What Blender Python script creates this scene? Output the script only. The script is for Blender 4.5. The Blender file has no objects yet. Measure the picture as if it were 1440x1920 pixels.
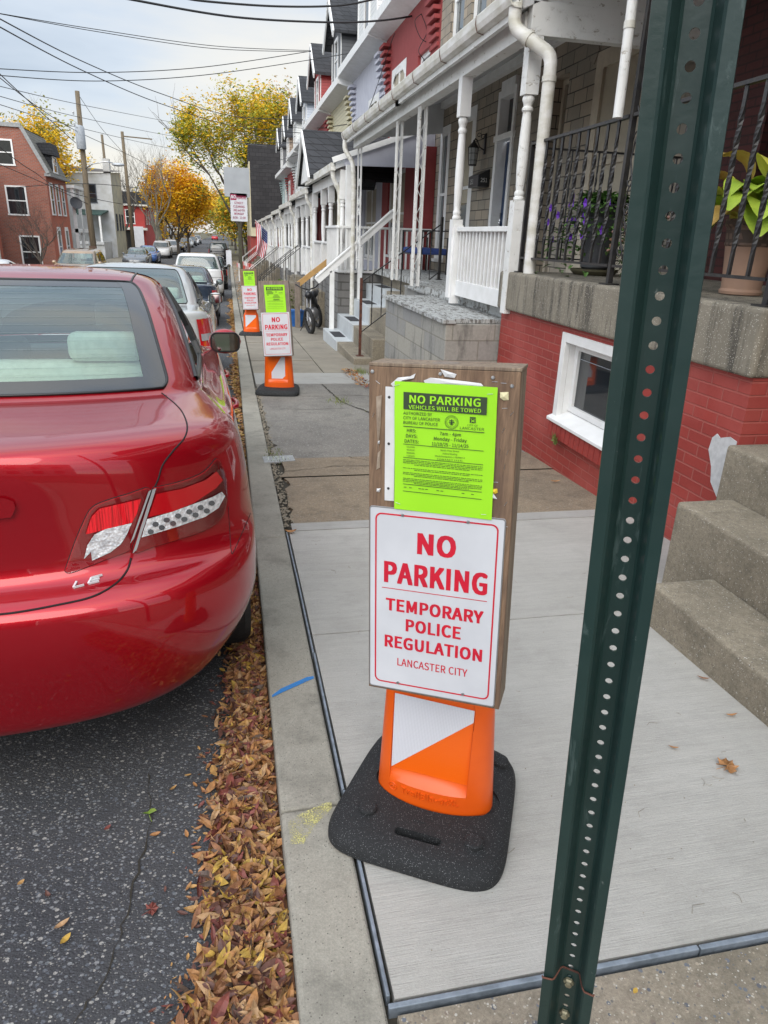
import bpy, bmesh, math, random
import numpy as np
from mathutils import Vector, Matrix
from mathutils.bvhtree import BVHTree
R_ = math.radians
sc = bpy.context.scene
COL = sc.collection
rnd = random.Random(7)
# ---------------- camera ----------------
FPX, PITCH, ROLL, YAW = 1300., R_(21.6), R_(2.2), R_(12.61786)
CAM = Vector((0, 0, 1.47))
_cp, _sp = math.cos(PITCH), math.sin(PITCH)
_f = Vector((math.sin(YAW)*_cp, math.cos(YAW)*_cp, -_sp))
_r = Vector((math.cos(YAW), -math.sin(YAW), 0))
_u = _r.cross(_f)
_c, _s = math.cos(ROLL), math.sin(ROLL)
_r, _u = _c*_r+_s*_u, -_s*_r+_c*_u
cd = bpy.data.cameras.new('camera'); cam = bpy.data.objects.new('camera', cd); COL.objects.link(cam)
cam.matrix_world = Matrix(((_r.x, _u.x, -_f.x, CAM.x), (_r.y, _u.y, -_f.y, CAM.y), (_r.z, _u.z, -_f.z, CAM.z), (0, 0, 0, 1)))
cd.sensor_fit = 'HORIZONTAL'; cd.sensor_width = 36; cd.lens = 36*FPX/1440
cd.clip_start = 0.05; cd.clip_end = 3000
sc.camera = cam
# ---------------- world, sun, exposure ----------------
SUN_EL, SUN_AZ = R_(34), R_(196)      # azimuth from +Y clockwise
w = bpy.data.worlds.new('World'); sc.world = w; w.use_nodes = True
nt = w.node_tree; N = nt.nodes; L = nt.links; N.clear()
out = N.new('ShaderNodeOutputWorld'); bg = N.new('ShaderNodeBackground')
sky = N.new('ShaderNodeTexSky'); sky.sky_type = 'NISHITA'; sky.sun_disc = False
sky.sun_elevation = SUN_EL; sky.sun_rotation = SUN_AZ; sky.air_density = 1.2; sky.dust_density = 2.0
sm = N.new('ShaderNodeVectorMath'); sm.operation = 'SCALE'; sm.inputs['Scale'].default_value = 0.09
L.new(sky.outputs[0], sm.inputs[0])
tc = N.new('ShaderNodeTexCoord'); mp = N.new('ShaderNodeMapping'); mp.inputs['Scale'].default_value = (1.0, 0.8, 4.2)
mp.inputs['Location'].default_value = (0.3, 0.1, 0.25)
L.new(tc.outputs['Generated'], mp.inputs[0])
nz = N.new('ShaderNodeTexNoise'); nz.inputs['Scale'].default_value = 1.5; nz.inputs['Detail'].default_value = 6; nz.inputs['Roughness'].default_value = .5
L.new(mp.outputs[0], nz.inputs['Vector'])
cr = N.new('ShaderNodeValToRGB'); e = cr.color_ramp.elements
e[0].position = .36; e[0].color = (.33, .395, .49, 1); e[1].position = .62; e[1].color = (.68, .66, .62, 1)
m_ = cr.color_ramp.elements.new(.49); m_.color = (.50, .555, .63, 1)
L.new(nz.outputs[0], cr.inputs[0])
mx = N.new('ShaderNodeMix'); mx.data_type = 'RGBA'; mx.inputs['Factor'].default_value = .86
L.new(sm.outputs[0], mx.inputs['A']); L.new(cr.outputs[0], mx.inputs['B'])
# brighter overhead where the overcast is thinnest, as above the frame
sx = N.new('ShaderNodeSeparateXYZ'); L.new(tc.outputs['Generated'], sx.inputs[0])
mr = N.new('ShaderNodeMapRange'); mr.inputs['From Min'].default_value = .36; mr.inputs['From Max'].default_value = 1; mr.inputs['To Min'].default_value = 1.0; mr.inputs['To Max'].default_value = 1.9
L.new(sx.outputs['Z'], mr.inputs['Value'])
# and brighter round the veiled sun, behind the camera
dt = N.new('ShaderNodeVectorMath'); dt.operation = 'DOT_PRODUCT'; L.new(tc.outputs['Generated'], dt.inputs[0]); dt.inputs[1].default_value = (math.sin(SUN_AZ)*math.cos(SUN_EL)-.35, math.cos(SUN_AZ)*math.cos(SUN_EL), math.sin(SUN_EL))
m2 = N.new('ShaderNodeMapRange'); m2.inputs['From Min'].default_value = .15; m2.inputs['From Max'].default_value = 1; m2.inputs['To Min'].default_value = 0; m2.inputs['To Max'].default_value = 1.5
L.new(dt.outputs['Value'], m2.inputs['Value']); ad_ = N.new('ShaderNodeMath'); ad_.operation = 'ADD'; L.new(mr.outputs[0], ad_.inputs[0]); L.new(m2.outputs[0], ad_.inputs[1])
L.new(mx.outputs['Result'], bg.inputs['Color']); L.new(ad_.outputs[0], bg.inputs['Strength'])
L.new(bg.outputs[0], out.inputs[0])
sd = bpy.data.lights.new('sun', 'SUN'); sun = bpy.data.objects.new('sun', sd); COL.objects.link(sun)
sd.energy = 1.1; sd.angle = R_(50); sd.color = (1, .95, .87)
_sdir = Vector((math.sin(SUN_AZ)*math.cos(SUN_EL), math.cos(SUN_AZ)*math.cos(SUN_EL), math.sin(SUN_EL)))
sun.rotation_euler = _sdir.to_track_quat('Z', 'Y').to_euler()
sc.view_settings.view_transform = 'Standard'; sc.view_settings.look = 'None'
sc.view_settings.exposure = 0.55; sc.view_settings.gamma = 1.0
sc.view_settings.use_curve_mapping = False
try:
    sc.cycles.max_bounces = 7; sc.cycles.transparent_max_bounces = 12; sc.cycles.use_denoising = True
except Exception: pass

# ---------------- geometry helpers ----------------
def ray(px, py): return _f+_r*((px-720)/FPX)-_u*((py-960)/FPX)
def onx(px, py, x): d = ray(px, py); return CAM+d*((x-CAM.x)/d.x)
def ony(px, py, y): d = ray(px, py); return CAM+d*((y-CAM.y)/d.y)
def onz(px, py, z): d = ray(px, py); return CAM+d*((z-CAM.z)/d.z)
_ky = [-60, -20, 0, 3, 6, 8, 10, 12, 14, 18, 24, 30, 40, 55, 120, 260, 900]
_kz = [2.5, .85, 0, -.135, -.27, -.35, -.425, -.495, -.565, -.71, -.92, -1.06, -1.22, -1.30, -1.3, -1.15, -1]
def gz(y): return float(np.interp(y, _ky, _kz))
def G(px, py, dz=0.0):
    d = ray(px, py); t = .3
    for i in range(4000):
        p = CAM+d*t
        if p.z < gz(p.y)+dz: break
        t *= 1.002
    return p

WM = {}
class MB:
    def __init__(s): s.v = []; s.f = []; s.m = []; s.cur = 0; s.T = None
    def mat(s, i): s.cur = i; return s
    def av(s, p):
        p = Vector(p)
        if s.T is not None: p = s.T @ p
        s.v.append(p); return len(s.v)-1
    def face(s, idx): s.f.append(tuple(idx)); s.m.append(s.cur)
    def poly(s, pts): s.face([s.av(p) for p in pts]); return s
    def hexa(s, c):  # 8 corners: bottom 4 ccw, top 4 ccw
        i = [s.av(p) for p in c]
        for q in ((3, 2, 1, 0), (4, 5, 6, 7), (0, 1, 5, 4), (1, 2, 6, 5), (2, 3, 7, 6), (3, 0, 4, 7)): s.face([i[k] for k in q])
        return s
    def box(s, x0, x1, y0, y1, z0, z1):
        return s.hexa([(x0, y0, z0), (x1, y0, z0), (x1, y1, z0), (x0, y1, z0), (x0, y0, z1), (x1, y0, z1), (x1, y1, z1), (x0, y1, z1)])
    def beam(s, a, b, wx, wz, up=(0, 0, 1)):
        a = Vector(a); b = Vector(b); d = (b-a).normalized(); upv = Vector(up)
        if abs(d.dot(upv)) > .98: upv = Vector((0, 1, 0))
        x = d.cross(upv).normalized()*wx/2; z = x.cross(d).normalized()*wz/2
        return s.hexa([a-x-z, a+x-z, b+x-z, b-x-z, a-x+z, a+x+z, b+x+z, b-x+z])
    def tube(s, pts, r, n=8, cap=True):
        pts = [Vector(p) for p in pts]; rr = r if isinstance(r, (list, tuple)) else [r]*len(pts)
        rings = []; prev = None
        for k, p in enumerate(pts):
            a = pts[max(k-1, 0)]; b = pts[min(k+1, len(pts)-1)]; d = (b-a)
            d = d.normalized() if d.length > 1e-9 else Vector((0, 0, 1))
            if prev is None:
                up = Vector((0, 0, 1)) if abs(d.z) < .9 else Vector((1, 0, 0)); x = d.cross(up).normalized()
            else: x = (prev-d*prev.dot(d)).normalized()
            prev = x; y = d.cross(x)
            rings.append([s.av(p+(x*math.cos(2*math.pi*i/n)+y*math.sin(2*math.pi*i/n))*rr[k]) for i in range(n)])
        for k in range(len(rings)-1):
            for i in range(n): s.face((rings[k][i], rings[k][(i+1) % n], rings[k+1][(i+1) % n], rings[k+1][i]))
        if cap and n > 2: s.face(rings[0][::-1]); s.face(rings[-1])
        return s
    def lathe(s, c, prof, n=24, cap=True, ax=(0, 0, 1)):
        c = Vector(c); q = Vector((0, 0, 1)).rotation_difference(Vector(ax)); rings = []
        for r, z in prof:
            rings.append([s.av(c+q @ Vector((r*math.cos(2*math.pi*i/n), r*math.sin(2*math.pi*i/n), z))) for i in range(n)])
        for k in range(len(rings)-1):
            for i in range(n): s.face((rings[k][i], rings[k][(i+1) % n], rings[k+1][(i+1) % n], rings[k+1][i]))
        if cap: s.face(rings[0][::-1]); s.face(rings[-1])
        return s
    def prism(s, pts, d):   # planar polygon extruded by vector d
        d = Vector(d); a = [s.av(p) for p in pts]; b = [s.av(Vector(p)+d) for p in pts]; n = len(pts)
        s.face(a[::-1]); s.face(b)
        for i in range(n): s.face((a[i], a[(i+1) % n], b[(i+1) % n], b[i]))
        return s
    def grid(s, P):         # P[i][j] points
        I = [[s.av(p) for p in row] for row in P]
        for i in range(len(I)-1):
            for j in range(len(I[0])-1): s.face((I[i][j], I[i][j+1], I[i+1][j+1], I[i+1][j]))
        return s
    def ball(s, c, r, n=10, sx=1, sy=1, sz=1):
        c = Vector(c); rows = []
        for i in range(n//2+1):
            a = math.pi*i/(n//2); rows.append([c+Vector((math.sin(a)*math.cos(2*math.pi*j/n)*r*sx, math.sin(a)*math.sin(2*math.pi*j/n)*r*sy, math.cos(a)*r*sz)) for j in range(n+1)])
        return s.grid(rows)
    def build(s, name, mats, parent=None, smooth=False, bevel=0, seg=2, fix=True, auto=None):
        me = bpy.data.meshes.new(name); vs = s.v
        if parent is not None:
            inv = WM[parent.name].inverted(); vs = [inv @ v for v in vs]
        me.from_pydata([tuple(v) for v in vs], [], s.f)
        if not isinstance(mats, (list, tuple)): mats = [mats]
        for m in mats: me.materials.append(m)
        me.polygons.foreach_set('material_index', s.m)
        if fix:
            bm = bmesh.new(); bm.from_mesh(me); bmesh.ops.remove_doubles(bm, verts=bm.verts, dist=1e-6) if smooth else None
            bmesh.ops.recalc_face_normals(bm, faces=bm.faces); bm.to_mesh(me); bm.free()
        if smooth:
            me.polygons.foreach_set('use_smooth', [True]*len(me.polygons))
            if auto: me.set_sharp_from_angle(angle=R_(auto))
        me.update()
        o = bpy.data.objects.new(name, me); COL.objects.link(o)
        if parent is not None: o.parent = parent; WM[o.name] = WM[parent.name].copy()
        else: WM[o.name] = Matrix.Identity(4)
        if bevel:
            b = o.modifiers.new('bevel', 'BEVEL'); b.width = bevel; b.segments = seg; b.limit_method = 'ANGLE'; b.angle_limit = R_(35)
        return o
def tag(o, label=None, cat=None, group=None, kind=None):
    if label: o['label'] = label
    if cat: o['category'] = cat
    if group: o['group'] = group
    if kind: o['kind'] = kind
    return o
def thing(name, label, cat, loc=(0, 0, 0), rz=0, group=None):
    o = bpy.data.objects.new(name, None); o.empty_display_size = .2; COL.objects.link(o)
    o.location = loc; o.rotation_euler = (0, 0, rz)
    WM[o.name] = Matrix.Translation(Vector(loc)) @ Matrix.Rotation(rz, 4, 'Z')
    return tag(o, label, cat, group)
def copy_tree(o, parent=None):
    c = o.copy(); COL.objects.link(c)
    if parent is not None: c.parent = parent
    for ch in [x for x in bpy.data.objects if x.parent == o]: copy_tree(ch, c)
    return c
def place(o, loc, rz=0, label=None, s=1.0):
    o.location = loc; o.rotation_euler = (0, 0, rz); o.scale = (s, s, s)
    WM[o.name] = Matrix.Translation(Vector(loc)) @ Matrix.Rotation(rz, 4, 'Z') @ Matrix.Scale(s, 4)
    if label: o['label'] = label
    return o

# ---------------- materials ----------------
def rgb(c): return (c[0], c[1], c[2], 1)
def hexc(h, k=1.0):
    v = [int(h[i:i+2], 16)/255 for i in (0, 2, 4)]
    return tuple(k*(x/12.92 if x <= .04045 else ((x+.055)/1.055)**2.4) for x in v)
class M_:
    """small node builder round one Principled BSDF"""
    def __init__(s, name, col=(.5, .5, .5), rough=.7, metal=0, spec=.5, coat=0, **k):
        m = bpy.data.materials.new(name); m.use_nodes = True; s.m = m; s.nt = m.node_tree; s.N = s.nt.nodes; s.L = s.nt.links
        s.b = s.N['Principled BSDF']; s.b.inputs['Base Color'].default_value = rgb(col); s.b.inputs['Roughness'].default_value = rough
        s.b.inputs['Metallic'].default_value = metal; s.b.inputs['Specular IOR Level'].default_value = spec; s.b.inputs['Coat Weight'].default_value = coat
        s.tc = s.N.new('ShaderNodeTexCoord'); s.co = s.tc.outputs['Object']; s.h = None; s.col = None; s.base = rgb(col)
    def map(s, scale=(1, 1, 1), rot=(0, 0, 0), loc=(0, 0, 0)):
        n = s.N.new('ShaderNodeMapping'); n.inputs['Scale'].default_value = scale; n.inputs['Rotation'].default_value = rot; n.inputs['Location'].default_value = loc
        s.L.new(s.tc.outputs['Object'], n.inputs[0]); return n.outputs[0]
    def yz(s, axis='y', k=1.0):   # wall coordinates: (y,z,0) or (x,z,0)
        a = s.N.new('ShaderNodeSeparateXYZ'); c = s.N.new('ShaderNodeCombineXYZ'); s.L.new(s.tc.outputs['Object'], a.inputs[0])
        if axis == 'xy':
            ad = s.N.new('ShaderNodeMath'); ad.operation = 'ADD'; s.L.new(a.outputs[0], ad.inputs[0]); s.L.new(a.outputs[1], ad.inputs[1]); s.L.new(ad.outputs[0], c.inputs[0])
        else: s.L.new(a.outputs['Y' if axis == 'y' else 'X'], c.inputs[0])
        s.L.new(a.outputs['Z'], c.inputs[1]); return c.outputs[0]
    def noise(s, scale, det=4, rough=.55, co=None, dist=0):
        n = s.N.new('ShaderNodeTexNoise'); n.inputs['Scale'].default_value = scale; n.inputs['Detail'].default_value = det; n.inputs['Roughness'].default_value = rough; n.inputs['Distortion'].default_value = dist
        s.L.new(co or s.co, n.inputs['Vector']); return n.outputs[0]
    def voro(s, scale, co=None, feat='F1', rnd_=1):
        n = s.N.new('ShaderNodeTexVoronoi'); n.inputs['Scale'].default_value = scale; n.feature = feat; n.inputs['Randomness'].default_value = rnd_
        s.L.new(co or s.co, n.inputs['Vector']); return n
    def ramp(s, fac, stops, interp='LINEAR'):
        n = s.N.new('ShaderNodeValToRGB'); n.color_ramp.interpolation = interp; el = n.color_ramp.elements
        while len(el) < len(stops): el.new(.5)
        for e_, (p, c) in zip(el, stops): e_.position = p; e_.color = rgb(c) if hasattr(c, '__len__') else (c, c, c, 1)
        s.L.new(fac, n.inputs[0]); return n.outputs[0]
    def mix(s, fac, a, b, mode='MIX'):
        n = s.N.new('ShaderNodeMix'); n.data_type = 'RGBA'; n.blend_type = mode
        for v, k in ((fac, 'Factor'), (a, 'A'), (b, 'B')):
            if isinstance(v, (int, float)) and k == 'Factor': n.inputs[0].default_value = v
            elif isinstance(v, tuple): n.inputs[{'A': 6, 'B': 7}[k]].default_value = rgb(v)
            else: s.L.new(v, n.inputs[{'Factor': 0, 'A': 6, 'B': 7}[k]])
        return n.outputs[2]
    def math(s, op, a, b=0):
        n = s.N.new('ShaderNodeMath'); n.operation = op
        for i, v in enumerate((a, b)):
            if isinstance(v, (int, float)): n.inputs[i].default_value = v
            else: s.L.new(v, n.inputs[i])
        return n.outputs[0]
    def setcol(s, c): s.L.new(c, s.b.inputs['Base Color']); s.col = c; return s
    def setrough(s, c): s.L.new(c, s.b.inputs['Roughness']); return s
    def bump(s, h, strength=.3, dist=.01):
        n = s.N.new('ShaderNodeBump'); n.inputs['Strength'].default_value = strength; n.inputs['Distance'].default_value = dist
        s.L.new(h, n.inputs['Height'])
        if s.h: s.L.new(s.h, n.inputs['Normal'])
        s.h = n.outputs[0]; s.L.new(s.h, s.b.inputs['Normal']); return s
def var(name, c1, c2=None, scale=8, rough=.7, bump=0, bs=60, metal=0, spec=.5, coat=0, stretch=(1, 1, 1), dist=.004, det=4):
    m = M_(name, c1, rough, metal, spec, coat)
    c2 = c2 or tuple(x*.72 for x in c1)
    co = m.map(stretch); m.setcol(m.mix(m.ramp(m.noise(scale, det, co=co), [(.35, 0), (.65, 1)]), c1, c2))
    if bump: m.bump(m.noise(bs, 5, co=co), bump, dist)
    return m.m
def brick(name, c1, c2, mortar, bw=.21, bh=.075, ms=.012, axis='xy', bump=.5, rough=.8, noise_amt=.5, offs=.5, dist=.006, patch=None, mort_smooth=.1):
    m = M_(name, c1, rough); co = m.yz(axis)
    b = m.N.new('ShaderNodeTexBrick'); m.L.new(co, b.inputs['Vector']); b.inputs['Scale'].default_value = 1
    b.inputs['Brick Width'].default_value = bw; b.inputs['Row Height'].default_value = bh; b.inputs['Mortar Size'].default_value = ms; b.inputs['Mortar Smooth'].default_value = mort_smooth
    b.inputs['Color1'].default_value = rgb(c1); b.inputs['Color2'].default_value = rgb(c2); b.inputs['Mortar'].default_value = rgb(mortar); b.offset = offs
    c = b.outputs['Color']
    n1 = m.noise(2.2, 6); c = m.mix(noise_amt, c, m.ramp(n1, [(.3, .55), (.7, 1.0)]), 'MULTIPLY')
    n2 = m.noise(45, 4); c = m.mix(.35, c, m.ramp(n2, [(.3, .7), (.7, 1.0)]), 'MULTIPLY')
    if patch: c = m.mix(m.ramp(m.noise(1.3, 5), [(.5, 0), (.72, 1)]), c, patch)
    m.setcol(c); m.bump(b.outputs['Fac'], -bump, dist) if False else m.bump(m.math('SUBTRACT', 1.0, b.outputs['Fac']), bump, dist)
    m.bump(n2, .25, .003); return m.m
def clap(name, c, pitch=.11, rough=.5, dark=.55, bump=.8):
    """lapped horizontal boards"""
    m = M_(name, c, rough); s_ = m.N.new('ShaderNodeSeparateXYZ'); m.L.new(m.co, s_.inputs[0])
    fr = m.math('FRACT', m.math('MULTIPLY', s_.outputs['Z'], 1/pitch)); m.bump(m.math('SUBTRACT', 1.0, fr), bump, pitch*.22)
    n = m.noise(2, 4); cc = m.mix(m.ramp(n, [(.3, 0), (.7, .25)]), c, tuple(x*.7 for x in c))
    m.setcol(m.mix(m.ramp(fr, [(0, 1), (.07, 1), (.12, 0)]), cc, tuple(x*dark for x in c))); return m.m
def shingle(name, c, c2=None, bw=.3, bh=.14, axis='xy'):
    return brick(name, c, c2 or tuple(x*1.6 for x in c), tuple(x*.4 for x in c), bw, bh, .012, axis, .6, .9, .4)
def speckle(name, base, specks, scale, rough=.9, thr=.06, bump=.4, dist=.003, big=None, noise2=None):
    m = M_(name, base, rough); v = m.voro(scale)
    c = m.mix(m.ramp(m.noise(1.6, 6), [(.3, 0), (.75, 1)]), base, tuple(x*.68 for x in base))
    c = m.mix(.5, c, m.ramp(m.noise(220, 3), [(.3, .55), (.7, 1.1)]), 'MULTIPLY')
    wn = m.N.new('ShaderNodeTexWhiteNoise'); m.L.new(v.outputs['Color'], wn.inputs['Vector'])
    sel = m.ramp(wn.outputs['Value'], [(0, specks[0]), (.33, specks[1]), (.66, specks[2]), (1, specks[3])], 'CONSTANT')
    c = m.mix(m.math('LESS_THAN', v.outputs['Distance'], thr), c, sel)
    if big:
        v2 = m.voro(big[0]); c = m.mix(m.ramp(v2.outputs['Distance'], [(big[1]*.8, 1), (big[1], 0)]), c, big[2])
    m.setcol(c); m.bump(m.noise(260, 4), bump, dist); m.bump(v.outputs['Distance'], .3, .004); return m

white = var('white_paint', (.80, .80, .79), (.72, .72, .70), 6, .45, .25, 40)
white_old = None
def peeling():
    m = M_('peeling_white_paint', (.7, .7, .68), .6)
    n = m.noise(14, 8, .7, m.map((1, 1, 1.6))); mask = m.ramp(n, [(.61, 0), (.63, 1)])
    m.setcol(m.mix(mask, m.mix(m.ramp(m.noise(3), [(.3, 0), (.7, 1)]), (.80, .80, .78), (.68, .68, .65)), (.42, .39, .34)))
    m.bump(m.ramp(n, [(.55, 1), (.59, 0)]), .6, .003); return m.m
white_old = peeling()
gutter_m = var('white_gutter_metal', (.74, .73, .70), (.50, .48, .40), 5, .4, .1, 20, stretch=(1, .7, 2))
black_iron = var('black_iron', (.014, .014, .016), (.03, .028, .026), 20, .42, .5, 70, spec=.5)
rust_m = var('rusty_iron', (.13, .045, .025), (.06, .022, .016), 20, .8, .5, 90)
glass_dark = M_('window_glass', (.02, .024, .028), .04, spec=.9).m
glass_mid = M_('window_glass_pale', (.10, .115, .12), .05, spec=.9).m
dark_m = var('dark_interior', (.012, .012, .012), rough=.9)
wood_trim = var('tan_window_trim', (.50, .44, .34), (.42, .36, .28), 8, .6, .2)
# ================= SETTING: ground, road, kerb, pavement =================
asphalt = speckle('asphalt', (.050, .052, .057), [(.20, .20, .20), (.30, .30, .28), (.12, .125, .14), (.22, .19, .16)], 62, .88, .36, .6, .004)
def asph():
    m = M_('asphalt_aggregate', (.03, .031, .034), .85)
    c = m.mix(m.ramp(m.noise(1.1, 6), [(.3, 0), (.7, 1)]), (.038, .040, .045), (.062, .062, .064))
    h = None
    for scale, thr, cols in ((74, .42, [(.20, .205, .21), (.10, .11, .125), (.30, .29, .27), (.13, .14, .15)]), (150, .42, [(.09, .095, .11), (.17, .17, .17), (.07, .07, .08), (.21, .20, .18)])):
        v = m.voro(scale, m.map((1, 1.25, 1), (0, 0, .4)))
        wn = m.N.new('ShaderNodeTexWhiteNoise'); m.L.new(v.outputs['Color'], wn.inputs['Vector'])
        sel = m.ramp(wn.outputs['Value'], list(zip((0, .3, .55, .8), cols)), 'CONSTANT')
        rr = m.math('MULTIPLY', m.ramp(m.noise(300, 1, .5, v.outputs['Position']), [(.35, 0), (.65, 1)]), thr)
        mask = m.ramp(m.math('SUBTRACT', v.outputs['Distance'], rr), [(0, 1), (.06, 0)])
        c = m.mix(mask, c, sel); m.bump(v.outputs['Distance'], .5, .004)
    m.setcol(c); m.bump(m.noise(330, 4), .7, .003); return m.m
asphalt_near = asph()
def conc(name, c1, c2, fine=.25, broom=0, rough=.9, pits=None, peb=None, streaks=True):
    m = M_(name, c1, rough)
    c = m.mix(m.ramp(m.noise(1.7, 7, .6), [(.32, 0), (.68, 1)]), c1, c2)
    c = m.mix(m.ramp(m.noise(5.5, 8, .7), [(.50, 0), (.66, .55 if not broom else .22)]), c, tuple(x*.62 for x in c2))
    c = m.mix(fine, c, m.ramp(m.noise(190, 4, .7), [(.3, .45), (.65, 1.05)]), 'MULTIPLY')
    if not broom: c = m.mix(.6 if peb else .25, c, m.ramp(m.noise(48, 7, .85), [(.34, .38), (.62, 1.12)]), 'MULTIPLY')
    if broom:
        n = m.noise(9, 5, .65, m.map((1.2, 34, 1), (0, 0, .05)))
        c = m.mix(.32, c, m.ramp(n, [(.35, .62), (.6, 1.04)]), 'MULTIPLY'); m.bump(n, broom, .004)
        n2 = m.noise(4, 3, .5, m.map((.5, 9, 1), (0, 0, .1))); c = m.mix(.2, c, m.ramp(n2, [(.4, .75), (.6, 1.0)]), 'MULTIPLY')
    if pits:
        v = m.voro(pits[0]); mk = m.ramp(v.outputs['Distance'], [(pits[1]*.7, 1), (pits[1], 0)]); c = m.mix(mk, c, tuple(x*.3 for x in c1))
    if peb:
        for sc_, thr, cols in peb:
            v = m.voro(sc_); wn = m.N.new('ShaderNodeTexWhiteNoise'); m.L.new(v.outputs['Color'], wn.inputs['Vector'])
            sel = m.ramp(wn.outputs['Value'], list(zip((0, .3, .55, .8), cols)), 'CONSTANT')
            sz = m.math('MULTIPLY', m.ramp(m.noise(71, 1, .5, v.outputs['Position']), [(.42, 0), (.7, 1)]), thr)
            c = m.mix(m.math('LESS_THAN', v.outputs['Distance'], sz), c, sel)
    m.setcol(c); m.bump(m.noise(240, 4, .7), .5, .0025); m.bump(m.noise(12, 5), .2, .01); return m.m
conc_new = conc('broom_finished_concrete', (.47, .455, .42), (.40, .385, .35), .22, .6)
conc_kerb = conc('kerb_concrete', (.40, .375, .315), (.29, .275, .23), .5, 0, pits=(75, .16))
conc_pebble = conc('pebbled_concrete', (.33, .28, .215), (.25, .215, .16), .45, 0, peb=[(70, .46, [(.13, .14, .16), (.34, .29, .22), (.19, .15, .12), (.10, .105, .12)]), (150, .5, [(.38, .34, .28), (.14, .13, .12), (.25, .2, .15), (.42, .4, .35)])])
conc_brown = conc('brown_worn_concrete', (.34, .265, .18), (.24, .19, .135), .5, 0, peb=[(130, .45, [(.12, .11, .10), (.36, .33, .28), (.2, .17, .13), (.09, .09, .09)])])
conc_grey = conc('grey_gravel_concrete', (.28, .26, .225), (.20, .185, .165), .55, 0, peb=[(110, .5, [(.34, .33, .31), (.1, .1, .1), (.26, .24, .21), (.4, .39, .37)])])
conc_white = conc('pale_patch_concrete', (.40, .39, .365), (.34, .33, .30), .2, .2)
conc_beige = conc('beige_pavement', (.32, .285, .225), (.23, .205, .165), .35, .1)
conc_old = conc('weathered_step_concrete', (.36, .31, .23), (.22, .19, .14), .55, 0, pits=(60, .12), peb=[(160, .45, [(.38, .35, .3), (.12, .11, .10), (.24, .2, .16), (.42, .4, .36)])])

def sheet(name, x0, x1, y0, y1, dz, mat, kind='structure', step=.5, crown=0, thick=.0, xs=None):
    mb = MB(); n = max(1, int(math.ceil((y1-y0)/step))); ys = [y0+(y1-y0)*i/n for i in range(n+1)]
    xs = xs or [x0, x1]
    mb.grid([[(x, y, gz(y)+dz+crown*(1-((x-(x0+x1)/2)/((x1-x0)/2))**2)) for x in xs] for y in ys])
    if thick:
        for xa in (x0, x1): mb.grid([[(xa, y, gz(y)+dz), (xa, y, gz(y)+dz-thick)] for y in ys])
        for ya in (y0, y1): mb.poly([(x0, ya, gz(ya)+dz), (x1, ya, gz(ya)+dz), (x1, ya, gz(ya)+dz-thick), (x0, ya, gz(ya)+dz-thick)])
    o = mb.build(name, mat)
    if kind: o['kind'] = kind
    return o
earth = var('bare_earth', (.11, .09, .06), (.07, .07, .035), .6, .95, .4, 4)
ys_ = [-60, -20, -5, 0, 3, 6, 10, 14, 18, 24, 30, 40, 55, 80, 120, 180, 260, 400, 900]
mb = MB(); mb.grid([[(x, y, gz(y)-.16) for x in (-700, -60, -12, 0, 12, 60, 700)] for y in ys_]); mb.build('ground', earth)['kind'] = 'structure'
sheet('road', -8.0, .078, -12, 420, -.125, asphalt_near, step=1, crown=.05, xs=[-8.0, -6, -4, -2.5, -1.5, -.8, -.3, .078])
sheet('far_pavement', -10.9, -8.16, -12, 260, -.01, conc_beige, step=2)
sheet('far_kerb', -8.16, -8.0, -12, 260, -.0, conc_kerb, step=2, thick=.3)
# near kerb in cast lengths
mb = MB(); joints = [-3.2, -.6, 1.55, 3.72, 5.95, 8.1, 10.3, 12.5]+[14.7+2.2*i for i in range(60)]
for a, b in zip(joints[:-1], joints[1:]):
    a += .003; b -= .003; x0, x1 = .077, .256
    mb.hexa([(x0, a, gz(a)-.3), (x1, a, gz(a)-.3), (x1, b, gz(b)-.3), (x0, b, gz(b)-.3), (x0, a, gz(a)), (x1, a, gz(a)+.002), (x1, b, gz(b)+.002), (x0, b, gz(b))])
mb.build('kerb', conc_kerb, bevel=.012, seg=3)['kind'] = 'structure'
sheet('dirt_seam', .25, 2.52, -3, 60, -.028, var('dark_seam_dirt', (.06, .05, .035), (.03, .028, .02), 40, .95, .6, 120), step=.5)
sheet('front_pavement', .278, 2.6, -3, .925, -.004, conc_pebble, thick=.06)
sheet('new_pavement', .279, 2.6, .958, 2.545, 0, conc_new, thick=.06)
sheet('new_pavement', .279, 2.6, 2.552, 3.80, 0, conc_new, thick=.06)
sheet('pale_edge_strip', .30, 2.6, 3.803, 3.93, .004, conc_white, thick=.06)
# worn slabs with ragged kerb-side edges
def ragged(name, x0, x1, y0, y1, dz, mat, amp=.03):
    r = random.Random(int(y0*100)); ys = np.arange(y0, y1+.001, (y1-y0)/max(2, int((y1-y0)/.09)))
    P = []
    for i, y in enumerate(ys):
        e_ = x0+amp*abs(r.gauss(0, 1))
        P.append([(e_, y, gz(y)+dz), ((x0+x1)/2, y, gz(y)+dz), (x1, y, gz(y)+dz)])
    mb = MB(); mb.grid(P); mb.grid([[p[0], (p[0][0], p[0][1], p[0][2]-.05)] for p in P])
    o = mb.build(name, mat); o['kind'] = 'structure'; return o
ragged('worn_brown_pavement', .30, 2.6, 3.94, 4.95, -.006, conc_brown, .035)
ragged('worn_brown_pavement', .29, 2.6, 4.965, 5.5, -.002, conc_brown, .05)
ragged('gravelly_pavement', .285, 1.62, 5.51, 8.4, -.004, conc_grey, .02)
ragged('gravelly_pavement', 1.65, 2.6, 5.51, 7.1, -.007, conc_grey, .02)
ragged('gravelly_pavement', 1.64, 2.6, 7.12, 8.4, -.003, conc_grey, .02)
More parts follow.
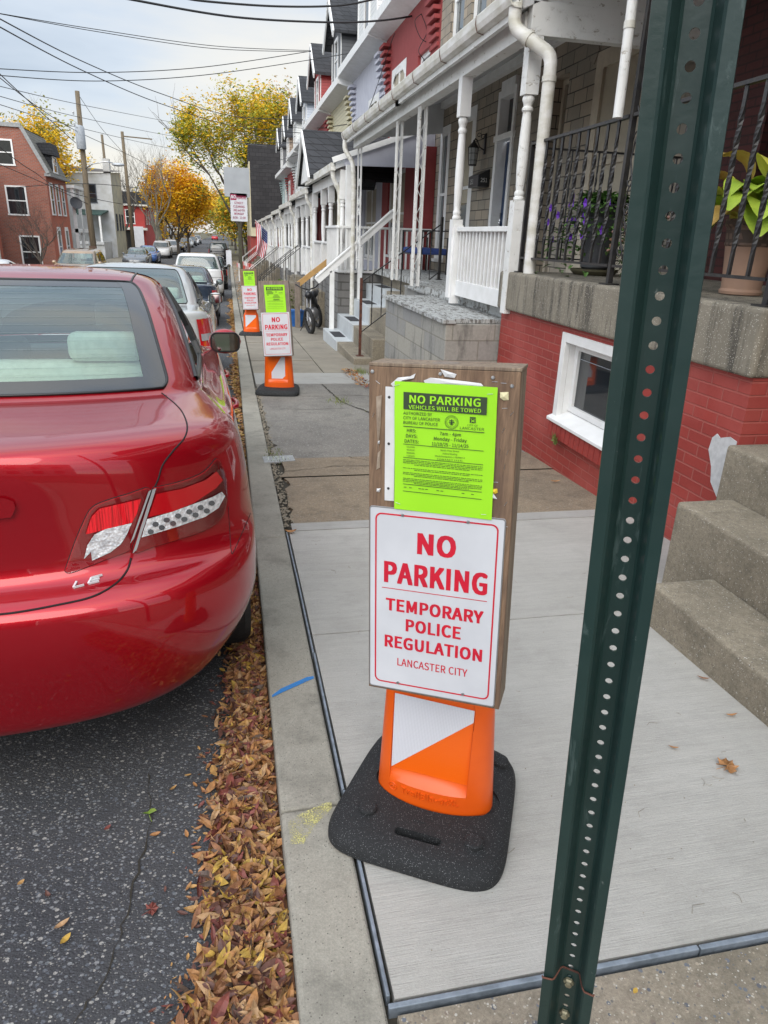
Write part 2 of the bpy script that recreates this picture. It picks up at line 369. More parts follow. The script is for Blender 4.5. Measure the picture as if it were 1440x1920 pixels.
sheet('gravelly_pavement', .285, 2.6, 8.42, 9.3, -.003, conc_grey, thick=.04)
sheet('pale_pavement', .28, 2.6, 9.31, 10.3, 0, conc_white, thick=.04)
yy = 10.31
for k in range(36):
    ln = 1.35 if k < 14 else 2.2
    sheet('beige_pavement', .28, 1.3, yy, yy+ln-.014, (.002 if k % 2 else -.004), conc_white if k in (4, 7) else conc_beige, thick=.04)
    sheet('beige_pavement', 1.314, 2.6, yy, yy+ln-.014, (.0 if k % 3 else .003), conc_beige, thick=.04); yy += ln
# zinc strips in the joints
zinc = var('zinc_joint_strip', (.27, .31, .36), (.17, .20, .23), 30, .5, .3, 90, metal=.3)
mb = MB()
for a, b in ((.965, 1.6), (1.603, 2.4), (2.403, 3.2), (3.203, 3.79)):
    wv = .0035*math.sin(a*9)
    mb.hexa([(.262, a, gz(a)-.04), (.2705, a, gz(a)-.04), (.2705+wv, b, gz(b)-.04), (.262+wv, b, gz(b)-.04), (.262, a, gz(a)+.0035), (.2705, a, gz(a)+.0035), (.2705+wv, b, gz(b)+.0035), (.262+wv, b, gz(b)+.0035)])
mb.build('joint_strip', zinc, bevel=.002)['kind'] = 'structure'
mb = MB()
for a, b in ((.262, 1.0), (1.004, 1.75), (1.754, 2.6)):
    mb.box(a, b, .933+.004*math.sin(a*7), .9455+.004*math.sin(a*7), gz(.94)-.04, gz(.94)+.004)
mb.build('joint_strip', zinc, bevel=.002)['kind'] = 'structure'
# cracks filled with dirt across the worn slabs
crk = var('crack_dirt', (.035, .03, .022), rough=.95)
def crack(pts, wd, seed, name='pavement_crack'):
    r = random.Random(seed); P = []
    for (x0, y0), (x1, y1) in zip(pts[:-1], pts[1:]):
        n = max(3, int(math.hypot(x1-x0, y1-y0)/.05))
        for i in range(n):
            t = i/n; P.append((x0+(x1-x0)*t+r.uniform(-.012, .012), y0+(y1-y0)*t+r.uniform(-.012, .012)))
    L_, Rr = [], []
    for i, (x, y) in enumerate(P):
        a = P[max(0, i-1)]; b = P[min(len(P)-1, i+1)]; dx, dy = b[0]-a[0], b[1]-a[1]; l = math.hypot(dx, dy) or 1
        ww = wd*r.uniform(.3, 1.2); L_.append((x-dy/l*ww, y+dx/l*ww, gz(y)+.0035)); Rr.append((x+dy/l*ww, y-dx/l*ww, gz(y)+.0035))
    mb = MB(); mb.grid([L_, Rr]); o = mb.build(name, crk); o['kind'] = 'structure'
crack([(.36, 5.1), (.8, 5.22), (1.4, 5.15), (2.0, 5.25)], .004, 1)
crack([(.9, 5.5), (1.1, 5.3), (1.3, 5.0)], .003, 2)
crack([(1.63, 5.5), (1.60, 6.4), (1.45, 7.3), (1.22, 8.0), (1.15, 9.3)], .010, 3)
crack([(1.2, 7.6), (.8, 7.55), (.4, 7.62)], .005, 4)
# asphalt crack
def rcrack(pts, wd, seed):
    r = random.Random(seed); L_, Rr = [], []
    for (x0, y0), (x1, y1) in zip(pts[:-1], pts[1:]):
        for i in range(8):
            t = i/8; x = x0+(x1-x0)*t+r.uniform(-.006, .006); y = y0+(y1-y0)*t+r.uniform(-.006, .006); ww = wd*r.uniform(.2, 1.2)
            z = gz(y)-.125+.05*(1-((x+3.96)/4.04)**2)+.004
            L_.append((x-ww, y, z)); Rr.append((x+ww, y, z))
    mb = MB(); mb.grid([L_, Rr]); mb.build('road_crack', crk)['kind'] = 'structure'
rcrack([(-.56, 1.02), (-.42, 1.10), (-.35, 1.2), (-.33, 1.4), (-.30, 1.7), (-.34, 1.95)], .0028, 5)

# ---------------- leaves ----------------
leaf_cols = [(.42, .20, .07), (.28, .125, .055), (.48, .27, .09), (.13, .055, .04), (.52, .33, .06), (.22, .06, .045), (.46, .28, .14), (.12, .08, .06)]
leaf_mats = [var('dry_leaf_%s' % n_, c, tuple(x*.6 for x in c), 45, .6, .3, 200) for n_, c in zip(('tan', 'brown', 'ochre', 'dark', 'yellow', 'maroon', 'straw', 'grey'), leaf_cols)]
def leaf(mb, p, ln, wd, yaw, pitch, roll, curl, mi, r=rnd):
    mb.cur = mi; T = Matrix.Translation(p) @ Matrix.Rotation(yaw, 4, 'Z') @ Matrix.Rotation(pitch, 4, 'Y') @ Matrix.Rotation(roll, 4, 'X')
    rows = []
    for i, (t, ww) in enumerate(((-.5, .04), (-.28, .75), (0, 1.), (.28, .68), (.5, .03))):
        z = curl*ln*(t*t)*1.6; rows.append([T @ Vector((t*ln, -ww*wd/2, z+wd*.22*abs(ww))), T @ Vector((t*ln, 0, z)), T @ Vector((t*ln, ww*wd/2, z+wd*.22*abs(ww)))])
    mb.grid(rows)
def roadz(x, y): return gz(y)-.125+.05*(1-((x+3.96)/4.04)**2)
mb = MB(); r = random.Random(3)
def lb(y):  # street-side limit of the drift
    return float(np.interp(y, [.3, .85, 1.1, 1.25, 1.45, 1.75, 2.3, 2.9, 3.4], [-.20, -.205, -.185, -.12, -.14, -.13, -.085, -.04, -.02]))
mb.cur = 1
P = []
for i in range(60):
    y = .2+i*.055; l0 = lb(y)+.02
    P.append([(l0+(.076-l0)*t, y, roadz(0, y)+.003+(.035+.012*math.sin(y*7))*math.sin(min(1, t*1.6)*math.pi/2)) for t in (0, .15, .35, .6, .85, 1)])
mb.grid(P)
for i in range(5600):
    y = r.uniform(.25, 3.4); l0 = lb(y)+r.gauss(0, .018); x = l0+(.07-l0)*r.random()**.85
    t = (x-l0)/(.076-l0); h = (.040+.012*math.sin(y*7))*math.sin(min(1, max(0, t)*1.6)*math.pi/2)
    ln = r.choice((.014, .024, .030, .036, .042, .05, .062, .07)); 
    if x > .06: x = .06
    leaf(mb, Vector((x, y, roadz(x, y)+.006+h+r.uniform(0, .012))), ln, ln*r.uniform(.26, .42), r.uniform(0, 6.3), r.gauss(0, .45), r.gauss(0, .6), r.uniform(-.5, .8), r.choice((0, 0, 0, 1, 1, 1, 2, 2, 3, 3, 4, 5, 5, 6, 6, 7)))
for i in range(260):   # strays and crumbs out on the asphalt
    y = r.uniform(.3, 3.2); x = lb(y)-abs(r.gauss(0, .035)); ln = r.choice((.008, .012, .02, .03)); leaf(mb, Vector((x, y, roadz(x, y)+.004)), ln, ln*.4, r.uniform(0, 6.3), r.gauss(0, .2), r.gauss(0, .2), .3, r.choice((0, 1, 2, 3, 5)))
for i in range(4200):    # thinner drift on along the kerb
    y = 3.2+28*r.random()**1.5; bay = .5+.5*math.sin(y*1.9)
    x = .07-abs(r.gauss(0, .035+.06*bay)); ln = .045+.0012*y
    leaf(mb, Vector((x, y, roadz(x, y)+.008+.015*r.random())), ln, ln*.5, r.uniform(0, 6.3), r.gauss(0, .3), r.gauss(0, .4), .2, r.choice((0, 1, 2, 4, 6)))
for i in range(160):     # tight in the foot of the near steps and by the far stoop
    x = r.uniform(1.66, 1.85)-.1*r.random(); y = r.uniform(8.9, 10.6)
    leaf(mb, Vector((x, y, gz(y)+.01+.02*r.random())), .05, .022, r.uniform(0, 6.3), r.gauss(0, .3), r.gauss(0, .4), .2, r.choice((0, 2, 5, 0)))
tag(mb.build('leaf_litter', leaf_mats, fix=False), kind='stuff')
mb = MB(); mb.cur = 0                     # far leaf drifts on the verge
for i in range(2600):
    y = r.uniform(24, 75); x = r.uniform(.3, 3.2)
    leaf(mb, Vector((x, y, gz(y)+.01)), .09, .06, r.uniform(0, 6.3), r.gauss(0, .3), 0, .2, r.choice((0, 2, 4, 6)))
tag(mb.build('verge_leaf_litter', leaf_mats, fix=False), kind='stuff')
# loose single leaves, one object each
def loose(px, py, ln, wd, mi, yaw, label, dz=-.125, curl=.4, mats=None, on_road=True):
    p = G(px, py, dz); p.z = (roadz(p.x, p.y) if on_road else gz(p.y))+.006
    mb = MB(); leaf(mb, p, ln, wd, yaw, .05, .1, curl, 0)
    tag(mb.build('fallen_leaf', mats or leaf_mats[mi]), label, 'leaf', 'loose fallen leaves')
green_leaf = var('green_leaf', (.12, .22, .03), (.20, .26, .04), 30, .5)
def lobed(px, py, R0, label, mats, yaw, lobes=5, dz=-.125, road=True, flat=.15, span=.86):
    p = G(px, py, dz); p.z = (roadz(p.x, p.y) if road else gz(p.y))+.007; mb = MB(); c = mb.av(p+Vector((0, 0, .004))); ring = []
    n = lobes*6
    for i in range(n):
        a = yaw+(i/n-.5)*2*math.pi*span; rr = R0*(.62+.38*abs(math.cos(lobes*math.pi*i/n)))
        ring.append(mb.av(p+Vector((math.cos(a)*rr, math.sin(a)*rr, R0*flat*math.sin(i*1.3)+.004))))
    for i in range(n-1): mb.face((c, ring[i], ring[i+1]))
    mb.tube([p, p-Vector((math.cos(yaw)*R0*1.3, math.sin(yaw)*R0*1.3, -.003))], .0012, 4)
    tag(mb.build('fallen_leaf', mats), label, 'leaf', 'loose fallen leaves')
lobed(281, 1537, .024, 'green fan shaped leaf lying flat on the asphalt behind the red car', green_leaf, 1.9, 1, span=.45)
lobed(285, 1715, .021, 'reddish brown lobed leaf on the asphalt near the bottom of the photo', leaf_mats[5], .6, 5, flat=.3)
lobed(1362, 1440, .036, 'curled tan maple leaf lying on the pale pavement right of the green post', leaf_mats[0], .2, 5, 0, False, .25)
lobed(487, 1402, .030, 'green pointed leaf on top of the leaf drift beside the kerb', green_leaf, 1.1, 1, -.08, span=.4)
loose(42, 1668, .022, .012, 2, .9, 'small orange leaf alone on the asphalt at the left edge')
loose(92, 1690, .028, .012, 3, 2.2, 'dark curled leaf on the asphalt left of the crack', curl=.8)
loose(118, 1745, .042, .014, 6, .7, 'long straw coloured leaf on the asphalt at bottom left')
loose(125, 1773, .034, .016, 4, 1.0, 'pale yellow leaf touching the long straw coloured one')
loose(292, 1572, .032, .014, 0, .3, 'tan leaf on the asphalt just below the green fan shaped leaf')
loose(203, 1562, .026, .012, 5, .9, 'small maroon leaf on the asphalt left of the green fan shaped leaf')
loose(325, 1485, .03, .01, 2, .8, 'thin ochre leaf on the asphalt halfway between car bumper and leaf drift')
loose(545, 1000, .075, .03, 0, .15, 'brown curled leaf at the corner where new pavement meets kerb', 0, .7, on_road=False)
loose(1262, 1405, .035, .010, 0, 2.6, 'thin brown leaf right of the green post on the pale pavement', 0, .5, on_road=False)
loose(1318, 1275, .05, .014, 1, 2.5, 'brown leaf against the foot of the concrete steps', 0, .5, on_road=False)
loose(1370, 1345, .045, .012, 0, 3.0, 'pointed tan leaf beside the lowest concrete step', 0, .5, on_road=False)
loose(1190, 1862, .018, .010, 4, .6, 'small yellowish leaf on the pebbled pavement at bottom right', 0, .2, on_road=False)
loose(1040, 905, .09, .02, 0, .1, 'brown twiggy leaf on the worn brown pavement beside the sign board', 0, .4, on_road=False)
# twigs, grit on the new slab
mb = MB(); r = random.Random(9)
for i in range(150):
    x, y = r.uniform(.32, 1.75), r.uniform(1.0, 3.7)
    if r.random() < .25:
        a = r.uniform(0, 6.3); l = r.uniform(.01, .035); z = gz(y)+.0012
        mb.tube([(x, y, z), (x+l*math.cos(a), y+l*math.sin(a), z+.001), (x+l*1.6*math.cos(a+.4), y+l*1.6*math.sin(a+.4), z)], .0006, 3)
    else: mb.ball((x, y, gz(y)+.001), r.uniform(.001, .0024), 4)
for i in range(900):     # stones along the broken kerb side seam
    y = r.uniform(3.9, 9); x = .262+abs(r.gauss(0, .03)); mb.ball((x, y, gz(y)-.005), r.uniform(.004, .012), 5, 1, 1, .6)
tag(mb.build('pavement_grit', [conc_old]), kind='stuff')
# grass in the cracks
grass_m = var('grass_blade', (.10, .16, .03), (.20, .20, .05), 20, .6)
mb = MB(); r = random.Random(4)
for cx, cy, n, s_ in ((1.58, 6.55, 90, .07), (1.5, 7.1, 60, .05), (1.2, 8.0, 70, .06), (.3, 5.6, 60, .03), (1.75, 6.0, 50, .05), (1.9, 8.3, 60, .06), (1.86, 10.3, 90, .1)):
    for i in range(n):
        x = cx+r.gauss(0, .06); y = cy+r.gauss(0, .12); a = r.uniform(0, 6.3); h = s_*r.uniform(.4, 1)
        mb.poly([(x-.003, y, gz(y)), (x+.003, y, gz(y)), (x+.5*h*math.cos(a), y+.5*h*math.sin(a), gz(y)+h)])
tag(mb.build('crack_grass', grass_m, fix=False), kind='stuff')
# spray paint marks on the kerb
def spray(name, label, pts, wd, col, seed, thr):
    m = M_('spray_paint_'+name, col, .8); n = m.math('ADD', m.math('MULTIPLY', m.noise(260, 3, .7), .65), m.math('MULTIPLY', m.noise(22, 3), .35)); mask = m.ramp(n, [(thr-.04, 0), (thr+.05, .9)])
    m.L.new(mask, m.b.inputs['Alpha']); mb = MB(); r = random.Random(seed); L_, Rr = [], []
    for i, (x, y, k) in enumerate(pts): L_.append((x, y-wd*k, gz(y)+.004)); Rr.append((x, y+wd*k, gz(y)+.004))
    mb.grid([L_, Rr]); tag(mb.build('paint_mark', m.m), label, 'paint mark')
spray('blue', 'blue spray paint line across the kerb top', [(.085, 2.12, .5), (.12, 2.15, 1), (.17, 2.18, 1), (.22, 2.21, 1), (.248, 2.22, .6)], .013, (.03, .20, .52), 1, .40)
spray('yellow', 'faint yellow spray paint smudge on the kerb top', [(.095, 1.46, 1.6), (.13, 1.47, 2.2), (.17, 1.51, 1.3), (.205, 1.535, .9), (.225, 1.545, .4)], .024, (.56, .52, .20), 2, .525)
# ================= text helper =================
from mathutils.geometry import tessellate_polygon
# letter outlines in thousandths: advance, closed contours x,y,x,y,...
GLYPHS = {
    'A': (575, [(4,0,92,0,159,212,412,212,478,0,571,0,336,693,238,693), (181,281,215,388,239,465,262,543,284,622,310,543,333,465,357,388,390,281)]),
    'B': (621, [(95,0,316,0,453,22,545,90,579,203,560,285,511,340,438,369,438,373,493,406,527,459,539,524,508,622,425,676,301,693,95,693), (182,399,182,624,289,624,380,613,435,577,453,512,436,451,382,413,286,399), (182,70,182,331,303,331,407,318,471,277,493,206,470,129,405,84,303,70)]),
    'C': (603, [(356,-12,439,-1,510,33,569,87,521,143,474,101,421,74,360,64,245,99,171,197,145,349,172,498,248,595,363,629,418,620,465,598,505,563,552,620,504,662,440,693,362,705,204,662,95,539,55,346,95,153,201,31)]),
    'D': (650, [(95,0,272,0,449,42,557,161,595,349,557,536,448,653,268,693,95,693), (182,72,182,622,261,622,397,590,478,498,505,349,478,199,397,105,261,72)]),
    'E': (557, [(95,0,505,0,505,75,182,75,182,327,445,327,445,402,182,402,182,619,494,619,494,693,95,693)]),
    'F': (522, [(95,0,182,0,182,311,447,311,447,385,182,385,182,619,494,619,494,693,95,693)]),
    'G': (651, [(368,-12,454,-2,527,27,581,68,581,359,354,359,354,286,501,286,501,105,467,83,424,69,376,64,250,99,172,197,145,349,173,498,253,595,375,629,437,620,486,596,525,563,572,620,524,661,458,692,372,705,209,662,96,539,55,346,95,153,206,31)]),
    'H': (688, [(95,0,182,0,182,327,506,327,506,0,594,0,594,693,506,693,506,403,182,403,182,693,95,693)]),
    'I': (277, [(95,0,182,0,182,693,95,693)]),
    'J': (506, [(224,-12,334,17,396,94,415,203,415,693,327,693,327,212,315,127,278,79,216,64,169,72,129,98,95,143,33,97,81,37,145,0)]),
    'K': (611, [(95,0,182,0,182,219,302,361,510,0,607,0,356,430,574,693,475,693,184,345,182,693,95,693)]),
    'L': (513, [(95,0,486,0,486,75,182,75,182,693,95,693)]),
    'M': (768, [(95,0,174,0,174,384,172,450,168,521,163,588,222,430,354,70,412,70,543,430,598,588,597,521,593,450,591,384,591,0,672,0,672,693,567,693,435,322,404,226,387,178,366,226,350,275,333,322,200,693,95,693)]),
    'N': (684, [(95,0,178,0,178,364,176,437,172,509,167,580,246,438,498,0,588,0,588,693,505,693,505,333,507,259,511,185,517,113,512,113,438,256,184,693,95,693)]),
    'O': (701, [(351,-12,505,32,609,156,647,349,609,540,505,662,351,705,197,662,93,540,55,349,93,156,197,32), (351,64,242,100,170,198,145,349,170,498,242,595,351,629,460,595,531,498,557,349,531,198,460,100)]),
    'P': (598, [(95,0,182,0,182,276,297,276,431,299,520,369,552,490,519,610,429,674,293,693,95,693), (182,347,182,622,282,622,383,610,445,569,465,490,446,409,386,362,286,347)]),
    'R': (600, [(182,364,182,622,299,622,391,610,448,571,467,499,448,424,391,379,299,364), (476,0,574,0,398,303,480,340,534,405,554,499,523,613,437,675,312,693,95,693,95,0,182,0,182,294,307,294)]),
    'S': (563, [(287,-12,413,14,494,85,523,184,504,270,453,329,380,370,282,412,228,437,184,473,166,528,183,582,227,616,296,629,356,621,408,599,454,564,499,620,443,664,374,694,296,705,183,681,106,617,78,522,100,437,153,380,218,344,318,301,377,271,418,234,434,177,417,118,367,79,288,64,218,75,153,105,97,150,45,90,113,36,194,0)]),
    'T': (566, [(239,0,327,0,327,619,537,619,537,693,29,693,29,619,239,619)]),
    'U': (682, [(341,-12,468,16,557,110,590,286,590,693,506,693,506,284,484,153,425,84,341,64,259,84,201,153,180,284,180,693,93,693,93,286,126,110,214,16)]),
    'V': (544, [(222,0,323,0,544,693,455,693,343,318,300,166,276,89,249,166,205,318,93,693,1,693)]),
    'W': (830, [(171,0,275,0,378,418,390,471,402,523,413,576,428,523,439,471,451,418,556,0,662,0,805,693,721,693,647,316,621,166,609,91,603,91,587,166,571,241,554,316,458,693,377,693,282,316,265,241,248,166,233,91,215,166,201,241,187,316,114,693,25,693)]),
    'X': (542, [(16,0,109,0,208,187,226,222,244,259,264,300,289,259,327,187,430,0,527,0,323,354,512,693,421,693,328,516,312,484,279,414,255,451,220,516,126,693,29,693,218,358)]),
    'Y': (502, [(207,0,294,0,294,268,503,693,412,693,323,497,301,447,278,396,253,345,226,396,182,497,92,693,-1,693,207,268)]),
    'Z': (570, [(47,0,526,0,526,75,155,75,521,641,521,693,80,693,80,619,413,619,47,53)]),
    'a': (532, [(205,-12,266,-2,323,24,375,61,386,0,457,0,457,316,438,427,381,500,279,527,200,516,132,490,78,459,111,400,155,426,207,447,265,455,330,436,362,388,371,325,192,289,89,227,56,133,75,54,128,5), (230,58,184,66,151,92,139,139,161,197,234,240,371,268,371,125,323,88,277,65)]),
    'b': (584, [(313,-12,423,20,504,115,536,265,513,403,444,494,332,527,275,517,220,491,170,455,174,546,174,753,87,753,87,0,156,0,164,53,214,18,264,-4), (299,61,261,65,218,82,174,113,174,384,221,422,267,446,310,454,389,430,433,364,446,264,427,155,375,85)]),
    'c': (482, [(289,-12,349,-4,406,18,456,52,418,111,383,85,342,66,297,60,214,84,158,153,138,256,159,360,216,429,300,454,337,448,371,433,402,409,445,466,405,496,356,518,296,527,173,495,84,402,49,256,81,111,167,20)]),
    'd': (586, [(262,-12,321,-2,373,24,418,61,428,0,499,0,499,753,412,753,412,555,417,467,373,499,327,519,272,527,163,493,82,400,50,256,76,111,150,19), (281,61,204,84,156,151,139,257,159,360,212,429,287,454,329,448,370,431,412,400,412,130,370,91,326,68)]),
    'e': (524, [(295,-12,359,-5,415,13,463,40,433,97,394,75,351,62,304,57,218,79,159,141,134,236,480,236,483,267,484,286,460,413,390,497,279,527,167,494,83,401,49,256,82,111,170,20), (133,298,160,385,213,439,281,458,350,439,393,385,408,298)]),
    'f': (307, [(31,443,101,443,101,0,187,0,187,443,296,443,296,513,187,513,187,595,195,650,219,684,260,696,279,694,298,689,318,682,337,749,311,757,282,763,251,765,166,744,117,686,101,596,101,513,31,509)]),
    'g': (533, [(260,-236,398,-211,488,-147,520,-59,500,11,440,51,341,63,240,63,186,71,158,90,150,119,155,144,166,164,183,181,208,171,234,165,259,163,355,185,422,246,447,341,442,383,427,419,406,447,511,447,511,513,332,513,311,520,287,525,259,527,163,504,94,441,67,343,77,286,102,239,134,205,107,178,86,145,78,106,84,70,100,42,124,22,124,17,83,-16,57,-56,48,-99,75,-174,150,-220), (259,221,205,236,165,278,150,343,165,408,204,449,259,463,315,449,354,408,369,343,354,278,314,236), (272,-177,192,-166,142,-135,124,-87,129,-57,146,-28,176,0,199,-4,221,-7,242,-8,331,-8,388,-14,423,-34,435,-73,415,-123,359,-162)]),
    'h': (574, [(87,0,174,0,174,372,221,416,265,442,314,451,369,437,401,392,411,314,411,0,497,0,497,325,481,435,429,503,340,527,276,515,220,484,170,441,174,546,174,753,87,753)]),
    'i': (260, [(87,0,174,0,174,513,87,513), (130,619,161,626,181,646,188,677,181,706,161,726,130,733,101,726,81,706,74,677,81,646,101,626)]),
    'j': (260, [(33,-229,115,-208,160,-149,174,-59,174,513,88,513,88,-59,83,-113,64,-147,25,-160,7,-158,-10,-155,-25,-150,-42,-216,-21,-222,4,-227), (130,619,160,626,181,646,188,677,181,706,160,726,130,733,100,726,80,706,73,677,80,646,100,626)]),
    'k': (522, [(87,0,172,0,172,135,268,248,419,0,512,0,319,306,490,513,393,513,176,243,172,753,87,753)]),
    'l': (268, [(178,-12,198,-11,215,-8,228,-5,216,61,198,60,186,63,177,75,174,96,174,753,87,753,87,102,96,40,126,1)]),
    'm': (875, [(87,0,174,0,174,372,219,416,262,442,303,451,356,437,388,392,398,314,398,0,484,0,484,372,530,416,573,442,614,451,667,437,699,392,709,314,709,0,795,0,795,325,778,435,727,503,640,527,580,514,524,479,470,428,441,481,395,515,328,527,269,515,216,483,168,439,158,513,87,513)]),
    'n': (577, [(87,0,174,0,174,372,221,416,265,442,314,451,369,437,401,392,411,314,411,0,497,0,497,325,481,435,429,503,340,527,275,515,219,483,168,439,158,513,87,513)]),
    'o': (573, [(286,-12,404,20,490,111,524,256,490,402,404,495,286,527,169,495,83,402,49,256,83,111,169,20), (286,60,208,84,157,153,138,256,157,360,208,429,286,454,365,429,417,360,436,256,417,153,365,84)]),
    'p': (586, [(87,-216,174,-216,174,-43,171,47,218,15,266,-5,313,-12,423,20,504,115,536,265,513,403,444,494,332,527,273,516,218,490,168,454,158,513,87,513), (299,61,261,65,219,82,174,113,174,384,222,422,267,446,310,454,389,430,433,364,446,264,427,155,375,85)]),
    'r': (367, [(87,0,174,0,174,330,213,399,258,438,303,449,321,448,337,445,353,441,369,515,352,522,335,526,314,527,259,513,209,476,168,420,158,513,87,513)]),
    's': (442, [(221,-12,323,9,386,63,407,140,384,217,325,264,251,296,197,318,157,345,141,385,151,422,183,449,236,459,279,453,317,437,353,414,394,468,350,497,296,519,235,527,140,507,79,455,59,381,81,309,137,263,208,233,264,210,307,179,325,135,314,95,281,66,224,55,167,63,118,84,72,116,30,59,85,22,150,-3)]),
    't': (356, [(248,-12,280,-9,313,-2,343,7,326,72,308,65,287,60,268,58,220,69,195,103,188,156,188,443,328,443,328,513,188,513,188,658,116,658,107,513,26,509,26,443,102,443,102,159,116,69,162,9)]),
    'u': (574, [(237,-12,302,-1,357,32,407,80,416,0,488,0,488,513,402,513,402,149,356,100,311,71,263,62,208,76,176,121,166,199,166,513,79,513,79,188,96,78,148,10)]),
    'v': (493, [(198,0,299,0,480,513,395,513,298,221,282,171,251,70,246,70,199,221,102,513,12,513)]),
    'w': (758, [(168,0,268,0,341,275,354,324,365,374,376,424,381,424,404,325,416,277,490,0,595,0,734,513,650,513,576,216,565,168,545,74,540,74,504,216,424,513,339,513,259,216,247,168,236,121,225,74,220,74,190,216,113,513,26,513)]),
    'y': (493, [(95,-221,183,-197,244,-134,287,-43,480,513,396,513,303,229,262,83,257,83,239,132,206,229,102,513,12,513,218,-1,207,-40,180,-97,142,-136,92,-150,77,-149,52,-142,35,-211,53,-216,73,-220)]),
    '0': (525, [(263,-12,377,28,452,148,478,349,452,548,377,666,263,705,148,666,74,548,47,349,74,148,148,28), (263,58,194,88,147,183,130,349,147,514,194,607,263,637,332,607,378,514,395,349,378,183,332,88)]),
    '1': (525, [(83,0,463,0,463,72,324,72,324,693,258,693,218,673,171,657,114,644,114,589,238,589,238,72,83,72)]),
    '2': (525, [(42,0,477,0,477,75,286,75,249,74,210,71,172,68,315,218,410,362,444,502,419,609,350,680,242,705,162,693,96,658,38,604,88,555,130,596,178,625,232,635,303,617,345,569,359,498,325,372,221,225,42,51)]),
    '3': (525, [(249,-12,362,11,441,79,472,185,452,269,399,328,325,361,325,366,390,402,433,457,448,532,422,626,350,685,246,705,172,694,108,665,53,623,99,568,142,603,190,627,243,635,306,622,346,583,360,526,342,458,282,411,168,393,168,327,296,310,364,262,384,188,366,120,316,75,243,60,173,71,117,100,72,139,27,83,81,36,153,1)]),
    '4': (525, [(321,0,403,0,403,191,495,191,495,260,403,260,403,693,307,693,19,248,19,191,321,191), (321,260,109,260,267,496,286,531,305,565,322,598,324,558,322,513,321,473)]),
    '5': (525, [(248,-12,358,16,442,96,475,225,446,350,371,423,266,446,227,443,193,433,162,419,180,619,441,619,441,693,104,693,81,370,128,340,165,363,201,376,243,381,319,362,369,308,387,223,367,136,314,79,239,60,168,71,113,99,69,136,26,79,80,35,152,1)]),
    '6': (525, [(285,-12,384,16,456,95,484,213,460,334,393,406,291,430,236,420,182,392,134,347,161,517,225,608,313,634,354,628,392,609,423,581,472,634,428,671,375,696,309,705,183,668,90,549,53,331,84,140,166,26), (136,278,183,329,232,357,277,366,347,347,388,294,402,213,386,130,344,75,285,56,210,81,159,156)]),
    '7': (525, [(187,0,277,0,299,241,358,443,480,641,480,693,46,693,46,619,383,619,274,433,213,235)]),
    '8': (525, [(265,-12,378,12,454,76,481,166,464,248,422,307,365,349,365,354,407,395,442,452,457,521,434,616,368,680,267,703,169,681,102,620,77,528,90,462,124,409,170,368,109,320,62,255,43,172,72,77,150,12), (312,376,235,411,177,459,155,528,169,586,208,625,266,639,329,623,369,579,383,516,375,466,351,420), (266,52,191,69,139,114,120,180,132,242,166,295,216,337,307,296,373,245,399,169,382,108,336,67)]),
    '9': (525, [(222,-12,345,26,437,151,474,376,443,559,360,669,240,705,141,677,69,599,42,480,65,360,132,287,233,263,290,273,345,302,392,347,364,177,302,86,219,60,175,66,136,84,102,113,55,59,99,22,154,-3), (391,420,344,366,295,336,247,327,178,346,137,399,123,480,139,564,181,618,241,638,317,613,368,540)]),
    '-': (328, [(43,232,286,232,286,298,43,298)]),
    '/': (371, [(10,-169,74,-169,356,751,294,751)]),
    ':': (263, [(131,369,163,377,185,400,194,435,185,469,163,493,131,501,100,493,77,469,69,435,77,400,100,377), (131,-12,163,-4,185,19,194,53,185,88,163,111,131,119,100,111,77,88,69,53,77,19,100,-4)]),
    '#': (525, [(95,0,151,0,178,216,318,216,292,0,349,0,374,216,473,216,473,276,382,276,402,433,493,433,493,493,408,493,433,686,376,686,352,493,211,493,235,686,180,686,155,493,59,493,59,433,148,433,129,276,38,276,38,216,121,216), (184,276,204,433,345,433,325,276)]),
    '(': (320, [(226,-185,279,-162,212,-20,172,134,159,294,172,453,212,606,279,749,226,773,151,627,104,469,87,294,104,118,151,-40)]),
    ')': (320, [(94,-185,168,-40,216,118,233,294,216,469,168,627,94,773,40,749,107,606,148,453,162,294,148,134,107,-20,40,-162)]),
    '.': (263, [(131,-12,163,-4,185,19,194,53,185,88,163,111,131,119,100,111,77,88,69,53,77,19,100,-4)]),
}
_gc = {}
def _glyph(ch):
    if ch in _gc: return _gc[ch]
    adv, sp = GLYPHS.get(ch, GLYPHS['-']); adv /= 1000; loops = []
    for q in sp:
        loops.append([Vector((q[i]/1000, q[i+1]/1000, 0)) for i in range(0, len(q), 2)])
    area = lambda l: sum(l[i-1].x*l[i].y-l[i].x*l[i-1].y for i in range(len(l)))
    bb = lambda l: (min(p.x for p in l), max(p.x for p in l), min(p.y for p in l), max(p.y for p in l))
    V, F_ = [], []
    for o in [l for l in loops if area(l) > 0]:
        B = bb(o); hs = [h for h in loops if area(h) < 0 and B[0] < bb(h)[0] and bb(h)[1] < B[1] and B[2] < bb(h)[2] and bb(h)[3] < B[3]]
        base = len(V); grp = [o]+hs
        for l in grp: V += l
        F_ += [tuple(base+i for i in t) for t in tessellate_polygon(grp)]
    _gc[ch] = (adv, V, F_); return _gc[ch]
CAPH = max(v.y for v in _glyph('H')[1])
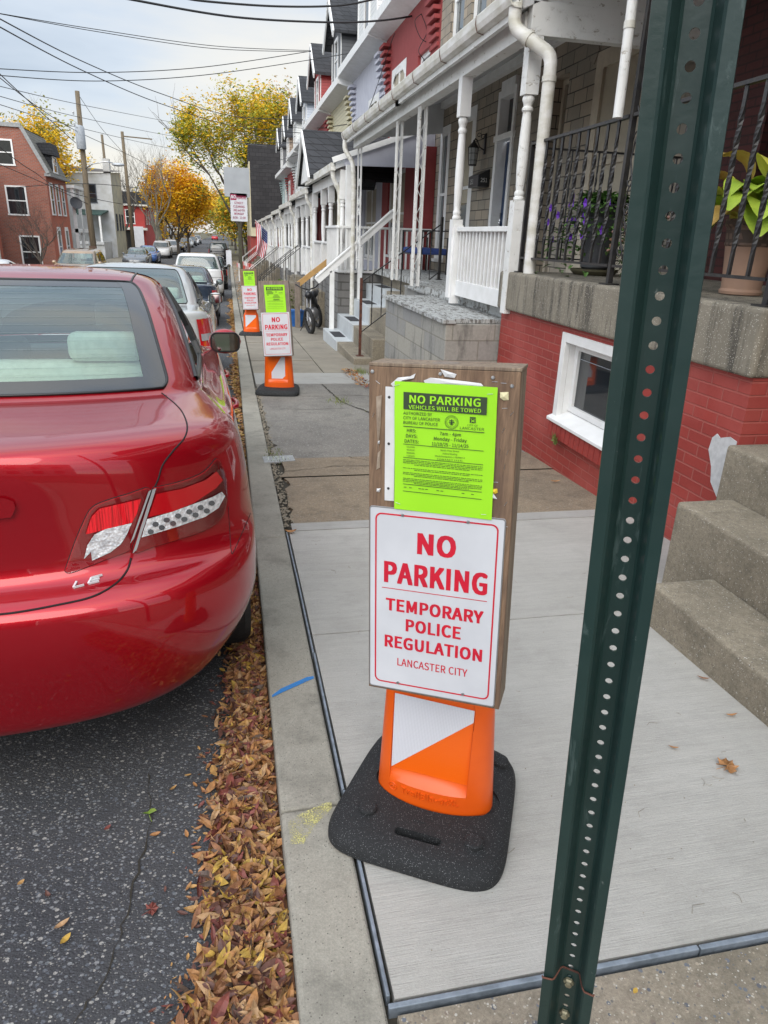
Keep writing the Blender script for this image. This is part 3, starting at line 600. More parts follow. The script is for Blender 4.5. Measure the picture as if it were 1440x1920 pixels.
def put_text(mb, body, x, z, w, h, y=0, bold=0, align='l', surf=None, track=0):
    """letters in the local xz plane facing -y; width w for the whole line, capital height h"""
    P = []; cx = 0
    for ch in body:
        if ch == ' ': cx += .26; continue
        adv, V, F_ = _glyph(ch); P.append((cx, V, F_)); cx += adv+track+bold*1.2
    x0 = min(c+v.x for c, V, F_ in P for v in V)-bold; x1 = max(c+v.x for c, V, F_ in P for v in V)+bold
    ox = {'l': 0, 'c': -w/2, 'r': -w}[align]; kx = w/(x1-x0); kz = h/(CAPH+bold)
    offs = [(0, 0)] if not bold else [(i*bold, j*bold) for i in (-1, 0, 1) for j in (-1, 0, 1) if i or j]
    for k, (dx, dz) in enumerate(offs):
        for c, V, F_ in P:
            idx = []
            for v in V:
                px = x+ox+(c+v.x+dx-x0)*kx; pz = z+(v.y+dz*.5+bold*.5)*kz; py = (surf(px, pz) if surf else y)-k*1.5e-5
                idx.append(mb.av((px, py, pz)))
            for f in F_: mb.face([idx[i] for i in f])

# ================= barricade with signs =================
plywood = None
def wood(name, c1, c2, c3, axis='z'):
    m = M_(name, c1, .75); st = {'z': (9, 9, .55), 'x': (.8, 9, 9), 'y': (9, .8, 9)}[axis]
    n = m.noise(6, 7, .65, m.map(st), dist=1.2); c = m.mix(m.ramp(n, [(.35, 0), (.62, 1)]), c1, c2)
    n2 = m.noise(28, 4, .6, m.map(st)); c = m.mix(.55, c, m.ramp(n2, [(.3, .5), (.6, 1.1)]), 'MULTIPLY')
    n3 = m.noise(3.3, 4); c = m.mix(m.ramp(n3, [(.52, 0), (.66, .8)]), c, c3)
    m.setcol(c); m.bump(n2, .4, .003); return m.m
wood_front = wood('weathered_board', (.26, .165, .10), (.15, .09, .055), (.10, .065, .05))
wood_side = wood('board_side', (.30, .23, .16), (.17, .12, .085), (.12, .10, .08))
wood_grey = wood('grey_board', (.27, .22, .18), (.17, .135, .11), (.13, .11, .09))
sign_white = var('sign_white', (.60, .61, .64), (.53, .54, .57), 5, .32, .05, 50, spec=.5)
sign_red = var('sign_red', (.60, .010, .03), (.52, .012, .035), 9, .4)
sign_edge = M_('sign_edge_metal', (.30, .30, .30), .4, .6).m
flyer_m = None
def fly():
    m = M_('lime_paper', (.34, .72, .02), .45, spec=.35, coat=.25)
    n = m.noise(7, 3); m.setcol(m.mix(m.ramp(n, [(.35, 0), (.7, .35)]), (.34, .74, .02), (.27, .62, .015))); m.b.inputs['Coat Roughness'].default_value = .2
    m.bump(m.noise(9, 2, .4, m.map((1, 1, .5))), .35, .006); return m.m
flyer_m = fly()
ink = M_('black_ink', (.03, .05, .02), .6).m
orange_m = var('orange_plastic', (.80, .115, .006), (.72, .095, .006), 5, .34, .05, 30, spec=.5)
orange_refl = M_('orange_reflective', (.86, .13, .004), .28)
_n = orange_refl.yz('x'); _b = orange_refl.N.new('ShaderNodeTexBrick'); orange_refl.L.new(_n, _b.inputs['Vector']); _b.inputs['Scale'].default_value = 1; _b.inputs['Brick Width'].default_value = .007; _b.inputs['Row Height'].default_value = .03; _b.inputs['Mortar Size'].default_value = .0006
orange_refl.bump(_b.outputs['Fac'], .3, .001); orange_refl = orange_refl.m
white_refl = M_('white_reflective', (.66, .67, .72), .3)
_v = white_refl.voro(240, white_refl.yz('x'), 'F1', 0); white_refl.bump(_v.outputs['Distance'], .5, .002)
white_refl.setcol(white_refl.mix(white_refl.ramp(_v.outputs['Distance'], [(.3, 0), (.6, 1)]), (.70, .71, .76), (.56, .57, .62))); white_refl = white_refl.m
def rub():
    m = M_('recycled_rubber', (.018, .018, .019), .8); c = (.011, .012, .013)
    for s_, t, cc in ((300, .22, (.26, .26, .27)), (150, .11, (.20, .20, .22)), (460, .3, (.07, .07, .075))):
        v = m.voro(s_); wn = m.N.new('ShaderNodeTexWhiteNoise'); m.L.new(v.outputs['Color'], wn.inputs['Vector'])
        k = m.math('MULTIPLY', m.math('LESS_THAN', v.outputs['Distance'], t), m.math('LESS_THAN', wn.outputs['Value'], .30)); c = m.mix(k, c, cc)
    m.setcol(c); m.bump(m.noise(190, 4, .7), .7, .004); return m.m
rubber_m = rub()
paper_w = var('torn_white_paper', (.66, .66, .66), (.58, .58, .58), 20, .8)
paper_y = M_('yellow_paper_scrap', (.75, .50, .03), .7).m
paper_c = M_('cream_paper_scrap', (.66, .60, .36), .7).m
brown_paper = var('stuck_paper_residue', (.36, .29, .22), (.25, .19, .14), 40, .8)
steel_m = M_('staple_steel', (.5, .5, .5), .3, .9).m
punch = M_('hole_dark', (.03, .03, .03), .8).m

def bool_cut(o, cutters):
    for c in cutters:
        b = o.modifiers.new('cut', 'BOOLEAN'); b.object = c; b.solver = 'EXACT'
        dg = bpy.context.evaluated_depsgraph_get(); me = bpy.data.meshes.new_from_object(o.evaluated_get(dg)); o.modifiers.clear(); old = o.data; o.data = me
        bpy.data.objects.remove(c)
def rbox_outline(hw, hd, r, bulge=0, n=6, cx=0, cy=0):
    P = []
    for (sx, sy, a0) in ((1, 1, 0), (-1, 1, 90), (-1, -1, 180), (1, -1, 270)):
        for i in range(n+1):
            a = R_(a0+90*i/n); P.append([cx+sx*(hw-r)+r*math.cos(a), cy+sy*(hd-r)+r*math.sin(a)])
        # bulging side points
        nx = {0: [(-.5, 1, 0, 1)], 90: [(-1, 0, -1, 0)], 180: [(0, -1, 0, -1)], 270: [(1, 0, 1, 0)]}
        if bulge:
            if a0 == 0: P.append([cx, cy+hd+bulge*.4])
            if a0 == 90: P.append([cx-hw-bulge, cy])
            if a0 == 180: P.append([cx, cy-hd-bulge*.4])
            if a0 == 270: P.append([cx+hw+bulge, cy])
    return P
def barricade(ox, oy, yaw, labels, tilt=-3.33, roll=-2.79, zoff=.461, variant=0, detail=True, bz=None):
    g = gz(oy+.1) if bz is None else bz
    root = thing('no_parking_barricade', labels, 'barricade sign', (ox, oy, g), yaw, 'no parking barricades along the kerb')
    zs = zoff+.066-.0
    base = Matrix.Translation((ox, oy, g)) @ Matrix.Rotation(yaw, 4, 'Z')
    TS = base @ Matrix.Translation((0, 0, zs)) @ Matrix.Rotation(R_(tilt), 4, 'X') @ Matrix.Rotation(R_(roll), 4, 'Y')
    # rubber base
    cx, cy = -.022, .200
    mb = MB(); mb.T = base; rings = []
    def sup(ins):
        P_ = []
        for i in range(96):
            a = 2*math.pi*(i+.5)/96; c_, s_ = math.cos(a), math.sin(a); q = 2/5.2
            px = math.copysign(abs(c_)**q, c_)*(.238-ins); py = math.copysign(abs(s_)**q, s_)*(.262-ins)
            P_.append((cx+px*(1-.06*(py+.0)/.262), cy+py))
        return P_
    for (ins, z) in ((.012, 0), (0, .010), (.0, .024), (.010, .044), (.030, .057), (.06, .062), (.10, .065)):
        rings.append([(x, y, z) for x, y in sup(ins)])
    idx = [[mb.av(p) for p in rg] for rg in rings]; n = len(idx[0])
    for k in range(len(idx)-1):
        for i in range(n): mb.face((idx[k][i], idx[k][(i+1) % n], idx[k+1][(i+1) % n], idx[k+1][i]))
    mb.face(idx[0][::-1]); mb.face(idx[-1])
    rb = mb.build('rubber_base', rubber_m, root, smooth=True, auto=40)
    if detail:
        cut = MB(); cut.T = base; pts = rbox_outline(.064, .0125, .0115, 0, 4, -.010, .018)
        cut.prism([(x, y, .022) for x, y in pts], (0, 0, .1)); c1 = cut.build('cut', dark_m, root)
        cut = MB(); cut.T = base; cut.prism([(-.005+.182*math.cos(a),   .205+.092*math.sin(a), .052) for a in [2*math.pi*i/36 for i in range(36)]], (0, 0, .1)); c2 = cut.build('cut', dark_m, root)
        bool_cut(rb, [c1, c2])
        for p in rb.data.polygons: p.use_smooth = True
        rb.data.set_sharp_from_angle(angle=R_(40))
        for bx, by in ((-.165, .06), (.135, .045), (.15, .375), (-.165, .375)):
            mb = MB(); mb.T = base
            mb.lathe((bx, by, .056), [(.025, 0), (.025, .0165), (.021, .021), (.0, .0215)], 20, False)
            mb.build('base_stud', rubber_m, root, smooth=True, auto=40)
        mb = MB(); mb.T = base
        put = rbox_outline(.018, .009, .006, 0, 3, -.02, .075); mb.prism([(x, y, .062) for x, y in put], (0, 0, .0045))
        mb.build('moulded_mark', rubber_m, root, smooth=True, auto=40)
    # orange stand
    def sec(z):
        t = min(1, max(0, z/.40)); k_ = 0 if z < .45 else .03; return -.010-.006*t, .171-.022*t-k_, .205-.004*t, .085-.012*t
    def front(x, z):
        c, a, yc, b = sec(z); u = min(1, abs((x-c)/a)); return yc-b*(1-u**2.4)**(1/2.2)
    mb = MB(); mb.T = base; zs_ = [.050, .053, .06, .08, .10, .120, .135, .145, .148, .151, .19, .24, .29, .34, .40, .46, .6]
    P = []
    for z in zs_:
        c, a, yc, b = sec(z); row = []; xp = [c-a*math.cos(math.pi*i/24) for i in range(25)]
        for x in (-.1301, -.129, .0899, .091): xp.append(x)
        xp = sorted(xp)
        for x in xp:
            y = front(x, z)
            if -.1295 < x < .0905 and z > .1500: y = max(y, .150)
            elif -.1295 < x < .0905 and .120 < z <= .1500: y = y+(max(y, .150)-y)*((z-.12)/.03)**.6
            row.append((x, y, z))
        for i in range(1, 24):
            a_ = math.pi*i/24; row.append((c+a*math.cos(a_), yc+b*math.sin(a_)**.9, z))
        row.append(row[0]); P.append(row)
    mb.grid(P); st = mb.build('orange_stand', orange_m, root, smooth=True, auto=32)
    mb = MB(); mb.T = base; mb.poly([(-.128, .1485, .152), (.089, .1485, .152), (.089, .1485, .40), (-.128, .1485, .40)]); mb.build('orange_reflector', orange_refl, root)
    mb = MB(); mb.T = base
    if variant == 0: mb.poly([(-.1278, .1472, .1525), (.0888, .1472, .362), (.0888, .1472, .40), (-.1278, .1472, .40)])
    else: mb.poly([(-.09, .1472, .16), (.03, .1472, .16), (.06, .1472, .19), (.06, .1472, .40), (.02, .1472, .40), (-.09, .1472, .23)])
    mb.build('white_reflector', white_refl, root)
    if detail:
        mb = MB(); mb.T = base
        put_text(mb, 'TrailBlazerXL', -.092, .090, .165, .020, surf=lambda x, z: front(x, z)-.0022, bold=.01)
        lt = mb.build('raised_lettering', orange_m, root)
        s_ = lt.modifiers.new('solid', 'SOLIDIFY'); s_.thickness = .003; s_.offset = 0
        mb = MB(); mb.T = base; pts = []
        for i in range(25): a = 2*math.pi*i/24; x = -.118+.012*math.cos(a); z = .096+.012*math.sin(a); pts.append((x, front(x, z)-.001, z))
        mb.tube(pts, .0014, 5, False)
        pts = [(-.125, front(-.125, .09)-.001, .092), (-.117, front(-.117, .098)-.001, .101), (-.113, front(-.113, .09)-.001, .092)]; mb.tube(pts, .0013, 5)
        mb.build('raised_emblem', orange_m, root, smooth=True)
    # board box
    hgt = .767; mb = MB(); mb.T = TS
    fr_m, sd_m = (wood_front, wood_side) if variant == 0 else (wood_grey, wood_grey)
    mb.box(-.155, .163, .0012, .014, -.006, hgt-.004); mb.build('board_front', fr_m, root, bevel=.0015)
    mb = MB(); mb.T = TS
    mb.box(-.154, -.138, .0145, .085, -.006, hgt-.004); mb.box(.147, .1635, .0145, .085, -.006, hgt-.004); mb.box(-.154, .1635, .0855, .097, -.006, hgt-.004)
    mb.build('board_side', sd_m, root, bevel=.002)
    mb = MB(); mb.T = TS; mb.box(-.1555, .165, .001, .098, hgt-.0035, hgt+.004); tp = mb.build('board_top', wood_side, root, bevel=.0015)
    # metal sign panel
    mb = MB(); mb.T = TS; ol = rbox_outline(.1525, .2285, .006, 0, 3, 0, .2285)
    mb.prism([(x, -.0018, z) for x, z in ol], (0, .0022, 0)); pn = mb.build('sign_panel', sign_white, root)
    mb = MB(); mb.T = TS; a = rbox_outline(.1525, .2285, .006, 0, 3, 0, .2285); b_ = rbox_outline(.1500, .2260, .005, 0, 3, 0, .2285)
    mb.grid([[(x, -.0021, z) for x, z in a+[a[0]]], [(x, -.0021, z) for x, z in b_+[b_[0]]]]); mb.build('panel_edge', sign_edge, pn)
    mb = MB(); mb.T = TS; Y = -.0024
    a = rbox_outline(.1385, .2135, .015, 0, 6, 0, .2295); b_ = rbox_outline(.1350, .2100, .012, 0, 6, 0, .2295)
    mb.grid([[(x, Y, z) for x, z in a+[a[0]]], [(x, Y, z) for x, z in b_+[b_[0]]]])
    B = .045
    put_text(mb, 'NO', .004, .355, .088, .050, y=Y, bold=.05, align='c')
    put_text(mb, 'PARKING', .002, .277, .238, .052, y=Y, bold=.05, align='c')
    mb.poly([(-.122, Y, .262), (.122, Y, .262), (.122, Y, .2638), (-.122, Y, .2638)])
    put_text(mb, 'TEMPORARY', .002, .207, .228, .031, y=Y, bold=B, align='c')
    put_text(mb, 'POLICE', .002, .160, .130, .031, y=Y, bold=B, align='c')
    put_text(mb, 'REGULATION', .002, .112, .232, .031, y=Y, bold=B, align='c')
    put_text(mb, 'LANCASTER CITY', .002, .067, .168, .0195, y=Y, bold=.014, align='c')
    mb.build('red_lettering', sign_red, pn)
    if detail:
        for x, z in ((-.075, .4425), (.072, .4425), (-.08, .0205), (.078, .0205)):
            mb = MB(); mb.T = TS; mb.lathe((x, -.0018, z), [(.0038, 0), (.0035, .0022), (0, .0026)], 10, False, (0, -1, 0)); mb.build('sign_rivet', steel_m, pn)
    # white sleeve and lime notice
    fx = -.0965; fz = .735
    def F(u, v): # millimetres from the notice's top left
        return fx+u/1000+.00001*v, fz-v/1000-.008*u/216/1.0*.4
    mb = MB(); mb.T = TS; gr = []
    for j in range(9):
        row = []
        for i in range(7):
            x, z = F(216*i/6, 279*j/8); row.append((x, -.0032-.0012*math.sin(i*1.3+j*.9)*(.3 if 0 < i < 6 else 1)-.0006, z))
        gr.append(row)
    mb.grid(gr); fl = mb.build('lime_notice', flyer_m, root, smooth=True)
    if detail:
        mb = MB(); mb.T = TS; mb.box(-.1175, -.0960, -.0008, .0008, .472, .722); sl = mb.build('white_sleeve_edge', paper_w, root)
        for z in (.70, .60, .50):
            mb = MB(); mb.T = TS; mb.lathe((-.109, -.0010, z), [(.0032, 0), (.003, .0004), (0, .0005)], 10, False, (0, -1, 0)); mb.build('punch_hole', punch, sl)
    mb = MB(); mb.T = TS; YI = -.0058
    def rect(u0, v0, u1, v1):
        c = [F(u0, v0), F(u1, v0), F(u1, v1), F(u0, v1)]; mb.poly([(x, YI, z) for x, z in c])
    def tx(s, u, v, w_, h_, bold=0, align='l', y=YI):
        x, z = F(u, v+h_); put_text(mb, s, x, z, w_/1000, h_/1000, y=y, bold=bold, align=align)
    rect(20, 21, 196, 57)
    if detail:
        tx('AUTHORIZED BY', 20, 62, 62, 6.3, .012); tx('CITY OF LANCASTER', 20, 72, 79, 6.3, .012); tx('BUREAU OF POLICE', 20, 82, 75, 6.3, .012)
        for rr, ww in ((14.3, .7), (10.2, .5)):
            pts = []
            for i in range(33): a = 2*math.pi*i/32; pts.append(F(124+rr*math.cos(a), 77+rr*math.sin(a)))
            p2 = [F(124+(rr-ww)*math.cos(2*math.pi*i/32), 77+(rr-ww)*math.sin(2*math.pi*i/32)) for i in range(33)]
            mb.grid([[(x, YI, z) for x, z in pts], [(x, YI, z) for x, z in p2]])
        for i in range(30):
            a = 2*math.pi*i/30; u, v = 124+12.2*math.cos(a), 77+12.2*math.sin(a); rect(u-.6, v-.6, u+.6, v+.6)
        for q in ((-5, -4, 5, -2.5), (-6, -1, 6, 1), (-4, 2.5, 4, 4), (-1, -6, 1, 6), (-3, 5, 3, 6)): rect(124+q[0], 77+q[1], 124+q[2], 77+q[3])
        for q in ((0, 0, 12, 3), (0, 4, 3, 12), (9.5, 4, 12, 12), (4, 9.5, 8.5, 12), (4.2, 4, 8, 6)): rect(162+q[0], 63+q[1], 162+q[2], 63+q[3])
        tx('CITY OF', 157, 78.5, 22, 3.8); tx('LANCASTER', 142, 84.5, 50, 5.4)
        rect(20, 92.5, 193, 94); tx('HRS:', 28, 98, 20, 7.2, .015); tx('DAYS:', 26, 109.5, 25, 7.2, .015); tx('DATES:', 23, 121, 31, 7.2, .015)
        tx('7am - 4pm', 122, 98.5, 45, 7, .015, 'c'); tx('Monday - Friday', 122, 110, 70, 7, .015, 'c'); tx('11/10/25 - 11/14/25', 122, 121.5, 78, 7, .015, 'c')
        rect(20, 131, 193, 132.2)
        for s, v in (('LOCATION:', 135.5), ('WORK BY:', 142), ('REASON:', 148.5), ('CONTACT:', 155)): tx(s, 28, v, 18, 3.1, .01)
        tx('North Pine Street', 122, 136, 40, 3.1, .01, 'c'); tx('Joyland Roofing', 122, 142.5, 32, 3.1, .01, 'c'); tx('Shed/Dumpsters / PERMIT #', 122, 149, 64, 3.1, .01, 'c'); tx('CONTACT (717)', 122, 155.5, 54, 3.1, .01, 'c')
        rect(20, 160, 193, 161.2); r = random.Random(5)
        for v in (165, 168.3, 171.6, 174.9, 183, 186.3, 193, 196.3, 199.6, 206, 209.3, 212.6, 215.6):
            u = 20 if v not in (174.9, 186.3, 199.6, 215.6) else 45; ue = 193 if u == 20 else 165
            while u < ue: wd = r.uniform(2, 9); rect(u, v, min(ue, u+wd), v+1.15); u += wd+r.uniform(.8, 1.6)
        rect(20, 219, 193, 220.2); rect(20, 235, 193, 236.2)
        for u in (22, 34, 55, 62, 70, 95, 104, 150, 170): rect(u, 226, u+6, 227.4)
    else:
        for k, (v, u0, u1) in enumerate(((64, 20, 80), (74, 20, 95), (84, 20, 92), (70, 112, 134), (78, 150, 190), (92.5, 20, 193), (100, 28, 45), (100, 100, 140), (111, 90, 155), (122, 85, 160), (131, 20, 193), (142, 90, 150), (150, 85, 160), (160, 20, 193), (168, 20, 190), (185, 20, 190), (200, 20, 190), (219, 20, 193), (235, 20, 193))): rect(u0, v, u1, v+(1.3 if u1-u0 > 160 else 4))
    mb.build('notice_print', ink, fl)
    mb = MB(); mb.T = TS; YI2 = -.0064
    x, z = F(108, 42); put_text(mb, 'NO PARKING', x, z, .150, .0165, y=YI2, bold=.03, align='c')
    x, z = F(108, 54.5); put_text(mb, 'VEHICLES WILL BE TOWED', x, z, .153, .0082, y=YI2, bold=.015, align='c')
    mb.build('notice_heading', flyer_m, fl)
    if detail:
        # torn remains, staples and screws on the board
        def scrap(pts, m_, nm='paper_scrap', yy=-.0012):
            mb = MB(); mb.T = TS; k = len(pts); cxm = sum(p[0] for p in pts)/k; czm = sum(p[1] for p in pts)/k
            c = mb.av((cxm, yy-.0035, czm)); ii = [mb.av((x, yy-.001*math.sin(i*2.1), z)) for i, (x, z) in enumerate(pts)]
            for i in range(k): mb.face((c, ii[i], ii[(i+1) % k]))
            mb.build(nm, m_, root)
        scrap([(-.106, .728), (-.09, .742), (-.06, .746), (-.052, .752), (-.056, .742), (-.085, .733), (-.1, .722)], paper_w)
        scrap([(-.035, .738), (-.02, .745), (.03, .742), (.085, .738), (.09, .733), (.07, .727), (-.03, .731)], paper_w)
        scrap([(.0, .7625), (.012, .760), (.034, .754), (.03, .746), (.01, .748)], paper_w)
        scrap([(.124, .722), (.141, .7235), (.142, .707), (.132, .706), (.125, .711)], paper_c)
        scrap([(.114, .519), (.130, .522), (.131, .513), (.126, .510), (.118, .512)], paper_y)
        scrap([(.122, .511), (.114, .499), (.131, .499)], paper_w)
        scrap([(-.138, .70), (-.125, .704), (-.128, .64), (-.133, .58), (-.136, .63)], brown_paper)
        scrap([(-.134, .578), (-.127, .585), (-.129, .545), (-.137, .54)], brown_paper)
        scrap([(-.134, .604), (-.129, .606), (-.130, .598), (-.134, .597)], paper_w); scrap([(-.136, .497), (-.126, .499), (-.130, .489), (-.136, .490)], paper_w)
        for x, z in ((-.147, .752), (.0, .753), (.108, .750), (.147, .735)):
            mb = MB(); mb.T = TS; mb.lathe((x, .0012, z), [(.0042, 0), (.0038, .0016), (.0012, .0018), (0, .0008)], 12, False, (0, -1, 0)); mb.build('screw_head', steel_m, root)
        for x, z, a in ((-.09, .727, .3), (.105, .718, .1), (-.085, .47, -.3), (.105, .464, 0), (-.135, .73, -.6), (.112, .742, 0), (.13, .74, 0), (.135, .69, .1), (.146, .60, 1.3), (.142, .57, 1.5), (.135, .645, 1.2), (.125, .535, 0), (-.14, .451, .1), (.151, .44, 0), (.15, .68, .9), (.13, .60, 1.4), (.149, .49, 1), (-.145, .66, 1.2)):
            l = .0055; dx, dz = l*math.cos(a), l*math.sin(a); mb = MB(); mb.T = TS; mb.tube([(x-dx, -.0066 if x < .11 and x > -.1 else .0006, z-dz), (x+dx, -.0066 if x < .11 and x > -.1 else .0006, z+dz)], .0005, 4); mb.build('staple', steel_m, root)
        mb = MB(); mb.T = TS; mb.lathe((.0, .05, hgt+.0038), [(.03, 0), (.028, .0008), (0, .0009)], 20, False)
        mb.build('round_hole_patch', wood_grey, tp)
    return root
barricade(.423, 1.311, R_(-29.94), 'nearest and largest no parking board on orange stand with black speckled rubber base')

# ================= green channel post =================
def pgreen():
    m = M_('green_post_paint', (.013, .034, .030), .40); c = m.mix(m.ramp(m.noise(5, 4), [(.3, 0), (.7, 1)]), (.010, .027, .024), (.016, .039, .035))
    c = m.mix(m.ramp(m.noise(16, 7, .75, m.map((3, 3, .5)), dist=.8), [(.60, 0), (.66, .55)]), c, (.07, .105, .10))
    c = m.mix(m.ramp(m.noise(60, 5, .7), [(.68, 0), (.72, .6)]), c, (.16, .18, .17))
    c = m.mix(m.ramp(m.noise(9, 3, .5, m.map((1, 1, 1), (0, 0, 0), (4, 2, 7))), [(.70, 0), (.73, .8)]), c, (.11, .045, .015))
    m.setcol(c); m.setrough(m.ramp(m.noise(8, 4), [(.3, .32), (.7, .55)])); m.bump(m.noise(50, 4), .2, .003); return m.m
post_green = pgreen()
def green_post():
    root = thing('sign_post', 'tall dark green perforated steel post leaning in front of the steps', 'sign post', (.50, .668, gz(.668)))
    ax = Vector((-.055, -.010, 1)).normalized(); ya = R_(-34); X = Vector((math.cos(ya), math.sin(ya), 0)); X = (X-ax*X.dot(ax)).normalized(); Y = ax.cross(X)
    T = Matrix(((X.x, Y.x, ax.x, .50), (X.y, Y.y, ax.y, .668), (X.z, Y.z, ax.z, gz(.668)), (0, 0, 0, 1)))
    prof = [(-.0385, .001), (-.0380, -.0015), (-.0245, 0), (-.0215, .003), (-.0145, .024), (-.0115, .0265)]
    def channel(z0, z1, hs, sc_=1.0, dy=0, hr=.0048, name='post_channel', m_=post_green):
        mb = MB(); mb.T = T; t = .003
        L_ = [(x*sc_, y*sc_+dy) for x, y in prof]
        for s in (-1, 1):
            pts = [(s*-x if s < 0 else x, y) for x, y in L_] if False else [((x if s > 0 else -x), y) for x, y in L_]
            zz = [z0+(z1-z0)*i/30 for i in range(31)]
            mb.grid([[(x, y, z) for x, y in pts] for z in zz]); mb.grid([[(x, y+t, z) for x, y in pts] for z in zz])
            x0, y0 = pts[0]; mb.grid([[(x0, y0, z), (x0, y0+t, z)] for z in zz])
        # web with punched holes
        hw = L_[-1][0]*-1; wy = L_[-1][1]; z = hs; cells = []
        P = .0254; nseg = 12; zc = z0+P/2
        while zc+P/2 <= z1+1e-6:
            for yy in (wy, wy+t):
                ring = [mb.av((hr*math.cos(2*math.pi*i/nseg), yy, zc+hr*math.sin(2*math.pi*i/nseg))) for i in range(nseg)]
                sq = []
                for i in range(nseg):
                    a = 2*math.pi*i/nseg; c_, s_ = math.cos(a), math.sin(a); k = 1/max(abs(c_)/hw, abs(s_)/(P/2)); sq.append(mb.av((c_*k, yy, zc+s_*k)))
                for i in range(nseg): mb.face((ring[i], ring[(i+1) % nseg], sq[(i+1) % nseg], sq[i]))
                # corners
                for sx in (-1, 1):
                    for sz in (-1, 1):
                        cnr = mb.av((sx*hw, yy, zc+sz*P/2)); best = sorted(range(nseg), key=lambda i: (mb.v[sq[i]]-mb.v[cnr]).length)[:2]; best.sort()
                        a, b = best
                        if abs(a-b) > 1 and {a, b} != {0, nseg-1}: continue
                        mb.face((sq[a], cnr, sq[b]))
                if yy == wy: r1 = ring
                else:
                    for i in range(nseg): mb.face((r1[i], r1[(i+1) % nseg], ring[(i+1) % nseg], ring[i]))
            zc += P
        return mb.build(name, m_, root, fix=True)
    channel(.35, .35+.0254*84, 0)
    low = channel(-.20, -.20+.0254*24, 0, 1.04, -.0045, name='anchor_channel')
    mb = MB(); mb.T = T
    pr = [(x*1.04, y*1.04-.0045) for x, y in prof]; pp = pr+[(-x, y) for x, y in pr[::-1]]
    mb.tube([(x, y+.001, .4096+.0006*(i % 3)) for i, (x, y) in enumerate(pp)], .0016, 5); mb.build('rusty_edge', rust_m, low)
    zb = var('zinc_bolt', (.35, .33, .22), (.18, .15, .1), 60, .5, .3, metal=.5)
    for z in (.385, .305):
        mb = MB(); mb.T = T; mb.lathe((0, .0225, z), [(.0085, 0), (.0085, .004), (.006, .006), (.0055, .009), (0, .009)], 6, False, (0, -1, 0)); mb.build('bolt', zb, root)
green_post()
# ================= CARS =================
def carpaint(name, c, c2=None, rough=.22, metal=.35, dust=.0):
    m = M_(name, c, rough, metal, .5, 1.0); m.b.inputs['Coat Roughness'].default_value = .04; m.b.inputs['Coat IOR'].default_value = 1.55; m.b.inputs['Specular IOR Level'].default_value = .2
    c2 = c2 or tuple(x*.9 for x in c)
    cc = m.mix(m.ramp(m.noise(3, 3), [(.3, 0), (.7, 1)]), c, c2)
    m.setcol(cc); m.bump(m.noise(2.2, 2), .02, .02); return m.m
def tinted_glass(name, tint=(.80, .92, .88), refl=.05):
    m = bpy.data.materials.new(name); m.use_nodes = True; nt = m.node_tree; N_ = nt.nodes; N_.clear(); L_ = nt.links
    o = N_.new('ShaderNodeOutputMaterial'); tr = N_.new('ShaderNodeBsdfTransparent'); tr.inputs[0].default_value = rgb(tint)
    gl = N_.new('ShaderNodeBsdfGlossy'); gl.inputs['Roughness'].default_value = .02; gl.inputs[0].default_value = (.95, .98, 1, 1)
    df = N_.new('ShaderNodeBsdfDiffuse'); df.inputs[0].default_value = (.20, .30, .29, 1)
    fr = N_.new('ShaderNodeFresnel'); fr.inputs[0].default_value = 1.55; ad = N_.new('ShaderNodeMath'); ad.operation = 'ADD'; ad.inputs[1].default_value = refl
    L_.new(fr.outputs[0], ad.inputs[0]); m1 = N_.new('ShaderNodeMixShader'); m1.inputs[0].default_value = .16; L_.new(tr.outputs[0], m1.inputs[1]); L_.new(df.outputs[0], m1.inputs[2])
    mx_ = N_.new('ShaderNodeMixShader'); L_.new(ad.outputs[0], mx_.inputs[0]); L_.new(m1.outputs[0], mx_.inputs[1]); L_.new(gl.outputs[0], mx_.inputs[2]); L_.new(mx_.outputs[0], o.inputs[0]); return m
car_glass = tinted_glass('car_glass')
glass_sh = M_('far_car_glass', (.05, .065, .07), .06, spec=1.0).m
black_trim = M_('black_trim', (.010, .010, .011), .35).m
frit = M_('dark_glass_border', (.035, .04, .045), .12, spec=.8).m
tyre_m = var('tyre_rubber', (.014, .014, .015), (.028, .027, .026), 30, .85, .5, 120)
rim_m = M_('alloy_rim', (.35, .35, .36), .35, .8).m
line_m = M_('heater_line_metal', (.26, .31, .31), .5).m
lens_red = M_('red_lens', (.46, .005, .010), .10, coat=1).m
lens_bright = M_('bright_red_lens', (.80, .01, .02), .12, coat=1); lens_bright.bump(lens_bright.noise(9, 1, .5, lens_bright.map((22, 1, 1))), 1, .01); lens_bright = lens_bright.m
lens_dark = M_('dark_red_lens', (.48, .004, .014), .08, coat=1).m
def crystal():
    m = M_('clear_lamp_lens', (.55, .56, .57), .15, .25, coat=1); v = m.voro(120); m.bump(v.outputs['Distance'], .8, .003)
    m.setcol(m.mix(m.ramp(m.noise(60, 2), [(.35, 0), (.65, 1)]), (.90, .91, .92), (.52, .52, .54))); return m.m
lens_clear = crystal()
lens_grey = M_('grey_lens', (.42, .42, .43), .15, .2, coat=1).m
chrome = M_('chrome', (.75, .75, .76), .08, 1).m
seat_m = var('pale_seat_cloth', (.70, .76, .66), (.60, .66, .57), 30, .9, .3, 200)
cabin_m = var('cabin_trim', (.11, .13, .13), rough=.9)

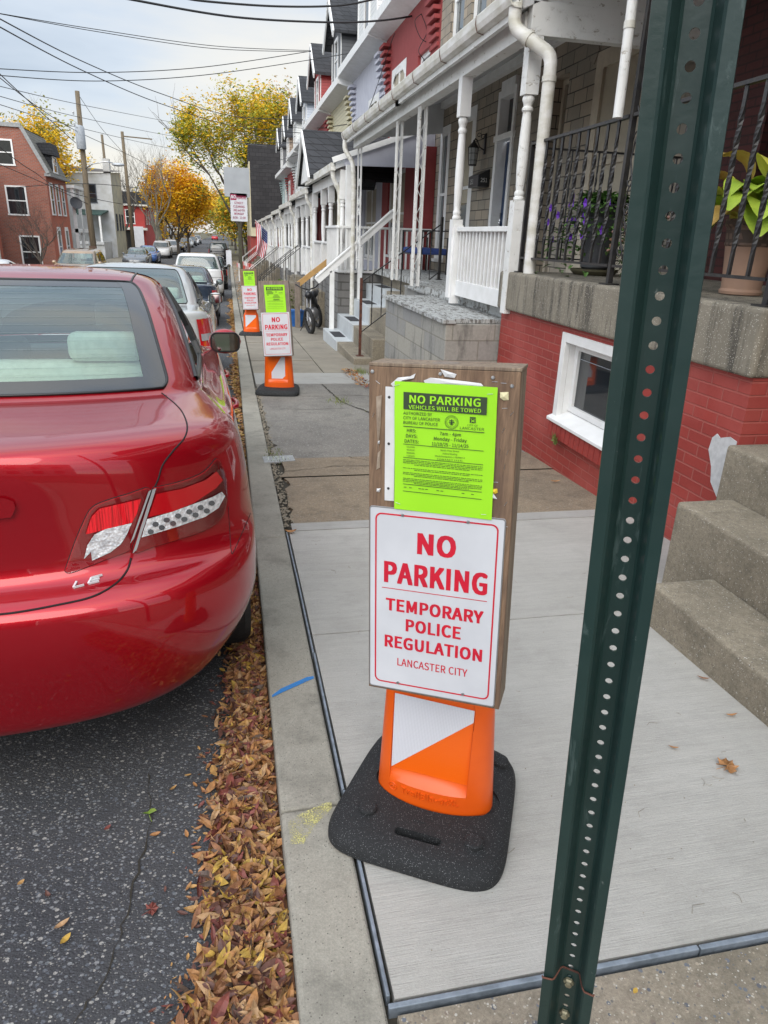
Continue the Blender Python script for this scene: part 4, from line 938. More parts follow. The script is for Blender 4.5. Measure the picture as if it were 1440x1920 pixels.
# body rings: (v, zr, zs, zf, W, yR, yF, Lr, Lf, n)
SEDAN = [
 (.225, .34, .27, .75, .14, 4.70, .62, .80, 2.9),
 (.265, .355, .27, .80, .045, 4.74, .60, .80, 2.9),
 (.40, .42, .36, .872, .012, 4.78, .58, .80, 2.9),
 (.52, .50, .48, .905, .0, 4.80, .58, .80, 2.9),
 (.615, .60, .56, .91, .008, 4.79, .58, .80, 2.9),
 (.655, .66, .60, .91, .045, 4.78, .58, .82, 2.9),
 (.675, .70, .63, .908, .095, 4.77, .57, .84, 2.8),
 (.72, .75, .66, .904, .118, 4.76, .57, .85, 2.7),
 (.85, .84, .72, .895, .122, 4.70, .58, .88, 2.6),
 (.965, .92, .78, .882, .120, 4.60, .60, .9, 2.5),
 (1.012, .955, .83, .868, .126, 4.45, .62, .9, 2.4),
 (1.029, .972, .87, .855, .140, 4.28, .66, .9, 2.4),
 (1.0385, .985, .90, .838, .20, 4.10, .66, .9, 2.4),
 (1.046, 1.0, .94, .802, .40, 3.90, .62, .9, 2.4),
 (1.055, 1.012, .98, .778, .58, 3.74, .54, .85, 2.4),
 (1.062, 1.022, 1.0, .760, .69, 3.64, .48, .8, 2.5),
 (1.10, 1.065, 1.04, .744, .77, 3.54, .46, .75, 2.5),
 (1.21, 1.17, 1.14, .705, .99, 3.34, .46, .7, 2.5),
 (1.32, 1.275, 1.25, .660, 1.25, 3.06, .46, .68, 2.5),
 (1.40, 1.355, 1.34, .610, 1.50, 2.80, .46, .62, 2.5),
 (1.438, 1.405, 1.395, .575, 1.66, 2.66, .44, .60, 2.5),
 (1.455, 1.435, 1.425, .52, 1.78, 2.54, .40, .5, 2.4),
 (1.474, 1.462, 1.455, .36, 2.0, 2.44, .22, .25, 2.2),
 (1.480, 1.476, 1.468, .12, 2.1, 2.36, .1, .12, 2.0)]
SUV = [
 (.30, .26, .30, .82, .16, 4.60, .4, .7, 3.4),
 (.36, .28, .32, .88, .05, 4.66, .4, .7, 3.4),
 (.50, .42, .44, .92, .0, 4.70, .38, .7, 3.6),
 (.62, .60, .60, .93, .0, 4.70, .38, .7, 3.6),
 (.70, .72, .70, .93, .05, 4.68, .38, .7, 3.6),
 (.76, .80, .78, .925, .09, 4.66, .38, .7, 3.6),
 (.92, .92, .90, .915, .10, 4.6, .38, .7, 3.6),
 (1.05, 1.03, 1.0, .90, .12, 4.4, .38, .7, 3.6),
 (1.12, 1.09, 1.04, .885, .13, 4.1, .38, .7, 3.6),
 (1.15, 1.12, 1.08, .87, .15, 3.8, .36, .7, 3.6),
 (1.20, 1.17, 1.13, .85, .17, 3.66, .34, .65, 3.6),
 (1.35, 1.33, 1.28, .81, .23, 3.42, .32, .6, 3.4),
 (1.52, 1.50, 1.46, .76, .31, 3.12, .32, .6, 3.4),
 (1.62, 1.60, 1.57, .72, .37, 2.95, .30, .55, 3.2),
 (1.66, 1.65, 1.62, .68, .41, 2.86, .28, .5, 3.0),
 (1.70, 1.69, 1.67, .58, .5, 2.7, .25, .4, 2.8),
 (1.72, 1.715, 1.70, .36, .8, 2.4, .2, .25, 2.6),
 (1.73, 1.728, 1.72, .12, 1.1, 2.1, .1, .12, 2.4)]
def car_surface(rings):
    K = np.array(rings, float); nK = len(K)
    def cr(v):   # monotone-ish catmull rom over rings
        v = min(max(v, 0), nK-1-1e-9); i = int(v); t = v-i
        p1, p2 = K[i], K[i+1]; p0 = K[max(i-1, 0)]; p3 = K[min(i+2, nK-1)]
        m1 = (p2-p0)*.5; m2 = (p3-p1)*.5; d = p2-p1
        lim = np.abs(d)*1.6; m1 = np.clip(m1, -lim, lim); m2 = np.clip(m2, -lim, lim)
        t2, t3 = t*t, t*t*t
        return (2*t3-3*t2+1)*p1+(t3-2*t2+t)*m1+(-2*t3+3*t2)*p2+(t3-t2)*m2
    def S(u, v):     # u in [-1,1]: 0 rear centre, +-1 front centre; right side positive
        zr, zs, zf, W, yR, yF, Lr, Lf, n = cr(v); s = 1 if u >= 0 else -1; a = abs(u)
        if a < .42:
            ph = a/.42*math.pi/2; x = W*math.sin(ph)**(2/n); y = yR+Lr*(1-max(0, math.cos(ph))**(2/n))
            # x^(2/n) clusters: soften
        elif a < .62:
            t = (a-.42)/.20; x = W*(1+.012*math.sin(math.pi*t)); y = (yR+Lr)*(1-t)+(yF-Lf)*t
        else:
            ph = (1-a)/.38*math.pi/2; x = W*math.sin(ph)**(2/n); y = yF-Lf*(1-max(0, math.cos(ph))**(2/n))
        q = min(1, max(0, (y-yR)/max(.05, Lr*1.35))); q = q*q*(3-2*q)
        z = zr+(zs-zr)*q
        q2 = min(1, max(0, (y-(yF-Lf*1.3))/(Lf*1.3))); q2 = q2*q2*(3-2*q2); z += (zf-zs)*q2
        return Vector((s*x, y, z))
    return S, nK
def us(a):   # sample parameter evenly along outline (superellipse clusters near the ends)
    return a
def make_car(name, label, paint, rings=SEDAN, scale=1.0, detail=2, glass=None, hole=True, vb=15.6, vt=19.35, group='cars parked along the near kerb', lamp='sedan', L_scale=1.0):
    S0, nK = car_surface(rings); glass = glass or car_glass
    S = (lambda u, v: Vector((lambda p: (p.x*scale, p.y*scale*L_scale, p.z*scale))(S0(u, v))))
    root = thing(name, label, 'car', (0, 0, 0), 0, group)
    nu, nv = {2: (150, 5), 1: (70, 3), 0: (36, 2)}[detail]
    uu = [-1+2*i/nu for i in range(nu+1)]
    # denser around rear corners
    uu = [math.copysign(abs(u)**1.15, u) for u in uu]
    vv = [i/nv for i in range((nK-1)*nv+1)]
    P = [[S(u, v) for u in uu] for v in vv]
    wy = [.98*scale*L_scale, 3.78*scale*L_scale] if rings is SEDAN else [.92*scale*L_scale, 3.66*scale*L_scale]
    wz = .335*scale; wr = .40*scale
    def rear_u(v):  # half width of rear glass in u
        t = (v-vb)/(vt-vb); return .262-.012*t
    def in_rear(u, v): return hole and vb < v < vt and abs(u) < rear_u(v)-.012
    def in_side(u, v): return hole and vb+.35 < v < vt-.05 and .375+.028*(v-vb) < abs(u) < .655-.020*(v-vb)
    def in_front(u, v): return hole and vb < v < vt and abs(u) > .745
    mb = MB(); I = [[mb.av(p) for p in row] for row in P]
    for i in range(len(vv)-1):
        for j in range(nu):
            um = (uu[j]+uu[j+1])/2; vm = (vv[i]+vv[i+1])/2
            if in_rear(um, vm) or in_side(um, vm) or in_front(um, vm): continue
            c = (P[i][j]+P[i+1][j+1])/2
            if abs(c.x) > .70*scale and any((c.y-w_)**2+(c.z-wz)**2 < wr*wr for w_ in wy): continue
            mb.face((I[i][j], I[i][j+1], I[i+1][j+1], I[i+1][j]))
    body = mb.build('body', paint, root, smooth=True, auto=50, fix=False)
    # arch lips and wheels
    W0 = max(r_[3] for r_ in rings)*scale
    for w_ in wy:
        for s in (-1, 1):
            mb = MB(); n = 24; pts = []
            for k in range(n+1):
                a = R_(-12+204*k/n); y = w_+wr*1.0*math.cos(a); z = wz+wr*math.sin(a); x = s*(W0-.008*scale-.03*scale*(1 if z < .3*scale else 0))
                # follow the body side
                vbest = min((abs(P[i][0 if False else int(nu*.77)].z-z), i) for i in range(0, int(nv*10)))[1]
                x = s*abs(P[vbest][int(nu*.5+nu*.5*.5)].x); pts.append((x, y, z))
            if detail > 0: mb.tube([(p[0]-s*.012, p[1], p[2]) for p in pts], .012*scale, 6); mb.build('wheel_arch', paint, root, smooth=True)
            mb = MB(); x1 = s*(W0-.018*scale); x0 = s*(W0-.245*scale); R1 = .325*scale
            mb.lathe((min(x0, x1), w_, R1), [(R1*.62, .0), (R1*.93, .0), (R1, .025), (R1*1.005, .06), (R1*1.005, abs(x1-x0)-.06), (R1, abs(x1-x0)-.025), (R1*.93, abs(x1-x0)), (R1*.66, abs(x1-x0))], 28, False, (1, 0, 0))
            wh = mb.build('wheel', tyre_m, root, smooth=True, auto=40)
            if detail > 0:
                mb = MB(); xx = s*(W0-.05*scale); mb.lathe((xx, w_, R1), [(R1*.66, 0), (R1*.6, -.02*s), (R1*.2, -.01*s), (R1*.15, .005*s), (0, .006*s)], 24, False, (1, 0, 0))
                mb.build('rim', rim_m, wh, smooth=True)
    # underbody and wheel wells
    mb = MB(); ym = (wy[0]+wy[1])/2; yl = rings[3][5]*scale*L_scale
    mb.box(-.66*scale, .66*scale, .40*scale, yl-.40*scale, .19*scale, .21*scale)
    mb.box(-.62*scale, .62*scale, .35*scale, yl-.4*scale, .22*scale, .62*scale)
    for w_ in wy: mb.box(-.80*scale, .80*scale, w_-wr*1.02, w_+wr*1.02, .60*scale, .72*scale+.0)
    mb.build('underbody', dark_m, root)
    if rings is SEDAN:
        for s in (-1, 1):
            mb = MB(); x0, x1 = sorted((s*.80*scale, s*.885*scale)); mb.box(x0, x1, wy[0]+wr*1.0, wy[1]-wr*1.0, .20*scale, .40*scale); mb.build('sill', paint, root, bevel=.02*scale)
    # glass
    def gpatch(fu0, fu1, v0, v1, off, nU=28, nV=10, rnd_c=.0):
        mb = MB(); rows = []
        for i in range(nV+1):
            v = v0+(v1-v0)*i/nV; t = i/nV
            k = 1-rnd_c*(max(0, 1-t/.16)**2+max(0, (t-.84)/.16)**2)
            a, b = fu0(v), fu1(v); m = (a+b)/2; h = (b-a)/2*k; row = []
            for j in range(nU+1):
                u = m-h+2*h*j/nU; p = S(u, v); e = 1e-3
                du = S(u+e, v)-S(u-e, v); dv = S(u, v+e)-S(u, v-e); nrm = du.cross(dv)
                nrm = nrm.normalized() if nrm.length > 1e-12 else Vector((0, 0, 1))
                if nrm.dot(p-Vector((0, 2.3*scale, .6*scale))) < 0: nrm = -nrm
                row.append(p+nrm*off)
            rows.append(row)
        mb.grid(rows); return mb
    gpatch(lambda v: -rear_u(v), rear_u, vb-.05, vt+.05, .002, rnd_c=.07).build('rear_window', glass, root, smooth=True, fix=False)
    for s in (-1, 1):
        f0 = lambda v: s*(.365+.028*(v-vb)); f1 = lambda v: s*(.665-.020*(v-vb))
        gpatch(f0, f1, vb+.30, vt, .002, rnd_c=.04).build('side_window', glass, root, smooth=True, fix=False)
        if detail > 0:
            mb = MB(); nrm = Vector((s, 0, .35)).normalized()
            bp = [S(s*.525, v)+nrm*.004 for v in np.linspace(vb+.3, vt, 6)]; mb.tube(bp, .018*scale, 5)
            mb.build('window_pillar', black_trim, root)
            mb = MB(); loop = [S(f0(v), v)+nrm*.003 for v in np.linspace(vb+.3, vt, 10)]+[S(u, vt)+nrm*.003 for u in np.linspace(f0(vt), f1(vt), 16)]+[S(f1(v), v)+nrm*.003 for v in np.linspace(vt, vb+.3, 10)]+[S(u, vb+.3)+nrm*.003 for u in np.linspace(f1(vb+.3), f0(vb+.3), 20)]
            mb.tube(loop, .011*scale, 6, False); mb.build('window_seal', black_trim, root, smooth=True)
    gpatch(lambda v: .742, lambda v: 1.258, vb, vt, .002) if False else None
    mb = MB(); rows = []
    for i in range(9):
        v = vb+(vt-vb)*i/8; rows.append([S(u, v)+Vector((0, .004, .003)) for u in list(np.linspace(.735, 1, 12))]+[S(u, v)+Vector((0, .004, .003)) for u in list(np.linspace(-1, -.735, 12))])
    mb.grid(rows); mb.build('windscreen', glass, root, smooth=True)
    if detail > 0:   # dark border of the rear window
        mb = MB()
        if detail == 2:
            for (va, vb_) in ((vb-.05, vb+.55), (vt-.42, vt+.05)):
                rows = []
                for i in range(5):
                    v = va+(vb_-va)*i/4; t = (v-vb+.05)/(vt-vb+.1); k = 1-.07*(max(0, 1-t/.16)**2+max(0, (t-.84)/.16)**2)
                    rows.append([S(u*rear_u(v)*k, v)+Vector((0, -.0016, .0026)) for u in np.linspace(-1, 1, 30)])
                mb.grid(rows)
            for s in (-1, 1):
                rows = []
                for i in range(21):
                    v = vb-.05+(vt-vb+.1)*i/20; t = i/20; k = 1-.07*(max(0, 1-t/.16)**2+max(0, (t-.84)/.16)**2)
                    rows.append([S(s*rear_u(v)*k*u, v)+Vector((s*.0012, -.0012, .0030)) for u in np.linspace(.80, 1, 6)])
                mb.grid(rows)
            mb.build('rear_window_border', frit, root, smooth=True)
            for k in range(13):    # heater lines
                v = vb+.65+(vt-vb-1.2)*k/12; mb = MB(); mb.tube([S(u*rear_u(v)*.80, v)+Vector((0, -.001, .003)) for u in np.linspace(-1, 1, 22)],   .0004, 3); mb.build('heater_line', line_m, root)
        mb = MB(); loop = []
        for i in range(25):
            v = vb-.05+(vt-vb+.1)*i/24; t = i/24; k = 1-.07*(max(0, 1-t/.16)**2+max(0, (t-.84)/.16)**2); loop.append(S(rear_u(v)*k, v)+Vector((.001, -.002, .003)))
        top = [S(u*rear_u(vt+.05)*.93, vt+.05)+Vector((0, 0, .003)) for u in np.linspace(1, -1, 24)]
        left = [Vector((-p.x, p.y, p.z)) for p in loop[::-1]]; bot = [S(u*rear_u(vb-.05)*.93, vb-.05)+Vector((0, -.003, .002)) for u in np.linspace(-1, 1, 24)]
        mb.tube(loop+top[1:-1]+left+bot[1:-1]+[loop[0]], .0055*scale, 6, False); mb.build('window_seal', black_trim, root, smooth=True)
    # cabin
    if hole:
        mb = MB(); mb.box(-.66*scale, .66*scale, .62*scale, 3.5*scale*L_scale, .60*scale, .80*scale)
        mb.build('cabin_floor', cabin_m, root)
        if rings is SEDAN:
            mb = MB(); mb.hexa([(-.60*scale, .80*scale, .96*scale), (.60*scale, .80*scale, .96*scale), (.60*scale, 1.40*scale, .96*scale), (-.60*scale, 1.40*scale, .96*scale), (-.60*scale, .80*scale, 1.005*scale), (.60*scale, .80*scale, 1.005*scale), (.60*scale, 1.40*scale, 1.0*scale), (-.60*scale, 1.40*scale, 1.0*scale)])
            mb.build('parcel_shelf', seat_m, root)
        y0 = 1.42*scale if rings is SEDAN else .9*scale
        if detail > 0:
            mb = MB(); mb.box(-.62*scale, .62*scale, y0, y0+.16*scale, .75*scale, 1.10*scale); mb.build('rear_seat', seat_m, root, bevel=.05*scale, seg=3)
            for x in (-.38, .38): mb = MB(); mb.box((x-.15)*scale, (x+.15)*scale, y0-.01, y0+.10*scale, 1.10*scale, 1.22*scale); mb.build('headrest', seat_m, root, bevel=.035*scale, seg=3)
            for x in (-.36, .36):
                mb = MB(); mb.box((x-.25)*scale, (x+.25)*scale, y0+.9*scale, y0+1.02*scale, .7*scale, 1.12*scale); mb.build('front_seat', cabin_m, root, bevel=.05*scale, seg=3)
                mb = MB(); mb.box((x-.13)*scale, (x+.13)*scale, y0+.93*scale, y0+1.0*scale, 1.15*scale, 1.30*scale); mb.build('headrest', cabin_m, root, bevel=.03*scale)
            mb = MB(); mb.box(-.66*scale, .66*scale, y0+1.75*scale, y0+2.0*scale, .7*scale, .98*scale); mb.build('dashboard', cabin_m, root, bevel=.03)
    # bumper join, number plate
    if detail < 2:
        sc_ = scale
        lp = {'sedan': (.62, .90, .255, .40), 'suv': (.74, 1.12, .30, .40), 'big': (.60, .95, .25, .42)}[lamp]
        def zv(z_, u):  # find v with S(u,v).z=z_
            best = min(np.linspace(0, nK-1, 200), key=lambda v: abs(S(u, v).z-z_) + (0 if v < vb else 9)); return best
        for s in (-1, 1):
            mb = MB(); rows = []
            for i in range(7):
                z_ = (lp[0]+(lp[1]-lp[0])*i/6)*sc_; row = []
                for u in np.linspace(lp[2], lp[3], 8):
                    p = S(s*u, zv(z_, s*u)); row.append(p+Vector((s*.006, -.010, 0)))
                rows.append(row)
            mb.grid(rows); mb.build('tail_lamp', lens_red, root, smooth=True)
            if detail == 1 and lamp == 'big':
                mb = MB(); rows = []
                for i in range(4):
                    z_ = (.73+.07*i/3)*sc_; rows.append([S(s*u, zv(z_, s*u))+Vector((s*.010, -.014, 0)) for u in np.linspace(.26, .40, 8)])
                mb.grid(rows); mb.build('reversing_lamp', lens_grey, root, smooth=True)
        mb = MB(); p = S(0, 8); mb.box(-.16*sc_, .16*sc_, p.y-.012, p.y+.01, .74*sc_, .86*sc_); mb.build('number_plate', var('number_plate', (.6, .6, .55), rough=.5) if 'number_plate' not in bpy.data.materials else bpy.data.materials['number_plate'], root)
        if detail == 1:
            mb = MB(); pts = []
            for u in np.linspace(-.33, .33, 30): pts.append(S(u, 5.7)+Vector((0, -.002, 0)))
            mb.tube(pts, .006, 5); mb.build('boot_gap', black_trim, root)
    for s in (-1, 1):   # mirrors
        mb = MB(); yy_ = 3.02*scale*L_scale if rings is SEDAN else 3.1*scale; zz_ = (1.03 if rings is SEDAN else 1.14)*scale; xx = s*(.925 if rings is SEDAN else 1.01)*scale
        mb.ball((xx, yy_, zz_), .1*scale, 16, 1.05, .62, .80); mb.beam((s*.80*scale, yy_+.04, zz_-.06*scale), (xx, yy_+.02, zz_-.05*scale), .05*scale, .04*scale)
        mi = mb.build('door_mirror', paint, root, smooth=True)
        mb = MB(); ol = rbox_outline(.093*scale, .062*scale, .04*scale, 0, 5, xx, zz_); mb.prism([(x, yy_-.068*scale, z) for x, z in ol], (0, .03, 0)); mb.build('mirror_rim', black_trim, mi)
        mb = MB(); ol = rbox_outline(.083*scale, .053*scale, .036*scale, 0, 5, xx, zz_); mb.poly([(x, yy_-.0695*scale, z) for x, z in ol]); mb.build('mirror_glass', bpy.data.materials.get('mirror_silver') or M_('mirror_silver', (.45, .50, .48), .03, 1).m, mi)
    return root, body, S

red_paint = carpaint('red_car_paint', (.40, .003, .011), (.36, .003, .010), .38, .55)
S_red = 1.06
red, red_body, SR = make_car('parked_car', 'glossy red sedan parked at the kerb, nearest car, seen from behind', red_paint, SEDAN, S_red, 2)
cx0 = -.885; ry = 1.74
place(red, (cx0, ry, roadz(cx0, 3.0)+.042*1.14), R_(2.6))
red.rotation_euler = (R_(-2.5), 0, R_(2.6))
MR = Matrix.Translation(red.location) @ red.rotation_euler.to_matrix().to_4x4()
WM[red.name] = MR
# parts are re-expressed: meshes were built at the origin, children follow the root
for ch in [o for o in bpy.data.objects if o.parent is not None]:
    pass
def sub_wm(o):
    for ch in [x for x in bpy.data.objects if x.parent == o]: WM[ch.name] = MR; sub_wm(ch)
sub_wm(red)
bvh = BVHTree.FromPolygons([MR @ v.co for v in red_body.data.vertices], [tuple(p.vertices) for p in red_body.data.polygons])
from mathutils.geometry import delaunay_2d_cdt
MRi = MR.inverted()
def cast(px, py):
    h = bvh.ray_cast(CAM, ray(px, py)); return (h[0], h[1]) if h[0] is not None else None
def decal(name, poly, mat, off=.003, step=7, dome=0, parent=None, mirror=True):
    """a lamp or trim piece that lies on the body: outline traced on the body surface, then given its own thickness"""
    pts = []
    for i, a in enumerate(poly):
        b = poly[(i+1) % len(poly)]; n = max(1, int(math.hypot(b[0]-a[0], b[1]-a[1])/step))
        pts += [Vector((a[0]+(b[0]-a[0])*k/n, a[1]+(b[1]-a[1])*k/n)) for k in range(n)]
    nb = len(pts); xs = [p.x for p in pts]; ys = [p.y for p in pts]
    def inside(x, y):
        c = False
        for i in range(nb):
            a, b = pts[i-1], pts[i]
            if (a.y > y) != (b.y > y) and x < (b.x-a.x)*(y-a.y)/(b.y-a.y)+a.x: c = not c
        return c
    def dist(x, y): return min((Vector((x, y))-p).length for p in pts)
    y = min(ys)+step*.6
    while y < max(ys):
        x = min(xs)+step*.6
        while x < max(xs):
            if inside(x, y) and dist(x, y) > step*.55: pts.append(Vector((x, y)))
            x += step
        y += step*.87
    r_ = delaunay_2d_cdt(pts, [(i, (i+1) % nb) for i in range(nb)], [], 1, 1e-5)
    V = []
    for p in r_[0]:
        h = cast(p.x, p.y)
        if h is None: V.append(None); continue
        nrm = h[1] if h[1].dot(ray(p.x, p.y)) < 0 else -h[1]
        d = min(1, dist(p.x, p.y)/(step*2)) if dome else 0
        V.append(h[0]+nrm*(off+dome*math.sin(d*math.pi/2)))
    mb = MB(); keep = [i for i, v in enumerate(V) if v is not None]; mp_ = {i: mb.av(V[i]) for i in keep}
    for f in r_[2]:
        if all(i in mp_ for i in f): mb.face([mp_[i] for i in f])
    P_ = parent or red
    o = mb.build(name, mat, P_, smooth=True, auto=60)
    if mirror:
        o2 = o.copy(); o2.data = o.data.copy(); COL.objects.link(o2); o2.parent = o.parent
        for v in o2.data.vertices: v.co.x = -v.co.x
        o2.data.flip_normals(); WM[o2.name] = MR
    return o
def seam(name, pts, r, mat, mirror=True, off=0.0, parent=None):
    V = []
    for i in range(len(pts)-1):
        a, b = pts[i], pts[i+1]; n = max(2, int(math.hypot(b[0]-a[0], b[1]-a[1])/6))
        for k in range(n+(1 if i == len(pts)-2 else 0)):
            h = cast(a[0]+(b[0]-a[0])*k/n, a[1]+(b[1]-a[1])*k/n)
            if h: V.append(h[0]+(h[1] if h[1].dot(ray(*a)) < 0 else -h[1])*off)
    if len(V) < 2: return
    mb = MB(); mb.tube(V, r, 6); o = mb.build(name, mat, parent or red, smooth=True)
    if mirror:
        o2 = o.copy(); o2.data = o.data.copy(); COL.objects.link(o2); o2.parent = o.parent
        for v in o2.data.vertices: v.co.x = -v.co.x
        WM[o2.name] = MR
    return o
gap_m = M_('panel_gap', (.012, .004, .005), .8).m
def curve(pts, n=6):   # catmull rom through pixel points
    out_ = []
    for i in range(len(pts)-1):
        p0 = pts[max(0, i-1)]; p1 = pts[i]; p2 = pts[i+1]; p3 = pts[min(len(pts)-1, i+2)]
        for k in range(n):
            t = k/n; out_.append(tuple(.5*((2*p1[j])+(-p0[j]+p2[j])*t+(2*p0[j]-5*p1[j]+4*p2[j]-p3[j])*t*t+(-p0[j]+3*p1[j]-3*p2[j]+p3[j])*t**3) for j in (0, 1)))
    out_.append(pts[-1]); return out_
# boot lid shut line, bumper join, fuel flap, door line
seam('boot_gap', curve([(303, 737), (328, 757), (343, 775), (351, 800), (345, 822), (325, 845), (305, 872), (296, 900), (284, 925)]), .0028, gap_m)
seam('boot_gap', curve([(246, 1046), (238, 1070), (215, 1096), (170, 1120), (100, 1136), (40, 1147), (0, 1152), (-60, 1156), (-150, 1157)]), .0034, gap_m)
seam('fuel_flap_gap', curve([(428, 950), (431, 1000), (434, 1035), (440, 1030), (470, 962)]), .0013, gap_m, False)
# tail lamps: inner on the boot lid, outer on the wing
oin = [(122, 1070), (140, 1018), (158, 975), (172, 952), (195, 940), (240, 926), (281, 916), (262, 965), (243, 1020), (241, 1032), (190, 1052), (145, 1070), (128, 1074)]
tl = decal('tail_lamp', curve(oin+[oin[0]], 3)[:-1], lens_dark, .004, 6, .006)
decal('bright_lens', [(160, 1000), (170, 968), (185, 952), (262, 934), (254, 962), (246, 978), (200, 990)], lens_bright, .013, 6, .001, tl)
decal('clear_lens', [(170, 1032), (157, 1046), (163, 1020), (176, 1000), (196, 990), (245, 979), (236, 1000), (225, 1018), (205, 1034), (172, 1049)], lens_clear, .0135, 5, .001, tl)
oout = [(287, 914), (330, 905), (372, 890), (392, 874), (404, 860), (412, 868), (421, 890), (424, 920), (422, 948), (410, 975), (380, 995), (330, 1012), (290, 1024), (248, 1036), (262, 990), (276, 945)]
to = decal('tail_lamp', curve(oout+[oout[0]], 3)[:-1], lens_dark, .004, 6, .006)
decal('red_lens', [(290, 925), (340, 915), (380, 900), (400, 884), (412, 900), (400, 915), (360, 942), (320, 958), (276, 968), (283, 945)], lens_red, .013, 6, .001, to)
decal('clear_lens', [(273, 972), (320, 958), (356, 945), (392, 932), (410, 922), (416, 930), (404, 952), (380, 968), (330, 986), (263, 1006)], lens_clear, .0135, 5, .001, to)
decal('lens_divider', [(283, 917), (290, 914), (254, 1030), (247, 1036)], lens_grey, .012, 6, 0, to)
decal('lens_divider', [(276, 920), (281, 917), (249, 1008), (242, 1018)], lens_grey, .012, 6, 0, tl)
led_m = M_('led_bowl', (.20, .21, .23), .1, .6).m
for k in range(6):
    for q in (0, 1):
        x = 284+k*20.5-q*9+4; y = 981-k*7.6+q*14
        decal('led', [(x+6*math.cos(a), y+5*math.sin(a)) for a in [2*math.pi*i/8 for i in range(8)]], led_m, .0165, 5, 0, to, True)
for ol_ in (oin, oout): seam('lamp_gap', curve(ol_+[ol_[0]], 3), .0022, gap_m)
cover_m = tinted_glass('lamp_cover', (1, .93, .93), .02); cover_m.node_tree.nodes['Mix Shader'].inputs[0].default_value = .02
for ol_, par in ((oin, tl), (oout, to)):
    decal('lens_cover', curve(ol_+[ol_[0]], 3)[:-1], cover_m, .006, 6, .016, par)
# badge letters on the boot lid
badge_m = M_('badge_silver', (.72, .72, .73), .35, .35).m
def badge(px0, py0, px1, py1, h):
    strokes = {'L': [((0, 0), (0, 1)), ((0, 0), (.9, 0))], 'E': [((0, 0), (0, 1)), ((0, 0), (.9, 0)), ((0, 1), (.9, 1)), ((0, .5), (.8, .5))]}
    for k, ch in enumerate('LE'):
        mb = MB()
        for a, b in strokes[ch]:
            V = []
            for q in (a, b):
                X = px0+(px1-px0)*(k*.56+q[0]*.44)+q[1]*6; Yp = py0+(py1-py0)*(k*.56+q[0]*.44)-q[1]*h; h_ = cast(X, Yp)
                V.append(h_[0]+(h_[1] if h_[1].dot(ray(X, Yp)) < 0 else -h_[1])*.003)
            mb.beam(V[0], V[1], .0056, .005)
        mb.build('badge_letter', badge_m, red)
badge(138, 1103, 188, 1090, 12)
# boot handle bar, exhaust
decal('boot_handle', [(-60, 930), (10, 932), (26, 938), (30, 950), (22, 968), (-60, 975)], red_paint, .012, 7, .012, None, True)
mb = MB(); mb.T = MR; mb.lathe((.50, .30, .225), [(.032, 0), (.036, 0), (.036, .3), (.032, .3), (.032, 0)], 18, False, (0, 1, 0)); mb.build('exhaust_pipe', rust_m if False else black_trim, red, smooth=True)
seam('roof_channel', curve([(245, 543), (246, 528), (252, 517), (262, 508), (285, 502)]), .006, black_trim, True, -.001)
mb = MB()
h0 = cast(434, 752)
mb = MB(); mb.T = MR; 
for yy_ in (1.75, 2.82):
    mb = MB(); mb.T = MR; xs_ = abs(SR(.5, 8.6).x)
    mb.tube([(xs_-.012, yy_, .90), (xs_+.022, yy_+.02, .905), (xs_+.028, yy_+.10, .91), (xs_+.02, yy_+.18, .91), (xs_-.012, yy_+.20, .91)], .013, 8); mb.build('door_handle', red_paint, red, smooth=True)
# ================= NEAR HOUSES ON THE RIGHT =================
brick_red = brick('painted_red_brick', (.36, .045, .034), (.30, .036, .028), (.40, .10, .080), .205, .0675, .006, 'xy', .8, .62, .35, dist=.009, patch=(.40, .085, .07), mort_smooth=.4)
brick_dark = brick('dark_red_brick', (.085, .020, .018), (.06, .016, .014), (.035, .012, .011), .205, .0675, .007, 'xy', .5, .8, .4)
stone_m = brick('tan_stone_facing', (.40, .33, .25), (.29, .26, .21), (.07, .062, .052), .34, .155, .007, 'xy', .9, .85, .45, .37, .012, (.22, .20, .17))
stone_grey = brick('grey_stone_facing', (.26, .25, .235), (.19, .185, .18), (.10, .095, .085), .38, .16, .010, 'xy', .8, .85, .5, .4, .012)
def box_stone():
    m = M_('stained_stone_block', (.22, .21, .19), .85); co = m.yz('xy'); b = m.N.new('ShaderNodeTexBrick'); m.L.new(co, b.inputs['Vector']); b.inputs['Scale'].default_value = 1
    b.inputs['Brick Width'].default_value = .42; b.inputs['Row Height'].default_value = .19; b.inputs['Mortar Size'].default_value = .006; b.inputs['Color1'].default_value = (.37, .35, .30, 1); b.inputs['Color2'].default_value = (.26, .26, .255, 1); b.inputs['Mortar'].default_value = (.24, .225, .19, 1); b.offset = .37; b.squash = 1.5; b.squash_frequency = 3
    st = m.noise(1.9, 7, .7, m.map((1.9, 1.9, .55))); c = m.mix(m.ramp(st, [(.53, 0), (.70, .9)]), b.outputs['Color'], (.035, .035, .033))
    c = m.mix(m.ramp(m.noise(1.4, 4), [(.6, 0), (.8, .5)]), c, (.30, .27, .12)); c = m.mix(.4, c, m.ramp(m.noise(40, 5), [(.3, .6), (.7, 1.05)]), 'MULTIPLY')
    m.setcol(c); m.bump(m.math('SUBTRACT', 1.0, b.outputs['Fac']), .6, .008); m.bump(m.noise(60, 5), .4, .004); return m.m
block_m = box_stone()
